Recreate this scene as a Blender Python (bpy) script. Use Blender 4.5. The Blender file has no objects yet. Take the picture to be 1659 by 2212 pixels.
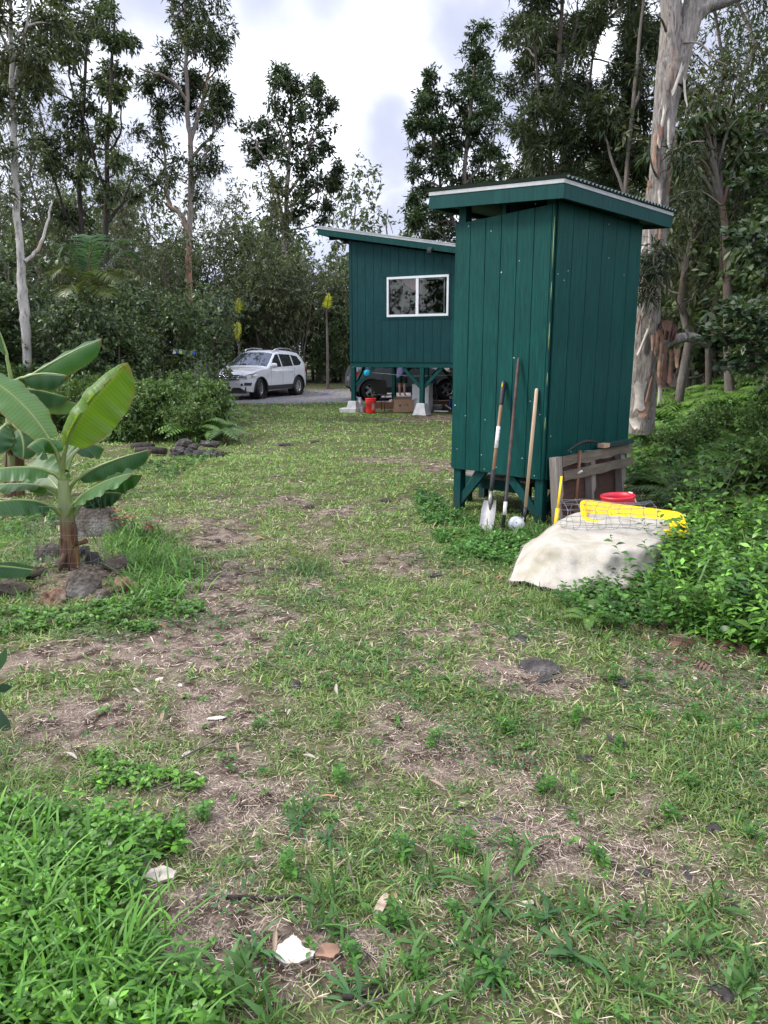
import bpy, bmesh, math, random
import numpy as np
from mathutils import Vector, Matrix

random.seed(7)
rng = np.random.default_rng(11)
S = bpy.context.scene
COL = S.collection
R = math.radians

# ------------------------------------------------------------------ camera
PITCH = R(12.2)
FPX = 1597.0                     # focal length in the planning frame (1659 x 2212)
CAM = Vector((0, 0, 1.6))
cd = bpy.data.cameras.new('camera')
cd.lens = 26.0; cd.sensor_width = 36.0; cd.sensor_fit = 'AUTO'
cd.clip_start = 0.05; cd.clip_end = 2000
cam = bpy.data.objects.new('camera', cd)
cam.location = CAM; cam.rotation_euler = (R(90) - PITCH, 0, 0)
COL.objects.link(cam); S.camera = cam

# ------------------------------------------------------------------ sky, sun, exposure
SUN_EL, SUN_AZ = R(48), R(-96)    # azimuth from +Y towards +X
w = bpy.data.worlds.new('World'); S.world = w; w.use_nodes = True
nt = w.node_tree; nt.nodes.clear()
def wn(t, **k):
    n = nt.nodes.new(t)
    for a, b in k.items(): setattr(n, a, b)
    return n
wo = wn('ShaderNodeOutputWorld'); bg = wn('ShaderNodeBackground')
sky = wn('ShaderNodeTexSky', sky_type='NISHITA'); sky.sun_disc = False
sky.sun_elevation = SUN_EL; sky.sun_rotation = SUN_AZ
tc = wn('ShaderNodeTexCoord')
mp = wn('ShaderNodeMapping'); mp.inputs['Scale'].default_value = (1.0, 1.0, 2.2); mp.inputs['Location'].default_value = (3.1, 1.75, 0.4)
nz = wn('ShaderNodeTexNoise'); nz.inputs['Scale'].default_value = 1.5; nz.inputs['Detail'].default_value = 6; nz.inputs['Roughness'].default_value = 0.5
nt.links.new(tc.outputs['Generated'], mp.inputs['Vector']); nt.links.new(mp.outputs['Vector'], nz.inputs['Vector'])
rp = wn('ShaderNodeValToRGB')
e = rp.color_ramp.elements
e[0].position = 0.40; e[0].color = (4.6, 5.2, 7.8, 1)
e[1].position = 0.56; e[1].color = (15.5, 15.8, 16.6, 1)
m = e.new(0.47); m.color = (7.6, 8.2, 10.8, 1)
nt.links.new(nz.outputs['Fac'], rp.inputs['Fac'])
# soft grey cloud banks at their own places in the sky dome, broken up by the noise
def ray0(px, py):
    a_ = (px - 829.5) / FPX; b_ = -(py - 1106.0) / FPX
    return Vector((a_, math.cos(PITCH) + b_ * math.sin(PITCH), -math.sin(PITCH) + b_ * math.cos(PITCH))).normalized()
nzc = wn('ShaderNodeTexNoise'); nzc.inputs['Scale'].default_value = 3.2; nzc.inputs['Detail'].default_value = 5; nzc.inputs['Roughness'].default_value = 0.55
nt.links.new(tc.outputs['Generated'], nzc.inputs['Vector'])
wsub = wn('ShaderNodeVectorMath', operation='SUBTRACT'); nt.links.new(nzc.outputs['Color'], wsub.inputs[0]); wsub.inputs[1].default_value = (.5, .5, .5)
wscl = wn('ShaderNodeVectorMath', operation='SCALE'); nt.links.new(wsub.outputs[0], wscl.inputs[0]); wscl.inputs['Scale'].default_value = 0.30
wadd = wn('ShaderNodeVectorMath', operation='ADD'); nt.links.new(tc.outputs['Generated'], wadd.inputs[0]); nt.links.new(wscl.outputs[0], wadd.inputs[1])
acc = None
for (bx, by, br, bw_) in ((815, 290, .12, 1.0), (860, 420, .11, 1.0), (560, -30, .18, 1.0), (660, -70, .17, 1.0), (300, 430, .17, 1.0), (120, 300, .17, 1.0), (1070, 40, .13, 1.0), (1000, 130, .10, .9), (1130, 250, .13, 1.0), (1600, 100, .24, 1.0), (1450, 500, .2, 1.0), (300, -40, .17, 1.0), (740, 490, .14, .95), (480, 400, .10, .85), (330, 240, .12, .9), (940, 330, .08, .85)):
    dst = wn('ShaderNodeVectorMath', operation='DISTANCE'); nt.links.new(wadd.outputs[0], dst.inputs[0]); dst.inputs[1].default_value = ray0(bx, by)
    mr = wn('ShaderNodeMapRange', interpolation_type='SMOOTHSTEP'); mr.inputs['From Min'].default_value = br * 1.35; mr.inputs['From Max'].default_value = br * .1; mr.inputs['To Min'].default_value = 0; mr.inputs['To Max'].default_value = bw_
    nt.links.new(dst.outputs['Value'], mr.inputs['Value'])
    if acc is None: acc = mr.outputs[0]
    else:
        mm_ = wn('ShaderNodeMath', operation='MAXIMUM'); nt.links.new(acc, mm_.inputs[0]); nt.links.new(mr.outputs[0], mm_.inputs[1]); acc = mm_.outputs[0]
cgrey = wn('ShaderNodeMixRGB'); cgrey.inputs['Color2'].default_value = (3.7, 3.9, 4.9, 1); nt.links.new(acc, cgrey.inputs['Fac']); nt.links.new(rp.outputs['Color'], cgrey.inputs['Color1'])
mx = wn('ShaderNodeMixRGB'); mx.inputs['Fac'].default_value = 0.93
nt.links.new(sky.outputs['Color'], mx.inputs['Color1']); nt.links.new(cgrey.outputs['Color'], mx.inputs['Color2'])
bg.inputs['Strength'].default_value = 0.08
nt.links.new(mx.outputs['Color'], bg.inputs['Color']); nt.links.new(bg.outputs['Background'], wo.inputs['Surface'])

sd = bpy.data.lights.new('sun', 'SUN'); sd.energy = 1.5; sd.angle = R(14); sd.color = (1.0, 0.96, 0.9)
so = bpy.data.objects.new('sun', sd); COL.objects.link(so)
sdir = Vector((math.sin(SUN_AZ) * math.cos(SUN_EL), math.cos(SUN_AZ) * math.cos(SUN_EL), math.sin(SUN_EL)))
so.rotation_euler = sdir.to_track_quat('Z', 'Y').to_euler()

vs = S.view_settings
S.display_settings.display_device = 'sRGB'
vs.view_transform = 'Standard'; vs.look = 'None'; vs.gamma = 1.0; vs.use_curve_mapping = False
vs.exposure = 1.33
try:
    S.cycles.max_bounces = 6; S.cycles.diffuse_bounces = 3; S.cycles.glossy_bounces = 3
    S.cycles.transmission_bounces = 4; S.cycles.caustics_reflective = False; S.cycles.caustics_refractive = False
    S.cycles.use_denoising = True; S.cycles.use_adaptive_sampling = True; S.cycles.adaptive_threshold = 0.015
except Exception: pass

# ------------------------------------------------------------------ picture-to-place helpers (real 3-D positions)
CP, SP = math.cos(PITCH), math.sin(PITCH)
def ray(px, py):
    a = (px - 829.5) / FPX; b = -(py - 1106.0) / FPX
    return Vector((a, CP + b * SP, -SP + b * CP))
def gp(px, py, h=0.0):
    d = ray(px, py); t = (h - 1.6) / d.z
    return Vector((d.x * t, d.y * t, h))
def pt(px, py, Y):
    d = ray(px, py); t = Y / d.y
    return CAM + d * t
def on_plane(px, py, p, n):
    d = ray(px, py); t = (Vector(p) - CAM).dot(n) / d.dot(n)
    return CAM + d * t

# ------------------------------------------------------------------ value noise in numpy
_lat = np.random.default_rng(5).random((256, 256))
def vnoise(x, y, s, o=3, seed=0):
    x = np.asarray(x, float) * s + 17.3 * seed + 100; y = np.asarray(y, float) * s + 9.1 * seed + 100
    out = 0; amp = 1; tot = 0
    for k in range(o):
        xi = np.floor(x).astype(int); yi = np.floor(y).astype(int); fx = x - xi; fy = y - yi
        fx = fx * fx * (3 - 2 * fx); fy = fy * fy * (3 - 2 * fy)
        a = _lat[xi % 256, yi % 256]; b = _lat[(xi + 1) % 256, yi % 256]; c = _lat[xi % 256, (yi + 1) % 256]; d = _lat[(xi + 1) % 256, (yi + 1) % 256]
        out = out + amp * ((a * (1 - fx) + b * fx) * (1 - fy) + (c * (1 - fx) + d * fx) * fy)
        tot += amp; amp *= 0.5; x = x * 2.03 + 5; y = y * 2.03 + 3
    return out / tot
def sst(a, b, x):
    t = np.clip((np.asarray(x, float) - a) / (b - a), 0, 1); return t * t * (3 - 2 * t)

# ------------------------------------------------------------------ terrain
BK_Y = [-5, 2.5, 3.65, 4.4, 5.2, 6.2, 7.0, 8.5, 10, 14, 20, 40]
BK_X = [3.4, 2.75, 2.05, 1.6, 2.05, 2.5, 2.75, 2.7, 2.6, 3.2, 6, 9]
def bank_d(x, y): return (np.asarray(x, float) - np.interp(y, BK_Y, BK_X)) * 0.85
def hgt(x, y):
    x = np.asarray(x, float); y = np.asarray(y, float)
    d = bank_d(x, y)
    h = 0.95 * sst(0.1, 3.6, d) * (0.8 + 0.4 * vnoise(x, y, 0.6, 2, 3)) + 0.5 * sst(3, 9, d)
    bump = (vnoise(x, y, 1.1, 3, 1) - 0.5) * 0.10 + (vnoise(x, y, 4.5, 2, 2) - 0.5) * 0.035
    r = np.hypot(x, y)
    h = h + bump * sst(0.5, 2.5, r) * (1 - sst(18, 24, y) * (1 - sst(31, 34, y)) * 0.85)
    h = h + 0.09 * sst(0.4, 0.0, np.hypot((x + 2.3) / 2.2, (y - 5.2) / 2.0))
    return h
def hz(x, y): return float(hgt(x, y))

# ------------------------------------------------------------------ object helpers
def tag(o, label=None, cat=None, group=None, kind=None):
    if label: o['label'] = label
    if cat: o['category'] = cat
    if group: o['group'] = group
    if kind: o['kind'] = kind
    return o
def empty(name, loc=(0, 0, 0), rz=0.0, label=None, cat=None, group=None):
    o = bpy.data.objects.new(name, None); o.empty_display_size = 0.1
    o.location = loc; o.rotation_euler = (0, 0, rz); COL.objects.link(o)
    return tag(o, label, cat, group)
def add(name, me, parent=None, loc=None, rot=None, sc=None):
    o = bpy.data.objects.new(name, me); COL.objects.link(o)
    if parent is not None: o.parent = parent
    if loc is not None: o.location = loc
    if rot is not None: o.rotation_euler = rot
    if sc is not None: o.scale = sc if hasattr(sc, '__len__') else (sc, sc, sc)
    return o
def copy_tree(o, parent=None):
    c = o.copy(); COL.objects.link(c)
    if parent is not None: c.parent = parent
    for ch in list(o.children): copy_tree(ch, c)
    return c
def np_mesh(name, V, Fs, mat=None, col=None, smooth=False):
    me = bpy.data.meshes.new(name)
    V = np.asarray(V, np.float32); Fs = [np.asarray(f, np.int32) for f in Fs if len(f)]
    nl = sum(f.size for f in Fs); npoly = sum(len(f) for f in Fs)
    me.vertices.add(len(V)); me.vertices.foreach_set('co', V.ravel())
    me.loops.add(nl); me.loops.foreach_set('vertex_index', np.concatenate([f.ravel() for f in Fs]))
    tot = np.concatenate([np.full(len(f), f.shape[1], np.int32) for f in Fs])
    st = np.concatenate([[0], np.cumsum(tot)[:-1]]).astype(np.int32)
    me.polygons.add(npoly); me.polygons.foreach_set('loop_start', st)
    if smooth: me.polygons.foreach_set('use_smooth', np.ones(npoly, bool))
    if col is not None:
        c4 = np.ones((len(V), 4), np.float32); c4[:, :3] = col
        a = me.color_attributes.new('col', 'FLOAT_COLOR', 'POINT'); a.data.foreach_set('color', c4.ravel())
    me.update(calc_edges=True)
    if mat: me.materials.append(mat)
    return me

class B:
    """collects shapes and links them as ONE mesh object"""
    def __init__(s): s.bm = bmesh.new()
    def box(s, c, size, rot=None, bev=0.0):
        r = bmesh.ops.create_cube(s.bm, size=1.0); vs_ = r['verts']
        M = Matrix.Translation(Vector(c)) @ (rot.to_4x4() if rot else Matrix()) @ Matrix.Diagonal((*size, 1))
        bmesh.ops.transform(s.bm, matrix=M, verts=vs_)
        if bev > 0:
            es = list({e_ for v in vs_ for e_ in v.link_edges})
            bmesh.ops.bevel(s.bm, geom=es, offset=bev, segments=1, affect='EDGES', profile=0.5)
        return s
    def bar(s, p0, p1, w_, d_, up=(0, 0, 1), bev=0.0):
        p0 = Vector(p0); p1 = Vector(p1); z = (p1 - p0); L = z.length; z.normalize()
        u = Vector(up)
        if abs(z.dot(u)) > 0.98: u = Vector((1, 0, 0))
        x = u.cross(z).normalized(); y = z.cross(x)
        M = Matrix((x, y, z)).transposed()
        return s.box((p0 + p1) / 2, (w_, d_, L), M, bev)
    def tube(s, path, rad, n=8, caps=True):
        path = [Vector(p) for p in path]
        if not hasattr(rad, '__len__'): rad = [rad] * len(path)
        rings = []; px = None
        for i, p in enumerate(path):
            t = (path[min(i + 1, len(path) - 1)] - path[max(i - 1, 0)]).normalized()
            if px is None: px = Vector((1, 0, 0)) if abs(t.x) < 0.8 else Vector((0, 1, 0))
            px = (px - t * px.dot(t)).normalized(); py = t.cross(px)
            rings.append([s.bm.verts.new(p + (px * math.cos(2 * math.pi * k / n) + py * math.sin(2 * math.pi * k / n)) * rad[i]) for k in range(n)])
        for a, b in zip(rings, rings[1:]):
            for k in range(n): s.bm.faces.new((a[k], a[(k + 1) % n], b[(k + 1) % n], b[k])).smooth = True
        if caps and n > 2:
            s.bm.faces.new(rings[0][::-1]); s.bm.faces.new(rings[-1])
        return s
    def lathe(s, prof, n=20, M=None, smooth=True):
        rings = []
        for r_, z_ in prof:
            if r_ < 1e-6: rings.append([s.bm.verts.new((0, 0, z_))])
            else: rings.append([s.bm.verts.new((r_ * math.cos(2 * math.pi * k / n), r_ * math.sin(2 * math.pi * k / n), z_)) for k in range(n)])
        for a, b in zip(rings, rings[1:]):
            for k in range(n):
                j = (k + 1) % n
                if len(a) == 1 and len(b) == 1: continue
                if len(a) == 1: f = s.bm.faces.new((a[0], b[j], b[k]))
                elif len(b) == 1: f = s.bm.faces.new((a[k], a[j], b[0]))
                else: f = s.bm.faces.new((a[k], a[j], b[j], b[k]))
                f.smooth = smooth
        if M is not None: bmesh.ops.transform(s.bm, matrix=M, verts=[v for r_ in rings for v in r_])
        return s
    def prism(s, pts, ex):
        ex = Vector(ex)
        a = [s.bm.verts.new(p) for p in pts]; b = [s.bm.verts.new(Vector(p) + ex) for p in pts]
        n = len(pts); fs = [s.bm.faces.new(a[::-1]), s.bm.faces.new(b)]
        for i in range(n): fs.append(s.bm.faces.new((a[i], a[(i + 1) % n], b[(i + 1) % n], b[i])))
        bmesh.ops.recalc_face_normals(s.bm, faces=fs)
        return s
    def face(s, pts, smooth=False):
        f = s.bm.faces.new([s.bm.verts.new(p) for p in pts]); f.smooth = smooth; return s
    def grid(s, rows, smooth=True, closed=False):
        vs_ = [[s.bm.verts.new(p) for p in r_] for r_ in rows]
        for a, b in zip(vs_, vs_[1:]):
            m_ = len(a)
            for k in range(m_ if closed else m_ - 1):
                s.bm.faces.new((a[k], a[(k + 1) % m_], b[(k + 1) % m_], b[k])).smooth = smooth
        return s
    def mesh(s, name, mat):
        me = bpy.data.meshes.new(name); s.bm.normal_update(); s.bm.to_mesh(me); s.bm.free()
        if mat: me.materials.append(mat)
        return me
    def obj(s, name, mat, parent=None, **k):
        return add(name, s.mesh(name, mat), parent, **k)

# ------------------------------------------------------------------ materials
class NT:
    def __init__(s, name):
        s.m = bpy.data.materials.new(name); s.m.use_nodes = True; s.t = s.m.node_tree
        s.p = s.t.nodes['Principled BSDF']; s.out = s.t.nodes['Material Output']
    def n(s, t, **k):
        x = s.t.nodes.new(t)
        for a, b in k.items():
            if a.startswith('_'): x.inputs[a[1:].replace('_', ' ')].default_value = b
            else: setattr(x, a, b)
        return x
    def l(s, a, b): s.t.links.new(a, b); return s
    def coords(s, sc=(1, 1, 1), kind='Object'):
        c = s.n('ShaderNodeTexCoord'); mpp = s.n('ShaderNodeMapping'); mpp.inputs['Scale'].default_value = sc
        s.l(c.outputs[kind], mpp.inputs['Vector']); return mpp.outputs['Vector']
    def noise(s, vec, scale, detail=4, rough=0.6, dist=0):
        x = s.n('ShaderNodeTexNoise'); x.inputs['Scale'].default_value = scale; x.inputs['Detail'].default_value = detail
        x.inputs['Roughness'].default_value = rough; x.inputs['Distortion'].default_value = dist
        if vec is not None: s.l(vec, x.inputs['Vector'])
        return x.outputs['Fac']
    def ramp(s, fac, stops):
        x = s.n('ShaderNodeValToRGB'); el = x.color_ramp.elements
        while len(el) > 1: el.remove(el[-1])
        for i, (p, c) in enumerate(stops):
            q = el[0] if i == 0 else el.new(p)
            q.position = p; q.color = (*c, 1) if hasattr(c, '__len__') else (c, c, c, 1)
        s.l(fac, x.inputs['Fac']); return x.outputs['Color']
    def mix(s, fac, a, b, mode='MIX'):
        x = s.n('ShaderNodeMixRGB', blend_type=mode)
        for i, v in (('Fac', fac), ('Color1', a), ('Color2', b)):
            if isinstance(v, (int, float)): x.inputs[i].default_value = v if i == 'Fac' else (v, v, v, 1)
            elif isinstance(v, tuple): x.inputs[i].default_value = (*v, 1)
            else: s.l(v, x.inputs[i])
        return x.outputs['Color']
    def bump(s, h, st=0.3, d=0.01):
        x = s.n('ShaderNodeBump'); x.inputs['Strength'].default_value = st; x.inputs['Distance'].default_value = d
        s.l(h, x.inputs['Height']); s.l(x.outputs['Normal'], s.p.inputs['Normal']); return s
    def base(s, c):
        if isinstance(c, tuple): s.p.inputs['Base Color'].default_value = (*c, 1)
        else: s.l(c, s.p.inputs['Base Color'])
        return s
    def pr(s, **k):
        for a, b in k.items(): s.p.inputs[a.replace('_', ' ')].default_value = b
        return s

def plain(name, c, rough=0.6, metal=0.0, var=0.18, scale=9.0, bump=0.08):
    t = NT(name); v = t.coords(); f = t.noise(v, scale, 5)
    lo = tuple(x * (1 - var) for x in c); hi = tuple(min(1, x * (1 + var)) for x in c)
    t.base(t.ramp(f, [(0.3, lo), (0.7, hi)])).pr(Roughness=rough, Metallic=metal)
    if bump: t.bump(t.noise(v, scale * 6, 3), bump, 0.003)
    return t.m
def leafmat(name, rough=0.45, trans=0.3, spec=0.4):
    t = NT(name); a = t.n('ShaderNodeAttribute', attribute_name='col'); c = a.outputs['Color']
    t.base(c).pr(Roughness=rough); t.p.inputs['Specular IOR Level'].default_value = spec
    tr = t.n('ShaderNodeBsdfTranslucent'); g = t.n('ShaderNodeGamma'); g.inputs['Gamma'].default_value = 0.85
    t.l(c, g.inputs['Color']); t.l(t.mix(1.0, g.outputs['Color'], (1.1, 1.15, 0.55), 'MULTIPLY'), tr.inputs['Color'])
    mxs = t.n('ShaderNodeMixShader'); mxs.inputs['Fac'].default_value = trans
    t.l(t.p.outputs['BSDF'], mxs.inputs[1]); t.l(tr.outputs['BSDF'], mxs.inputs[2]); t.l(mxs.outputs['Shader'], t.out.inputs['Surface'])
    return t.m
def greenpaint(name, c, chips=True, grain=1.0):
    t = NT(name); v = t.coords((16, 16, 1.1)); v1 = t.coords((1, 1, 1))
    g = t.noise(v, 2.2, 8, 0.65, 1.6); big = t.noise(v1, 1.3, 3)
    lo = tuple(x * 0.58 for x in c); hi = tuple(x * 1.55 + .002 for x in c)
    col = t.mix(t.ramp(big, [(0.3, 0.0), (0.8, 0.5)]), t.ramp(g, [(0.32, lo), (0.5, c), (0.72, hi)]), tuple(x * 0.85 for x in c))
    if chips:
        vo = t.n('ShaderNodeTexVoronoi'); vo.inputs['Scale'].default_value = 4.6; t.l(t.coords((1, 1, 1)), vo.inputs['Vector'])
        ed = t.noise(v1, 60, 2)
        dd = t.n('ShaderNodeMath', operation='ADD'); t.l(vo.outputs['Distance'], dd.inputs[0])
        mm = t.n('ShaderNodeMath', operation='MULTIPLY'); t.l(ed, mm.inputs[0]); mm.inputs[1].default_value = 0.05; t.l(mm.outputs[0], dd.inputs[1])
        col = t.mix(t.ramp(dd.outputs[0], [(0.0, 1.0), (0.048, 1.0), (0.052, 0.0)]), col, (0.55, 0.58, 0.5))
    tc_ = t.n('ShaderNodeTexCoord'); sx_ = t.n('ShaderNodeSeparateXYZ'); t.l(tc_.outputs['Object'], sx_.inputs['Vector'])
    mud = t.n('ShaderNodeMath', operation='MULTIPLY_ADD'); t.l(t.noise(v1, 11, 5, .7), mud.inputs[0]); mud.inputs[1].default_value = .9; mud.inputs[2].default_value = -0.22; dv = t.n('ShaderNodeMath', operation='SUBTRACT'); t.l(mud.outputs[0], dv.inputs[0]); t.l(sx_.outputs['Z'], dv.inputs[1])
    col = t.mix(t.ramp(dv.outputs[0], [(0.0, 0.0), (.35, .5)]), col, (.05, .042, .03))
    fade = t.noise(t.coords((1.1, 1.1, .35)), 2.6, 5, .6, .6); col = t.mix(t.ramp(fade, [(.5, 0.0), (.8, .35)]), col, tuple(x * 1.7 + .008 for x in c))
    t.base(col).pr(Roughness=0.6); t.p.inputs['Specular IOR Level'].default_value = 0.15
    t.bump(g, 0.35 * grain, 0.006)
    return t.m
def oldwood(name, a, b, rough=0.8, sc=(14, 14, 1.2)):
    t = NT(name); g = t.noise(t.coords(sc), 2.5, 8, 0.7, 0.8); k = t.noise(t.coords(), 2.0, 4)
    t.base(t.mix(t.ramp(k, [(0.35, 0.0), (0.7, 0.55)]), t.ramp(g, [(0.3, a), (0.7, b)]), tuple(x * 0.55 for x in a))).pr(Roughness=rough)
    t.bump(g, 0.5, 0.005); return t.m
def glassmat(name, tint=(0.02, 0.025, 0.028), rough=0.02):
    t = NT(name); t.base(tint).pr(Roughness=rough); t.p.inputs['Specular IOR Level'].default_value = 1.0
    t.p.inputs['IOR'].default_value = 1.6; t.p.inputs['Coat Weight'].default_value = 0.6; t.p.inputs['Coat Roughness'].default_value = 0.02
    return t.m

M_green = greenpaint('shed_green_paint', (0.0008, 0.046, 0.040))
M_green2 = greenpaint('house_green_paint', (0.0025, 0.037, 0.039), chips=False)
M_greentrim = greenpaint('green_trim_paint', (0.003, 0.044, 0.041), chips=False, grain=0.4)
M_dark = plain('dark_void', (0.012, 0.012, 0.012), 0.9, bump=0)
M_white = plain('white_paint', (0.62, 0.63, 0.64), 0.4, var=0.05)
M_metalroof = plain('green_metal_roofing', (0.055, 0.085, 0.075), 0.4, 0.3, var=0.2)
M_greywood = oldwood('weathered_wood', (0.12, 0.10, 0.085), (0.30, 0.27, 0.24))
M_handle = oldwood('worn_wooden_handle', (0.16, 0.085, 0.045), (0.30, 0.18, 0.10), 0.6)
M_palewood = oldwood('new_wooden_handle', (0.52, 0.36, 0.24), (0.66, 0.48, 0.34), 0.5)
M_black = plain('black_plastic', (0.015, 0.015, 0.016), 0.45, var=0.3)
M_rubber = plain('black_rubber', (0.014, 0.014, 0.014), 0.8, var=0.2)
M_steel = plain('dull_steel', (0.30, 0.29, 0.28), 0.45, 0.75, var=0.35, scale=5)
M_rust = plain('rusty_iron', (0.075, 0.05, 0.042), 0.6, 0.5, var=0.5, scale=14, bump=0.3)
M_concrete = plain('concrete', (0.40, 0.40, 0.39), 0.85, var=0.22, scale=7, bump=0.4)
M_red = plain('red_plastic', (0.62, 0.02, 0.03), 0.4, var=0.1)
M_orangered = plain('bright_red_plastic', (0.75, 0.03, 0.02), 0.4, var=0.08)
M_yellow = plain('yellow_plastic', (0.80, 0.52, 0.0), 0.42, var=0.08)
M_wire = plain('galvanised_wire', (0.22, 0.24, 0.27), 0.45, 0.6, var=0.2)
# ================================================================== SHED
NX, NY, SA = 1.487, 6.78, R(46)
shed = empty('shed', (NX, NY, 0), SA, 'tall narrow dark green wooden shed on short posts with a corrugated shed roof', 'shed')
SW, SD, SZ0 = 1.09, 1.62, 0.44
def shw(x, y, z=0):     # shed frame -> place
    c, s = math.cos(SA), math.sin(SA); return Vector((NX + x * c - y * s, NY + x * s + y * c, z))
def ftop(y): return 2.85 - 0.05 * y / SW
# front wall (plane x = 0), six grooved boards; the wall part is the backing sheet
fw = B(); fw.prism([(0.001, 0.005, SZ0 + .01), (0.001, SW - .005, SZ0 + .01), (0.001, SW - .005, ftop(SW) - .01), (0.001, .005, ftop(0) - .01)], (0.012, 0, 0))
fwall = fw.obj('wall', M_dark, shed)
n = 6; pw = (SW - 0.03) / n
for i in range(n):
    y0 = 0.03 + i * pw + 0.0035; y1 = 0.03 + (i + 1) * pw - 0.0035
    d = random.uniform(-.001, .001); zb = SZ0 + random.uniform(-.004, .004)
    B().prism([(-.015 + d, y0, zb), (-.015 + d, y1, zb), (-.015 + d, y1, ftop(y1)), (-.015 + d, y0, ftop(y0))], (0.0155 - d, 0, 0)).obj('plank', M_green, fwall)
B().box((-.008, .0135, (SZ0 + ftop(0)) / 2), (.028, .024, ftop(0) - SZ0), bev=.003).obj('corner_trim', M_green, shed)
# right wall (plane y = 0)
rw = B(); rw.prism([(0.03, 0.001, SZ0 + .01), (SD - .005, 0.001, SZ0 + .01), (SD - .005, .001, 2.86), (0.03, .001, 2.86)], (0, .012, 0))
rwall = rw.obj('wall', M_dark, shed)
pw = SD / 6
for i in range(6):
    x0 = i * pw + .004 + (0.012 if i == 0 else 0); x1 = (i + 1) * pw - .004
    zb = SZ0 + random.uniform(-.004, .004) + .0
    B().box(((x0 + x1) / 2, -.0075, (zb + 2.87) / 2), (x1 - x0, .0155, 2.87 - zb)).obj('plank', M_green, rwall)
# nail heads, paint worn off the corner
nb_ = B(); nrs = random.Random(8)
for i in range(7):
    for z_ in (.47, .62, 1.05, 1.5, 1.95, 2.4, 2.78):
        if nrs.random() < .34: nb_.box((-.0165, .05 + i * .168 + nrs.uniform(-.05, .05), z_ + nrs.uniform(-.12, .12) * (z_ > .5)), (.003, nrs.uniform(.006, .012), nrs.uniform(.006, .013)), Matrix.Rotation(nrs.uniform(0, 3), 3, 'X'))
for i in range(9):
    for z_ in (.5, 1.0, 1.7, 2.3):
        if nrs.random() < .22: nb_.box((.06 + i * .18 + nrs.uniform(-.05, .05), -.0165, z_ + nrs.uniform(-.2, .2)), (nrs.uniform(.005, .009), .003, nrs.uniform(.006, .011)))
nb_.obj('nail_heads', plain('nail_putty', (.42, .46, .40), .7, var=.3), shed)['kind'] = 'stuff'
ce = B()
for (z0, z1) in ((2.32, 2.74), (2.05, 2.2), (1.62, 1.86), (1.3, 1.42), (.9, 1.02)): ce.prism([(-.0225, .0015, z0), (-.0225, .006, (z0 + z1) / 2), (-.0225, .003, z1), (-.0225, .0005, z1)], (.002, 0, 0))
ce.obj('worn_edge', plain('bare_yellow_edge', (.28, .33, .10), .8, var=.3), shed)
# far walls
bw = B(); bw.box((SD + .006, SW / 2, (SZ0 + 2.72) / 2), (.016, SW, 2.72 - SZ0)); bw.obj('wall', M_green, shed)
lw = B(); lw.box((SD / 2, SW + .007, (SZ0 + 2.78) / 2), (SD, .016, 2.78 - SZ0)); lw.obj('wall', M_green, shed)
B().box((SD / 2, SW / 2, SZ0 + .03), (SD - .04, SW - .04, .05)).obj('floor', M_greywood, shed)
for (x, y, zt) in ((.055, SW - .055, 2.99), (.055, .06, 2.92), (SD - .06, .06, 2.9), (SD - .06, SW - .06, 2.97)):
    B().box((x, y, (zt - .1) / 2), (.09, .09, zt + .1), bev=.004).obj('post', M_greentrim, shed)
B().box((.05, .56, 2.9), (.06, .04, .15)).obj('stud', M_greentrim, shed)
for (a, b) in (((.05, 1.03, .08), (.05, .70, .47)), ((.05, .10, .10), (.05, .46, .47)), ((.10, SW - .06, .10), (.5, SW - .06, .47)), ((.12, .06, .10), (.5, .06, .47))):
    B().bar(a, b, .085, .04, up=(1, 0, 0) if a[0] == b[0] else (0, 1, 0), bev=.003).obj('brace', M_greentrim, shed)
M_drip = plain('grey_white_flashing', (.38, .39, .39), .45, var=.15)
# roof
RX0, RX1, RY0, RY1 = -.155, 1.99, -.155, 1.315
def rz(y): return 3.007 + (y - RY0) * 0.0633
tf = 0.118; tw = 0.036
def fas(p, q, name, z0, z1, th, mat, off):
    a = Vector((p[0], p[1], 0)); b = Vector((q[0], q[1], 0)); d = (b - a).normalized(); nn = Vector((d.y, -d.x, 0))
    pts = [a + Vector((0, 0, rz(p[1]) + z0)) + nn * off, b + Vector((0, 0, rz(q[1]) + z0)) + nn * off, b + Vector((0, 0, rz(q[1]) + z1)) + nn * off, a + Vector((0, 0, rz(p[1]) + z1)) + nn * off]
    return B().prism(pts, -nn * th).obj(name, mat, shed)
fas((RX0, RY1), (RX0, RY0 + .034), 'fascia', -tw - tf, -tw, .034, M_greentrim, 0)
fas((RX0, RY0), (RX1, RY0), 'fascia', -tw - tf, -tw, .034, M_greentrim, 0)
fas((RX1, RY0 + .034), (RX1, RY1), 'fascia', -tw - tf, -tw, .034, M_greentrim, 0)
fas((RX1 - .034, RY1), (RX0 + .034, RY1), 'fascia', -tw - tf, -tw, .034, M_greentrim, 0)
fas((RX0, RY1), (RX0, RY0 + .004), 'drip_edge', -tw + .001, -.003, .03, M_drip, .006)
fas((RX0 - .005, RY0), (RX1, RY0), 'drip_edge', -tw + .001, -.003, .03, M_drip, .006)
B().box((RX0 + .018, RY0 + .016, rz(RY0) - tw - tf / 2), (.030, .0025, tf - .004)).obj('board_end', M_handle, shed)
so_ = B(); so_.prism([(RX0 + .04, RY0 + .04, rz(RY0) - .115), (RX1 - .04, RY0 + .04, rz(RY0) - .115), (RX1 - .04, RY1 - .04, rz(RY1) - .115), (RX0 + .04, RY1 - .04, rz(RY1) - .115)], (0, 0, .02))
so_.obj('soffit', M_greentrim, shed)
xs = np.arange(RX0 - .03, RX1 + .03, .0085)
rows = []
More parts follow.
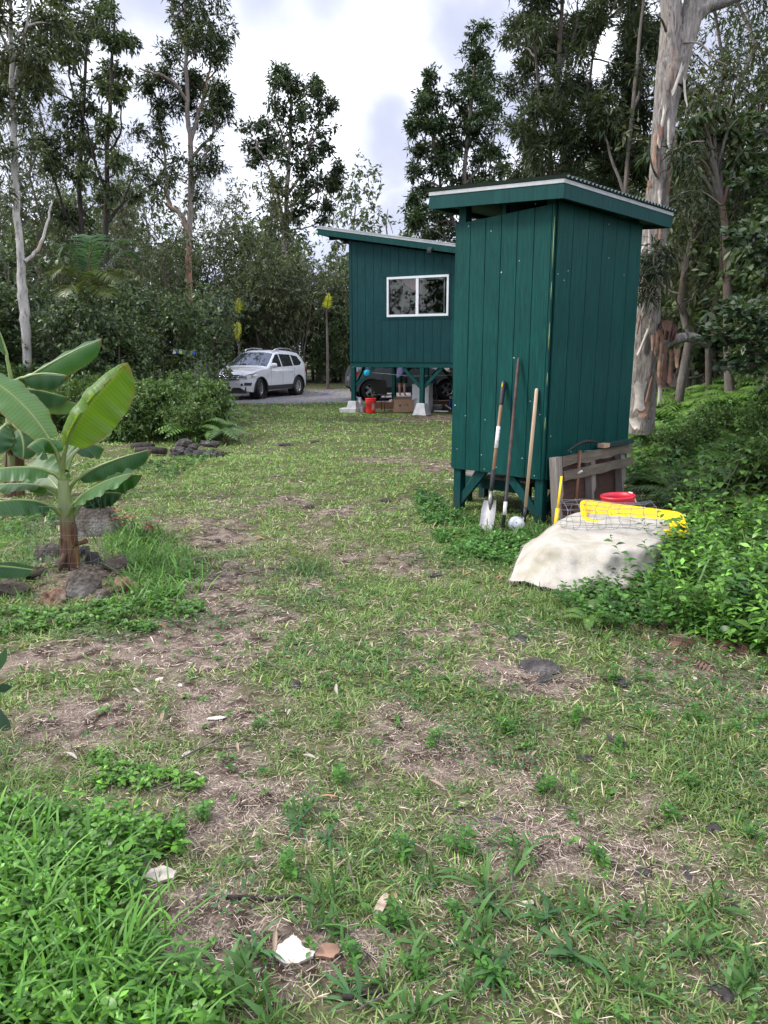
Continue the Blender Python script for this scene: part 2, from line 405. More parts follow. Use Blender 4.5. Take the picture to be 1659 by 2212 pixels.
for y in (RY0 - .035, .6, RY1 + .03):
    rows.append([(x, y, rz(y) + .016 + .012 * math.sin(2 * math.pi * x / .068)) for x in xs])
rb = B(); rb.grid(rows); rb.grid([[(p[0], p[1], p[2] - .003) for p in r_] for r_ in rows[::-1]])
rb.grid([rows[0], [(p[0], p[1], p[2] - .003) for p in rows[0]]])
rb.obj('corrugated_roof', M_metalroof, shed)
# step bench at the far side of the shed
st = empty('step_bench', shw(.62, .85, 0), SA + R(90), 'low dark green bench step with a weathered grey top under the shed', 'bench')
for k in range(2): B().box((.02, -.10 + k * .2, .30), (.86, .18, .03), bev=.004).obj('board', M_greywood, st)
B().box((.02, -.21, .235), (.90, .04, .10)).obj('rail', M_greentrim, st); B().box((.02, .21, .235), (.90, .04, .10)).obj('rail', M_greentrim, st)
for sx in (-.36, .40): B().box((sx, -.15, .09), (.08, .08, .38)).obj('leg', M_greentrim, st); B().box((sx, .15, .09), (.08, .08, .38)).obj('leg', M_greentrim, st)

# ================================================================== HOUSE ON POSTS
HX, HY, HA = -0.9, 20.2, R(-27)
house = empty('house', (HX, HY, 0), HA, 'dark green board sided house raised on posts with a sloping single pitch roof', 'house')
def hw_(x, y, z=0):
    c, s = math.cos(HA), math.sin(HA); return Vector((HX + x * c - y * s, HY + x * s + y * c, z))
HL, HD, HZ0 = 4.28, 5.0, 1.343
def htop(x): return 4.42 - 0.176 * x
WX0, WX1, WZ0, WZ1 = 1.11, 2.81, 2.48, 3.44
hwl = B()
for (a, b, z0, z1f) in ((0, WX0, HZ0, None), (WX0, WX1, HZ0, WZ0), (WX1, HL, HZ0, None)):
    hwl.prism([(a, .002, z0), (b, .002, z0), (b, .002, htop(b) if z1f is None else z1f), (a, .002, htop(a) if z1f is None else z1f)], (0, .05, 0))
hwl.prism([(WX0, .002, WZ1), (WX1, .002, WZ1), (WX1, .002, htop(WX1)), (WX0, .002, htop(WX0))], (0, .05, 0))
hwall = hwl.obj('wall', M_dark, house)
nb = 18; bwid = HL / nb
for i in range(nb):
    x0 = i * bwid + .004; x1 = (i + 1) * bwid - .004
    if i == 0: x0 += .07
    segs = []
    inside = x1 > WX0 - .02 and x0 < WX1 + .02
    if not inside: segs = [(HZ0, None)]
    else: segs = [(HZ0, WZ0 - .06), (WZ1 + .06, None)]
    for (a, b) in segs:
        z1 = (lambda x: htop(x)) if b is None else (lambda x: b)
        B().prism([(x0, -.014, a), (x1, -.014, a), (x1, -.014, z1(x1)), (x0, -.014, z1(x0))], (0, .015, 0)).obj('plank', M_green2, hwall)
for (a, b) in ((WX0 - .19, WX0 - .062), (WX1 + .062, WX1 + .19)):
    B().box(((a + b) / 2, -.0075, (WZ0 + WZ1) / 2), (b - a, .015, WZ1 - WZ0 + .11)).obj('plank', M_green2, hwall)
B().box((.035, -.012, (HZ0 + htop(0)) / 2), (.075, .026, htop(0) - HZ0)).obj('corner_trim', M_green2, house)
# other walls, floor
B().prism([(-.002, .0, HZ0), (-.002, HD, HZ0), (-.002, HD, htop(0)), (-.002, 0, htop(0))], (.05, 0, 0)).obj('wall', M_green2, house)
B().prism([(HL, .0, HZ0), (HL, HD, HZ0), (HL, HD, htop(HL)), (HL, 0, htop(HL))], (-.05, 0, 0)).obj('wall', M_green2, house)
bkw = B()
for (a, b, z0, z1) in ((0, 1.35, HZ0, None), (1.35, 2.9, HZ0, 2.35), (2.9, HL, HZ0, None), (1.35, 2.9, 3.5, None)):
    bkw.prism([(a, HD, z0), (b, HD, z0), (b, HD, z1 or htop(b)), (a, HD, z1 or htop(a))], (0, -.05, 0))
bkw.obj('wall', M_green2, house)
B().box((HL / 2, HD / 2, HZ0 + .03), (HL - .02, HD - .02, .05)).obj('floor', M_handle, house)
# window: white frame, two sashes
win = B()
fwd = .055
win.box(((WX0 + WX1) / 2, -.01, WZ1 - fwd / 2 + .02), (WX1 - WX0, .07, fwd)).box(((WX0 + WX1) / 2, -.01, WZ0 + fwd / 2 - .0), (WX1 - WX0, .07, fwd))
win.box((WX0 + .025, -.01, (WZ0 + WZ1) / 2 + .01), (.05, .068, WZ1 - WZ0 - .09)).box((WX1 - .025, -.01, (WZ0 + WZ1) / 2 + .01), (.05, .068, WZ1 - WZ0 - .09))
xm = WX0 + .50 * (WX1 - WX0)
win.box((xm, -.008, (WZ0 + WZ1) / 2 + .01), (.075, .06, WZ1 - WZ0 - .09))
wf = win.obj('window', M_white, house)
M_glass = NT('window_glass'); M_glass.base((0.9, 0.95, 0.93)).pr(Roughness=0.0)
_t = M_glass; _tr = _t.n('ShaderNodeBsdfTransparent'); _gl = _t.n('ShaderNodeBsdfGlossy'); _gl.inputs['Roughness'].default_value = 0.015
_fr = _t.n('ShaderNodeFresnel'); _fr.inputs['IOR'].default_value = 1.42; _ms = _t.n('ShaderNodeMixShader')
_tr.inputs['Color'].default_value = (.82, .88, .86, 1)
_t.l(_fr.outputs[0], _ms.inputs[0]); _t.l(_tr.outputs[0], _ms.inputs[1]); _t.l(_gl.outputs[0], _ms.inputs[2]); _t.l(_ms.outputs[0], _t.out.inputs['Surface'])
M_glass = M_glass.m
B().box(((WX0 + .05 + xm - .035) / 2, .0, (WZ0 + WZ1) / 2 + .01), (xm - .035 - WX0 - .05, .006, WZ1 - WZ0 - .09)).obj('pane', M_glass, wf)
B().box(((WX1 - .05 + xm + .035) / 2, -.004, (WZ0 + WZ1) / 2 + .01), (WX1 - .05 - xm - .035, .006, WZ1 - WZ0 - .09)).obj('pane', M_glass, wf)
M_palegreen = plain('pale_sash', (.36, .50, .42), .5, var=.05)
sb = B(); x0, x1, z0, z1 = xm + .04, WX1 - .14, WZ0 + .07, WZ1 - .06
sb.box(((x0 + x1) / 2, .03, z1), (x1 - x0, .02, .022)).box(((x0 + x1) / 2, .03, z0), (x1 - x0, .02, .022)).box((x1, .03, (z0 + z1) / 2), (.022, .02, z1 - z0 + .02))
sb.obj('sash', M_palegreen, wf)
tr = B()
tr.box(((WX0 + WX1) / 2, -.012, WZ1 + .055), (WX1 - WX0 + .26, .028, .066)).box(((WX0 + WX1) / 2, -.012, WZ0 - .032), (WX1 - WX0 + .16, .028, .06))
tr.box((WX0 - .03, -.011, (WZ0 + WZ1) / 2 + .01), (.055, .026, WZ1 - WZ0 - .02)).box((WX1 + .03, -.011, (WZ0 + WZ1) / 2 + .01), (.055, .026, WZ1 - WZ0 - .02))
tr.obj('window_trim', M_green2, house)
# curtain seen inside through the window
cur = B(); cx0, cx1 = WX0 + .30, xm - .02
rows = []
for j in range(6):
    v = j / 5; rows.append([(cx0 + (cx1 - cx0) * u_ , .25 + .03 * math.sin(u_ * 22), WZ1 - .03 - v * (.06 + .32 * u_)) for u_ in np.linspace(0, 1, 14)])
cur.grid(rows)
tag(cur.obj('curtain', plain('pink_cloth', (.55, .16, .28), .8), loc=(HX, HY, 0), rot=(0, 0, HA)), 'pink curtain swag hanging inside the house window', 'curtain')
inner_box = B(); inner_box.box((WX0 + .10, .55, HZ0 + 1.1), (.34, .4, 2.1), bev=.01)  # plain dark box added indoors so the left part of the pane looks dark
tag(inner_box.obj('upright_box', plain('dark_interior', (.03, .022, .02), .6), loc=(HX, HY, 0), rot=(0, 0, HA)), 'dark upright box added as the dark interior behind the left window pane', 'upright_box')
# roof of the house
def hr(x): return 4.65 - 0.1765 * x
QX0, QX1, QY0, QY1 = -.80, 5.0, -.26, HD + .3
def hfas(p, q, name, z0, z1, th, mat, off):
    a = Vector((p[0], p[1], 0)); b = Vector((q[0], q[1], 0)); d = (b - a).normalized(); nn = Vector((d.y, -d.x, 0))
    pts = [a + Vector((0, 0, hr(p[0]) + z0)) + nn * off, b + Vector((0, 0, hr(q[0]) + z0)) + nn * off, b + Vector((0, 0, hr(q[0]) + z1)) + nn * off, a + Vector((0, 0, hr(p[0]) + z1)) + nn * off]
    return B().prism(pts, -nn * th).obj(name, mat, house)
hfas((QX0, QY0), (QX1, QY0), 'fascia', -.20, -.055, .04, M_greentrim, 0)
hfas((QX0, QY1), (QX0, QY0 + .041), 'fascia', -.20, -.055, .04, M_greentrim, 0)
hfas((QX0 - .01, QY0), (QX1, QY0), 'drip_edge', -.054, -.002, .04, M_drip, .008)
hfas((QX0, QY1), (QX0, QY0 + .034), 'drip_edge', -.054, -.002, .04, M_white, .008)
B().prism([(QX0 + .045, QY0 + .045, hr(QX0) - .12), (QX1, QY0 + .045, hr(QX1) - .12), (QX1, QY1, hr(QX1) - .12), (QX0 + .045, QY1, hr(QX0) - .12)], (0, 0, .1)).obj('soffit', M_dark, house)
B().prism([(QX0 - .02, QY0 - .02, hr(QX0)), (QX1, QY0 - .02, hr(QX1)), (QX1, QY1, hr(QX1)), (QX0 - .02, QY1, hr(QX0))], (0, 0, .022)).obj('roof_sheet', plain('pale_metal_roof', (.33, .36, .35), .4, .4), house)
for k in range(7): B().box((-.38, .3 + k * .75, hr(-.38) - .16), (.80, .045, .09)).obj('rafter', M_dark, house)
fl = B(); fx = 2.43; fl.box((fx, QY0 - .045, hr(fx) - .175), (.11, .05, .05), bev=.01).box((fx - .005, QY0 - .08, hr(fx) - .22), (.12, .10, .07), bev=.01)
fl.box((fx - .005, QY0 - .08, hr(fx) - .262), (.10, .08, .02))
fo = fl.obj('floodlight', M_black, loc=(HX, HY, 0), rot=(0, 0, HA)); tag(fo, 'small dark floodlight clipped to the house roof fascia', 'light')
# frame beneath
B().box((HL / 2, .05, HZ0 - .068), (HL, .09, .132), bev=.004).obj('beam', M_greentrim, house)
B().box((.05, HD / 2, HZ0 - .068), (.09, HD - .2, .132), bev=.004).obj('beam', M_greentrim, house)
B().box((HL / 2, 2.5, HZ0 - .068), (HL - .2, .09, .132)).obj('beam', M_greentrim, house)
B().box((HL / 2, HD - .05, HZ0 - .068), (HL, .09, .132)).obj('beam', M_greentrim, house)
PR = [(.07, .05), (2.09, .05), (4.18, .05), (.07, 2.5), (2.09, 2.5), (4.18, 2.5), (.07, 4.95), (2.09, 4.95), (4.18, 4.95)]
for (x, y) in PR:
    z0 = .30 if y < 1 else .2
    B().box((x, y, (z0 + HZ0 - .14) / 2), (.115, .105, HZ0 - .14 - z0), bev=.004).obj('post', M_greentrim, house)
for (x, y, dx, dy) in ((.07, .05, .62, 0), (2.09, .05, -.55, 0), (2.09, .05, .55, 0), (4.18, .05, -.5, 0), (.07, 2.5, .6, 0), (2.09, 2.5, -.55, 0), (2.09, 2.5, .55, 0), (.07, .05, 0, .6), (.07, 4.95, .55, 0), (2.09, 4.95, -.55, 0), (2.09, 4.95, .5, 0)):
    B().bar((x + dx * .1, y + dy * .1, .72), (x + dx, y + dy, HZ0 - .13), .085, .04, up=(0, 1, 0) if dx else (1, 0, 0), bev=.003).obj('brace', M_greentrim, house)
for i, (x, y) in enumerate(PR):
    p = hw_(x, y); h0 = hz(p.x, p.y) - .03
    b = B(); r0, r1, H_ = .19, .105, .30
    zt = .31 if y < 1 else .21
    zb = zt - .30
    if i == 0: r0, r1, zb = .15, .115, .11
    rows = [[(sx * r0, sy * r0, zb) for sx, sy in ((-1, -1), (1, -1), (1, 1), (-1, 1))], [(sx * r1, sy * r1, zt - .015) for sx, sy in ((-1, -1), (1, -1), (1, 1), (-1, 1))], [(sx * (r1 - .012), sy * (r1 - .012), zt) for sx, sy in ((-1, -1), (1, -1), (1, 1), (-1, 1))]]
    b.grid(rows, smooth=False, closed=True); b.face(rows[-1])
    o = b.obj('pier_block', M_concrete, loc=(p.x, p.y, 0), rot=(0, 0, HA))
    lab = {0: 'concrete pier block on a wider slab at the left front post of the house', 1: 'tapered concrete pier block under the middle front post of the house'}.get(i, 'concrete pier block under a house post in the shade')
    tag(o, lab, 'pier block', 'concrete pier blocks under the house posts')
p = hw_(.07, .02)
b = B(); b.box((-.07, -.06, .02), (.50, .30, .20), bev=.01)
tag(b.obj('concrete_slab', M_concrete, loc=(p.x, p.y, 0), rot=(0, 0, HA)), 'pale concrete slab under the left front pier block of the house', 'concrete block')
p2 = gp(777, 891)
b = B(); b.box((0, 0, .06), (.26, .2, .19), bev=.008)
tag(b.obj('cinder_block', M_concrete, loc=(p2.x, p2.y + .1, 0), rot=(0, 0, HA)), 'small grey concrete block carrying a glass jar', 'concrete block')
j = empty('glass_jar', (p2.x, p2.y + .08, .156), 0, 'clear glass jar with a pale lid standing on a concrete block', 'jar')
B().lathe([(0, 0), (.06, 0), (.065, .02), (.065, .17), (.045, .2), (.045, .215), (0, .215)], 14).obj('jar_body', glassmat('jar_glass', (.42, .46, .44), .1), j)
B().lathe([(0, .216), (.05, .216), (.05, .24), (0, .24)], 14).obj('lid', M_white, j)
# ================================================================== CARS
M_carwhite = NT('white_car_paint'); M_carwhite.base((.62, .63, .66)).pr(Roughness=.25); M_carwhite.p.inputs['Coat Weight'].default_value = .7; M_carwhite = M_carwhite.m
M_carsilver = NT('silver_car_paint'); M_carsilver.base((.17, .19, .20)).pr(Roughness=.32, Metallic=.45); M_carsilver.p.inputs['Coat Weight'].default_value = .6; M_carsilver = M_carsilver.m
M_carblack = NT('black_car_paint'); M_carblack.base((.012, .012, .014)).pr(Roughness=.25); M_carblack = M_carblack.m
M_carglass = glassmat('car_glass')
M_chrome = plain('chrome', (.62, .63, .65), .18, .9, var=.05, bump=0)
M_trim = plain('dark_trim', (.03, .031, .032), .6, bump=0)
M_lamp = glassmat('headlight_glass', (.30, .31, .32), .08)
M_tail = plain('tail_light_red', (.45, .012, .015), .2, var=.05, bump=0)

def text_mesh(name, body, size, mat, parent, M, extrude=.002, align='CENTER'):
    cu = bpy.data.curves.new(name, 'FONT'); cu.body = body; cu.size = size; cu.extrude = extrude; cu.align_x = align; cu.align_y = 'CENTER'; cu.resolution_u = 2
    tmp = bpy.data.objects.new(name, cu); me = bpy.data.meshes.new_from_object(tmp); bpy.data.objects.remove(tmp); bpy.data.curves.remove(cu)
    me.transform(M); me.materials.clear(); me.materials.append(mat); me.name = name
    return add(name, me, parent)

def wheel(parent, x, y, r, side, steer=0, spokes=10, rimmat=None, wide=.22):
    tb = B()
    prof = [(r * .62, -wide * .42), (r * .70, -wide * .48), (r * .92, -wide * .5), (r * .985, -wide * .42), (r, -wide * .2), (r, wide * .2), (r * .985, wide * .42), (r * .92, wide * .5), (r * .70, wide * .48), (r * .62, wide * .42)]
    tb.lathe(prof, 32)
    t = tb.obj('wheel', M_rubber, parent)
    t.location = (x, y, r); t.rotation_euler = (R(90) * (-side), 0, steer) if False else (0, 0, 0)
    t.matrix_local = Matrix.Translation((x, y, r)) @ Matrix.Rotation(steer, 4, 'Z') @ Matrix.Rotation(R(-90) * side, 4, 'X')
    rbm = B()
    rbm.lathe([(r * .63, -.06), (r * .65, wide * .40), (r * .60, wide * .41), (r * .57, wide * .30), (r * .54, .0)], 28)
    for k in range(spokes):
        a = 2 * math.pi * k / spokes; c, s = math.cos(a), math.sin(a)
        rbm.bar((c * r * .08, s * r * .08, wide * .34), (c * r * .60, s * r * .60, wide * .33), .05 if spokes > 7 else .085, .03, up=(0, 0, 1))
    rbm.lathe([(0, wide * .40), (r * .12, wide * .39), (r * .15, wide * .30)], 16)
    rbm.obj('rim', rimmat or M_chrome, t)
    B().lathe([(0, 0), (r * .6, .0), (r * .62, -.03)], 20).obj('brake_disc', M_dark, t)
    return t

def build_car(name, loc, rot, label, paint, top, low, hwmax, wb, wr, windows, ws, steer=0, spokes=10, rails=True, belt=1.0, rwin=None):
    car = empty(name, loc, rot, label, 'car')
    tx = np.array([p[0] for p in top]); tz = np.array([p[1] for p in top])
    lx = np.array([p[0] for p in low]); lz = np.array([p[1] for p in low])
    xa, xb = tx[0], tx[-1]
    def upper(x): return float(np.interp(x, tx, tz))
    def arch(x):
        z = float(np.interp(x, lx, lz)); R_ = wr + .07
        for xw in (-wb / 2, wb / 2):
            d = abs(x - xw)
            if d < R_: z = max(z, wr - .02 + math.sqrt(R_ * R_ - d * d))
        return z
    def hw(x, z):
        f = max(0, (x - (xb - .62)) / .62); r_ = max(0, ((xa + .5) - x) / .5)
        h = hwmax - .26 * f ** 2.4 - .16 * r_ ** 2.2
        if z > belt: h -= .235 * ((z - belt) / .62) ** 1.15
        if z < .5: h -= .04 * ((.5 - z) / .25) ** 1.5
        h -= .02 * math.cos((z - .72) * 7) * 0 + (.012 if .66 < z < .72 else 0)
        return h
    stn = set(np.linspace(xa, xb, 46).tolist())
    for xw in (-wb / 2, wb / 2):
        for d in np.linspace(-(wr + .0695), wr + .0695, 13): stn.add(xw + d)
        stn.add(xw - wr - .0705); stn.add(xw + wr + .0705)
    for v in tx: stn.add(float(v))
    stn = sorted(stn); rows = []
    nv = 10
    for x in stn:
        up = upper(x); lo = min(arch(x), up - .03)
        ed = .055 if up < 1.25 else .07
        zs = np.linspace(lo, max(up - ed, lo + .01), nv)
        side = [(x, hw(x, z), z) for z in zs]
        hy = hw(x, zs[-1])
        tops = []
        for q in (.93, .8, .5, 0, -.5, -.8, -.93):
            tops.append((x, hy * q, zs[-1] + (up - zs[-1]) * (1 - abs(q) ** 4)))
        row = side + tops + [(p[0], -p[1], p[2]) for p in side[::-1]]
        rows.append(row)
    bb = B(); bb.grid(rows)
    bb.face(rows[0][::-1]); bb.face(rows[-1])
    body = bb.obj('body', paint, car)
    B().box(((xa + xb) / 2, 0, .36), (xb - xa - .35, hwmax * 2 - .5, .26)).obj('underbody', M_dark, car)
    for xw in (-wb / 2, wb / 2):
        for s_ in (-1, 1):
            B().lathe([(0, 0), (wr + .075, 0), (wr + .075, .25)], 24, Matrix.Translation((xw, s_ * (hwmax - .26), wr)) @ Matrix.Rotation(R(-90) * s_, 4, 'X')).obj('wheel_well', M_dark, car)
            pa = [(xw + (wr + .072) * math.cos(a), s_ * (hw(xw + (wr + .072) * math.cos(a), .6) + .003), wr - .02 + (wr + .072) * math.sin(a)) for a in np.linspace(R(-8), R(188), 18)]
            B().tube(pa, .022, 6).obj('arch_trim', M_trim, car)
            wheel(car, xw, s_ * (hwmax - .12), wr, s_, steer if xw > 0 else 0, spokes)
    def sidepanel(nm, poly, mat, off=.006, both=True, par=None):
        out = []
        for s_ in ((1, -1) if both else (1,)):
            # fan patch refined along the boundary so that it follows the body
            pts = []
            for (a, b_) in zip(poly, poly[1:] + poly[:1]):
                for q in (0, .34, .67): pts.append((a[0] + (b_[0] - a[0]) * q, a[1] + (b_[1] - a[1]) * q))
            b = B(); c = (sum(p[0] for p in pts) / len(pts), sum(p[1] for p in pts) / len(pts))
            cv = b.bm.verts.new((c[0], s_ * (hw(*c) + off), c[1])); v = [b.bm.verts.new((p[0], s_ * (hw(*p) + off), p[1])) for p in pts]
            for i in range(len(v)):
                b.bm.faces.new((cv, v[i], v[(i + 1) % len(v)]) if s_ < 0 else (cv, v[(i + 1) % len(v)], v[i]))
            out.append(b.obj(nm, mat, par or car))
        return out
    for poly in windows: sidepanel('side_window', poly, M_carglass)
    def topz(x, q):
        up = upper(x); ed = .055 if up < 1.25 else .07
        hy = hw(x, up - ed); return (x, hy * q, up - ed + ed * (1 - abs(q) ** 4) + .006)
    def toppatch(nm, x0, x1, q, mat, q1=None):
        q1 = q1 or q
        B().grid([[topz(x, t * (q + (q1 - q) * (x - x0) / (x1 - x0))) for t in np.linspace(-1, 1, 9)] for x in np.linspace(x0, x1, 9)]).obj(nm, mat, car)
    toppatch('windshield', ws[0], ws[1], .90, M_carglass, .93)
    if rwin: toppatch('rear_window', rwin[0], rwin[1], .80, M_carglass)
    sill = [(-wb / 2 + wr + .09, .27), (wb / 2 - wr - .09, .27), (wb / 2 - wr - .09, .43), (-wb / 2 + wr + .09, .43)]
    sidepanel('sill_trim', sill, M_trim, .012)
    return car, sidepanel, hw, upper, topz, toppatch

top = [(-2.14, .62), (-2.12, .80), (-2.06, 1.02), (-1.96, 1.18), (-1.72, 1.48), (-1.55, 1.60), (-1.2, 1.65), (-.6, 1.675), (-.15, 1.655), (.05, 1.60), (.80, 1.12), (.92, 1.075), (1.3, 1.045), (1.75, .98), (1.98, .91), (2.12, .80), (2.18, .70), (2.20, .60)]
low = [(-2.14, .50), (-2.05, .36), (-1.8, .27), (1.8, .24), (2.05, .28), (2.20, .40)]
wins = [[(.62, 1.06), (-.10, 1.07), (-.10, 1.50), (.06, 1.50), (.36, 1.32)], [(-.18, 1.07), (-.92, 1.09), (-.92, 1.49), (-.18, 1.515)], [(-1.0, 1.09), (-1.46, 1.11), (-1.60, 1.20), (-1.42, 1.43), (-1.0, 1.485)]]
suv, sp, hwf, upf, tzf, tpf = build_car('parked_car', (-4.57, 27.57, .02), R(-113.3), 'white compact SUV with roof rails parked on the gravel drive', M_carwhite, top, low, .905, 2.6, .345, wins, (.10, .80), steer=R(16), rwin=(-1.93, -1.66))
# rails, sunroof
for s_ in (-1, 1):
    B().tube([(.02, s_ * .60, 1.60), (-.12, s_ * .61, 1.675), (-.5, s_ * .62, 1.725), (-1.1, s_ * .61, 1.715), (-1.38, s_ * .60, 1.65)], .022, 8).obj('roof_rail', M_chrome, suv)
    mb = B(); mb.lathe([(0, -.1), (.07, -.085), (.095, -.02), (.09, .05), (.05, .085), (0, .09)], 14, Matrix.Translation((.62, s_ * 1.02, 1.12)) @ Matrix.Rotation(R(90), 4, 'X') @ Matrix.Diagonal((.75, .95, 1.2, 1)))
    mb.bar((.62, s_ * .86, 1.06), (.62, s_ * .98, 1.08), .05, .03)
    mb.obj('mirror', M_carwhite, suv)
    for hx_ in (.02, -.78):
        B().box((hx_, s_ * (hwf(hx_, .90) + .012), .90), (.17, .03, .028), bev=.006).obj('door_handle', M_carwhite, suv)
    for gx in (.66, -.14, -.98):
        B().bar((gx, s_ * (hwf(gx, .45) + .001), .46), (gx - .03, s_ * (hwf(gx, 1.0) + .001), 1.02), .006, .004, up=(0, 1, 0)).obj('door_gap', M_dark, suv)
    sp('headlight', [(2.06, .66), (1.62, .78), (1.50, .88), (1.62, .895), (1.95, .85), (2.06, .80)], M_lamp, .008) if s_ > 0 else None
    sp('tail_light', [(-1.90, 1.12), (-2.08, .96), (-2.10, .84), (-1.80, .88)], M_tail, .01) if s_ > 0 else None
    sp('bumper_grille', [(2.12, .47), (1.88, .46), (1.84, .56), (2.10, .57)], M_trim, .012) if s_ > 0 else None
tpf('sunroof', -.75, -.2, .62, M_carglass)
fr = B()
fr.grid([[(2.216 - .03 * (y / .62) ** 2 - .055 * (z - .665) / .145, y, z) for y in np.linspace(-.60, .60, 9)] for z in (.655, .74, .825)])
gr = fr.obj('grille', M_black, suv)
for z in (.695, .755): B().tube([(2.222 - .03 * (y / .62) ** 2 - .055 * (z - .665) / .145, y, z) for y in np.linspace(-.58, .58, 9)], .014, 6).obj('grille_bar', M_chrome, gr)
# emblem: ring with two joined letters
em = B(); em.lathe([(.068, -.008), (.08, 0), (.068, .008)], 24, Matrix.Translation((2.222, 0, .735)) @ Matrix.Rotation(R(90), 4, 'Y'))
def seg(a, b): em.bar((2.228, a[0], .735 + a[1]), (2.228, b[0], .735 + b[1]), .014, .01, up=(1, 0, 0))
for a, b in (((-.03, .062), (0, .006)), ((.03, .062), (0, .006)), ((-.06, .03), (-.03, -.055)), ((-.03, -.055), (0, -.004)), ((0, -.004), (.03, -.055)), ((.03, -.055), (.06, .03))): seg(a, b)
em.obj('emblem', M_chrome, suv)
pl = B(); pl.box((2.20, 0, .52), (.02, .36, .18), bev=.004); plo = pl.obj('license_plate', M_white, suv)
B().box((2.196, 0, .52), (.02, .40, .215)).obj('plate_frame', M_black, plo)
text_mesh('plate_number', 'WN UBS', .105, M_black, plo, Matrix.Translation((2.2115, 0, .515)) @ Matrix.Rotation(R(90), 4, 'Z') @ Matrix.Rotation(R(90), 4, 'X'), .001)
for s_ in (-1, 1):
    B().box((2.07, s_ * .665, .775), (.16, .24, .11), Matrix.Rotation(s_ * R(-28), 3, 'Z'), bev=.025).obj('headlight', M_lamp, suv)
    B().lathe([(0, 0), (.045, 0), (.05, -.02)], 12, Matrix.Translation((2.155, s_ * .64, .775)) @ Matrix.Rotation(R(90), 4, 'Y')).obj('lamp_lens', M_chrome, suv)
    B().box((2.13, s_ * .60, .50), (.08, .22, .09), Matrix.Rotation(s_ * R(-22), 3, 'Z'), bev=.02).obj('fog_light_recess', M_black, suv)
lb = B(); lb.grid([[(2.215 - .17 * (abs(y) / .8) ** 2.2, y, z) for y in np.linspace(-.78, .78, 11)] for z in (.20, .30, .43)]); lb.obj('lower_bumper', M_trim, suv)

# silver hatchback behind the house
top2 = [(-2.02, .60), (-2.0, .85), (-1.92, 1.08), (-1.6, 1.40), (-1.3, 1.55), (-.6, 1.60), (-.1, 1.58), (.15, 1.52), (.9, 1.08), (1.3, 1.02), (1.85, .92), (2.1, .80), (2.2, .62)]
low2 = [(-2.02, .45), (-1.9, .32), (-1.6, .26), (1.8, .24), (2.2, .38)]
wins2 = [[(.62, 1.05), (-.10, 1.05), (-.10, 1.44), (.14, 1.43)], [(-.18, 1.05), (-.9, 1.07), (-.9, 1.43), (-.18, 1.445)], [(-.98, 1.08), (-1.5, 1.12), (-1.3, 1.36), (-.98, 1.42)]]
c2, sp2, hw2, *_ = build_car('parked_car', (.72, 26.1, .02), R(9), 'silver grey hatchback with five spoke wheels parked behind the raised house', M_carsilver, top2, low2, .88, 2.6, .335, wins2, (.2, .86), spokes=5, rwin=(-1.85, -1.45))
sp2('tail_light', [(-1.70, .95), (-1.93, .90), (-1.95, .72), (-1.72, .80)], M_tail, .01)
for s_ in (-1, 1):
    for gx in (.66, -.14): B().bar((gx, s_ * (hw2(gx, .45) + .001), .46), (gx - .03, s_ * (hw2(gx, 1.0) + .001), 1.02), .006, .004, up=(0, 1, 0)).obj('door_gap', M_dark, c2)
# dark car further right, seen under the house
c3, sp3, hw3, *_ = build_car('parked_car', (4.35, 25.4, .02), R(6), 'black car in the deep shade behind the white refrigerator', M_carblack, top, low, .90, 2.6, .35, wins, (.10, .80), spokes=5, rwin=(-1.93, -1.66))
sp3('tail_light', [(-1.90, 1.12), (-2.08, .96), (-2.10, .84), (-1.80, .88)], M_tail, .01)
# ================================================================== TOOLS AT THE SHED
def lerp(a, b, t): return Vector(a) + (Vector(b) - Vector(a)) * t
def centred(o_parts_origin): pass
# shovel
T = shw(-.036, .462, 1.334); G = gp(1051, 1147, hz(.944, 6.61))
sv = empty('shovel', G, 0, 'long handled shovel with white tape band leaning on the green shed', 'shovel')
def L(v): return v - Vector(sv.location)
a = lambda t: L(lerp(T, G, t))
B().tube([a(.16), a(.4), a(.68)], .0165, 10).obj('handle', M_handle, sv)
B().tube([a(0), a(.01), a(.05), a(.155), a(.165)], [.014, .022, .024, .021, .017], 12).obj('grip', M_black, sv)
B().box(a(.035) + Vector((-.012, -.0175, 0)), (.012, .012, .045), bev=.003).obj('grip_badge', M_yellow, sv)
M_flakewhite = plain('chipped_white_paint', (.62, .61, .58), .7, var=.35, scale=40)
B().tube([a(.31), a(.455)], .0185, 10).obj('tape_band', M_flakewhite, sv)
B().tube([a(.60), a(.68), a(.745)], [.020, .021, .017], 10).obj('sleeve', M_rubber, sv)
sock = a(.74); bt = a(.80); be = a(1.0)
ax = (be - bt).normalized(); sx = Vector((math.cos(SA - R(90)), math.sin(SA - R(90)), 0)) ; sx = (sx - ax * sx.dot(ax)).normalized(); sn = ax.cross(sx)
bl = B(); rows = []
for t in np.linspace(0, 1, 9):
    wd = .078 * (1.0 if t < .72 else (1 - .55 * ((t - .72) / .28) ** 1.6)) * (.86 + .14 * min(1, t * 4)); c_ = bt + (be - bt) * (t * 1.12)
    rows.append([c_ + sx * wd * q + sn * (-.022 * (1 - q * q) + (.012 * t)) for q in np.linspace(-1, 1, 9)])
bl.grid(rows); bl.grid([[p + sn * .003 for p in r_] for r_ in rows[::-1]])
bl.tube([sock, bt + (be - bt) * .02, bt + (be - bt) * .3 - sn * .012], [.018, .02, .006], 8)
bl.obj('blade', M_steel, sv)
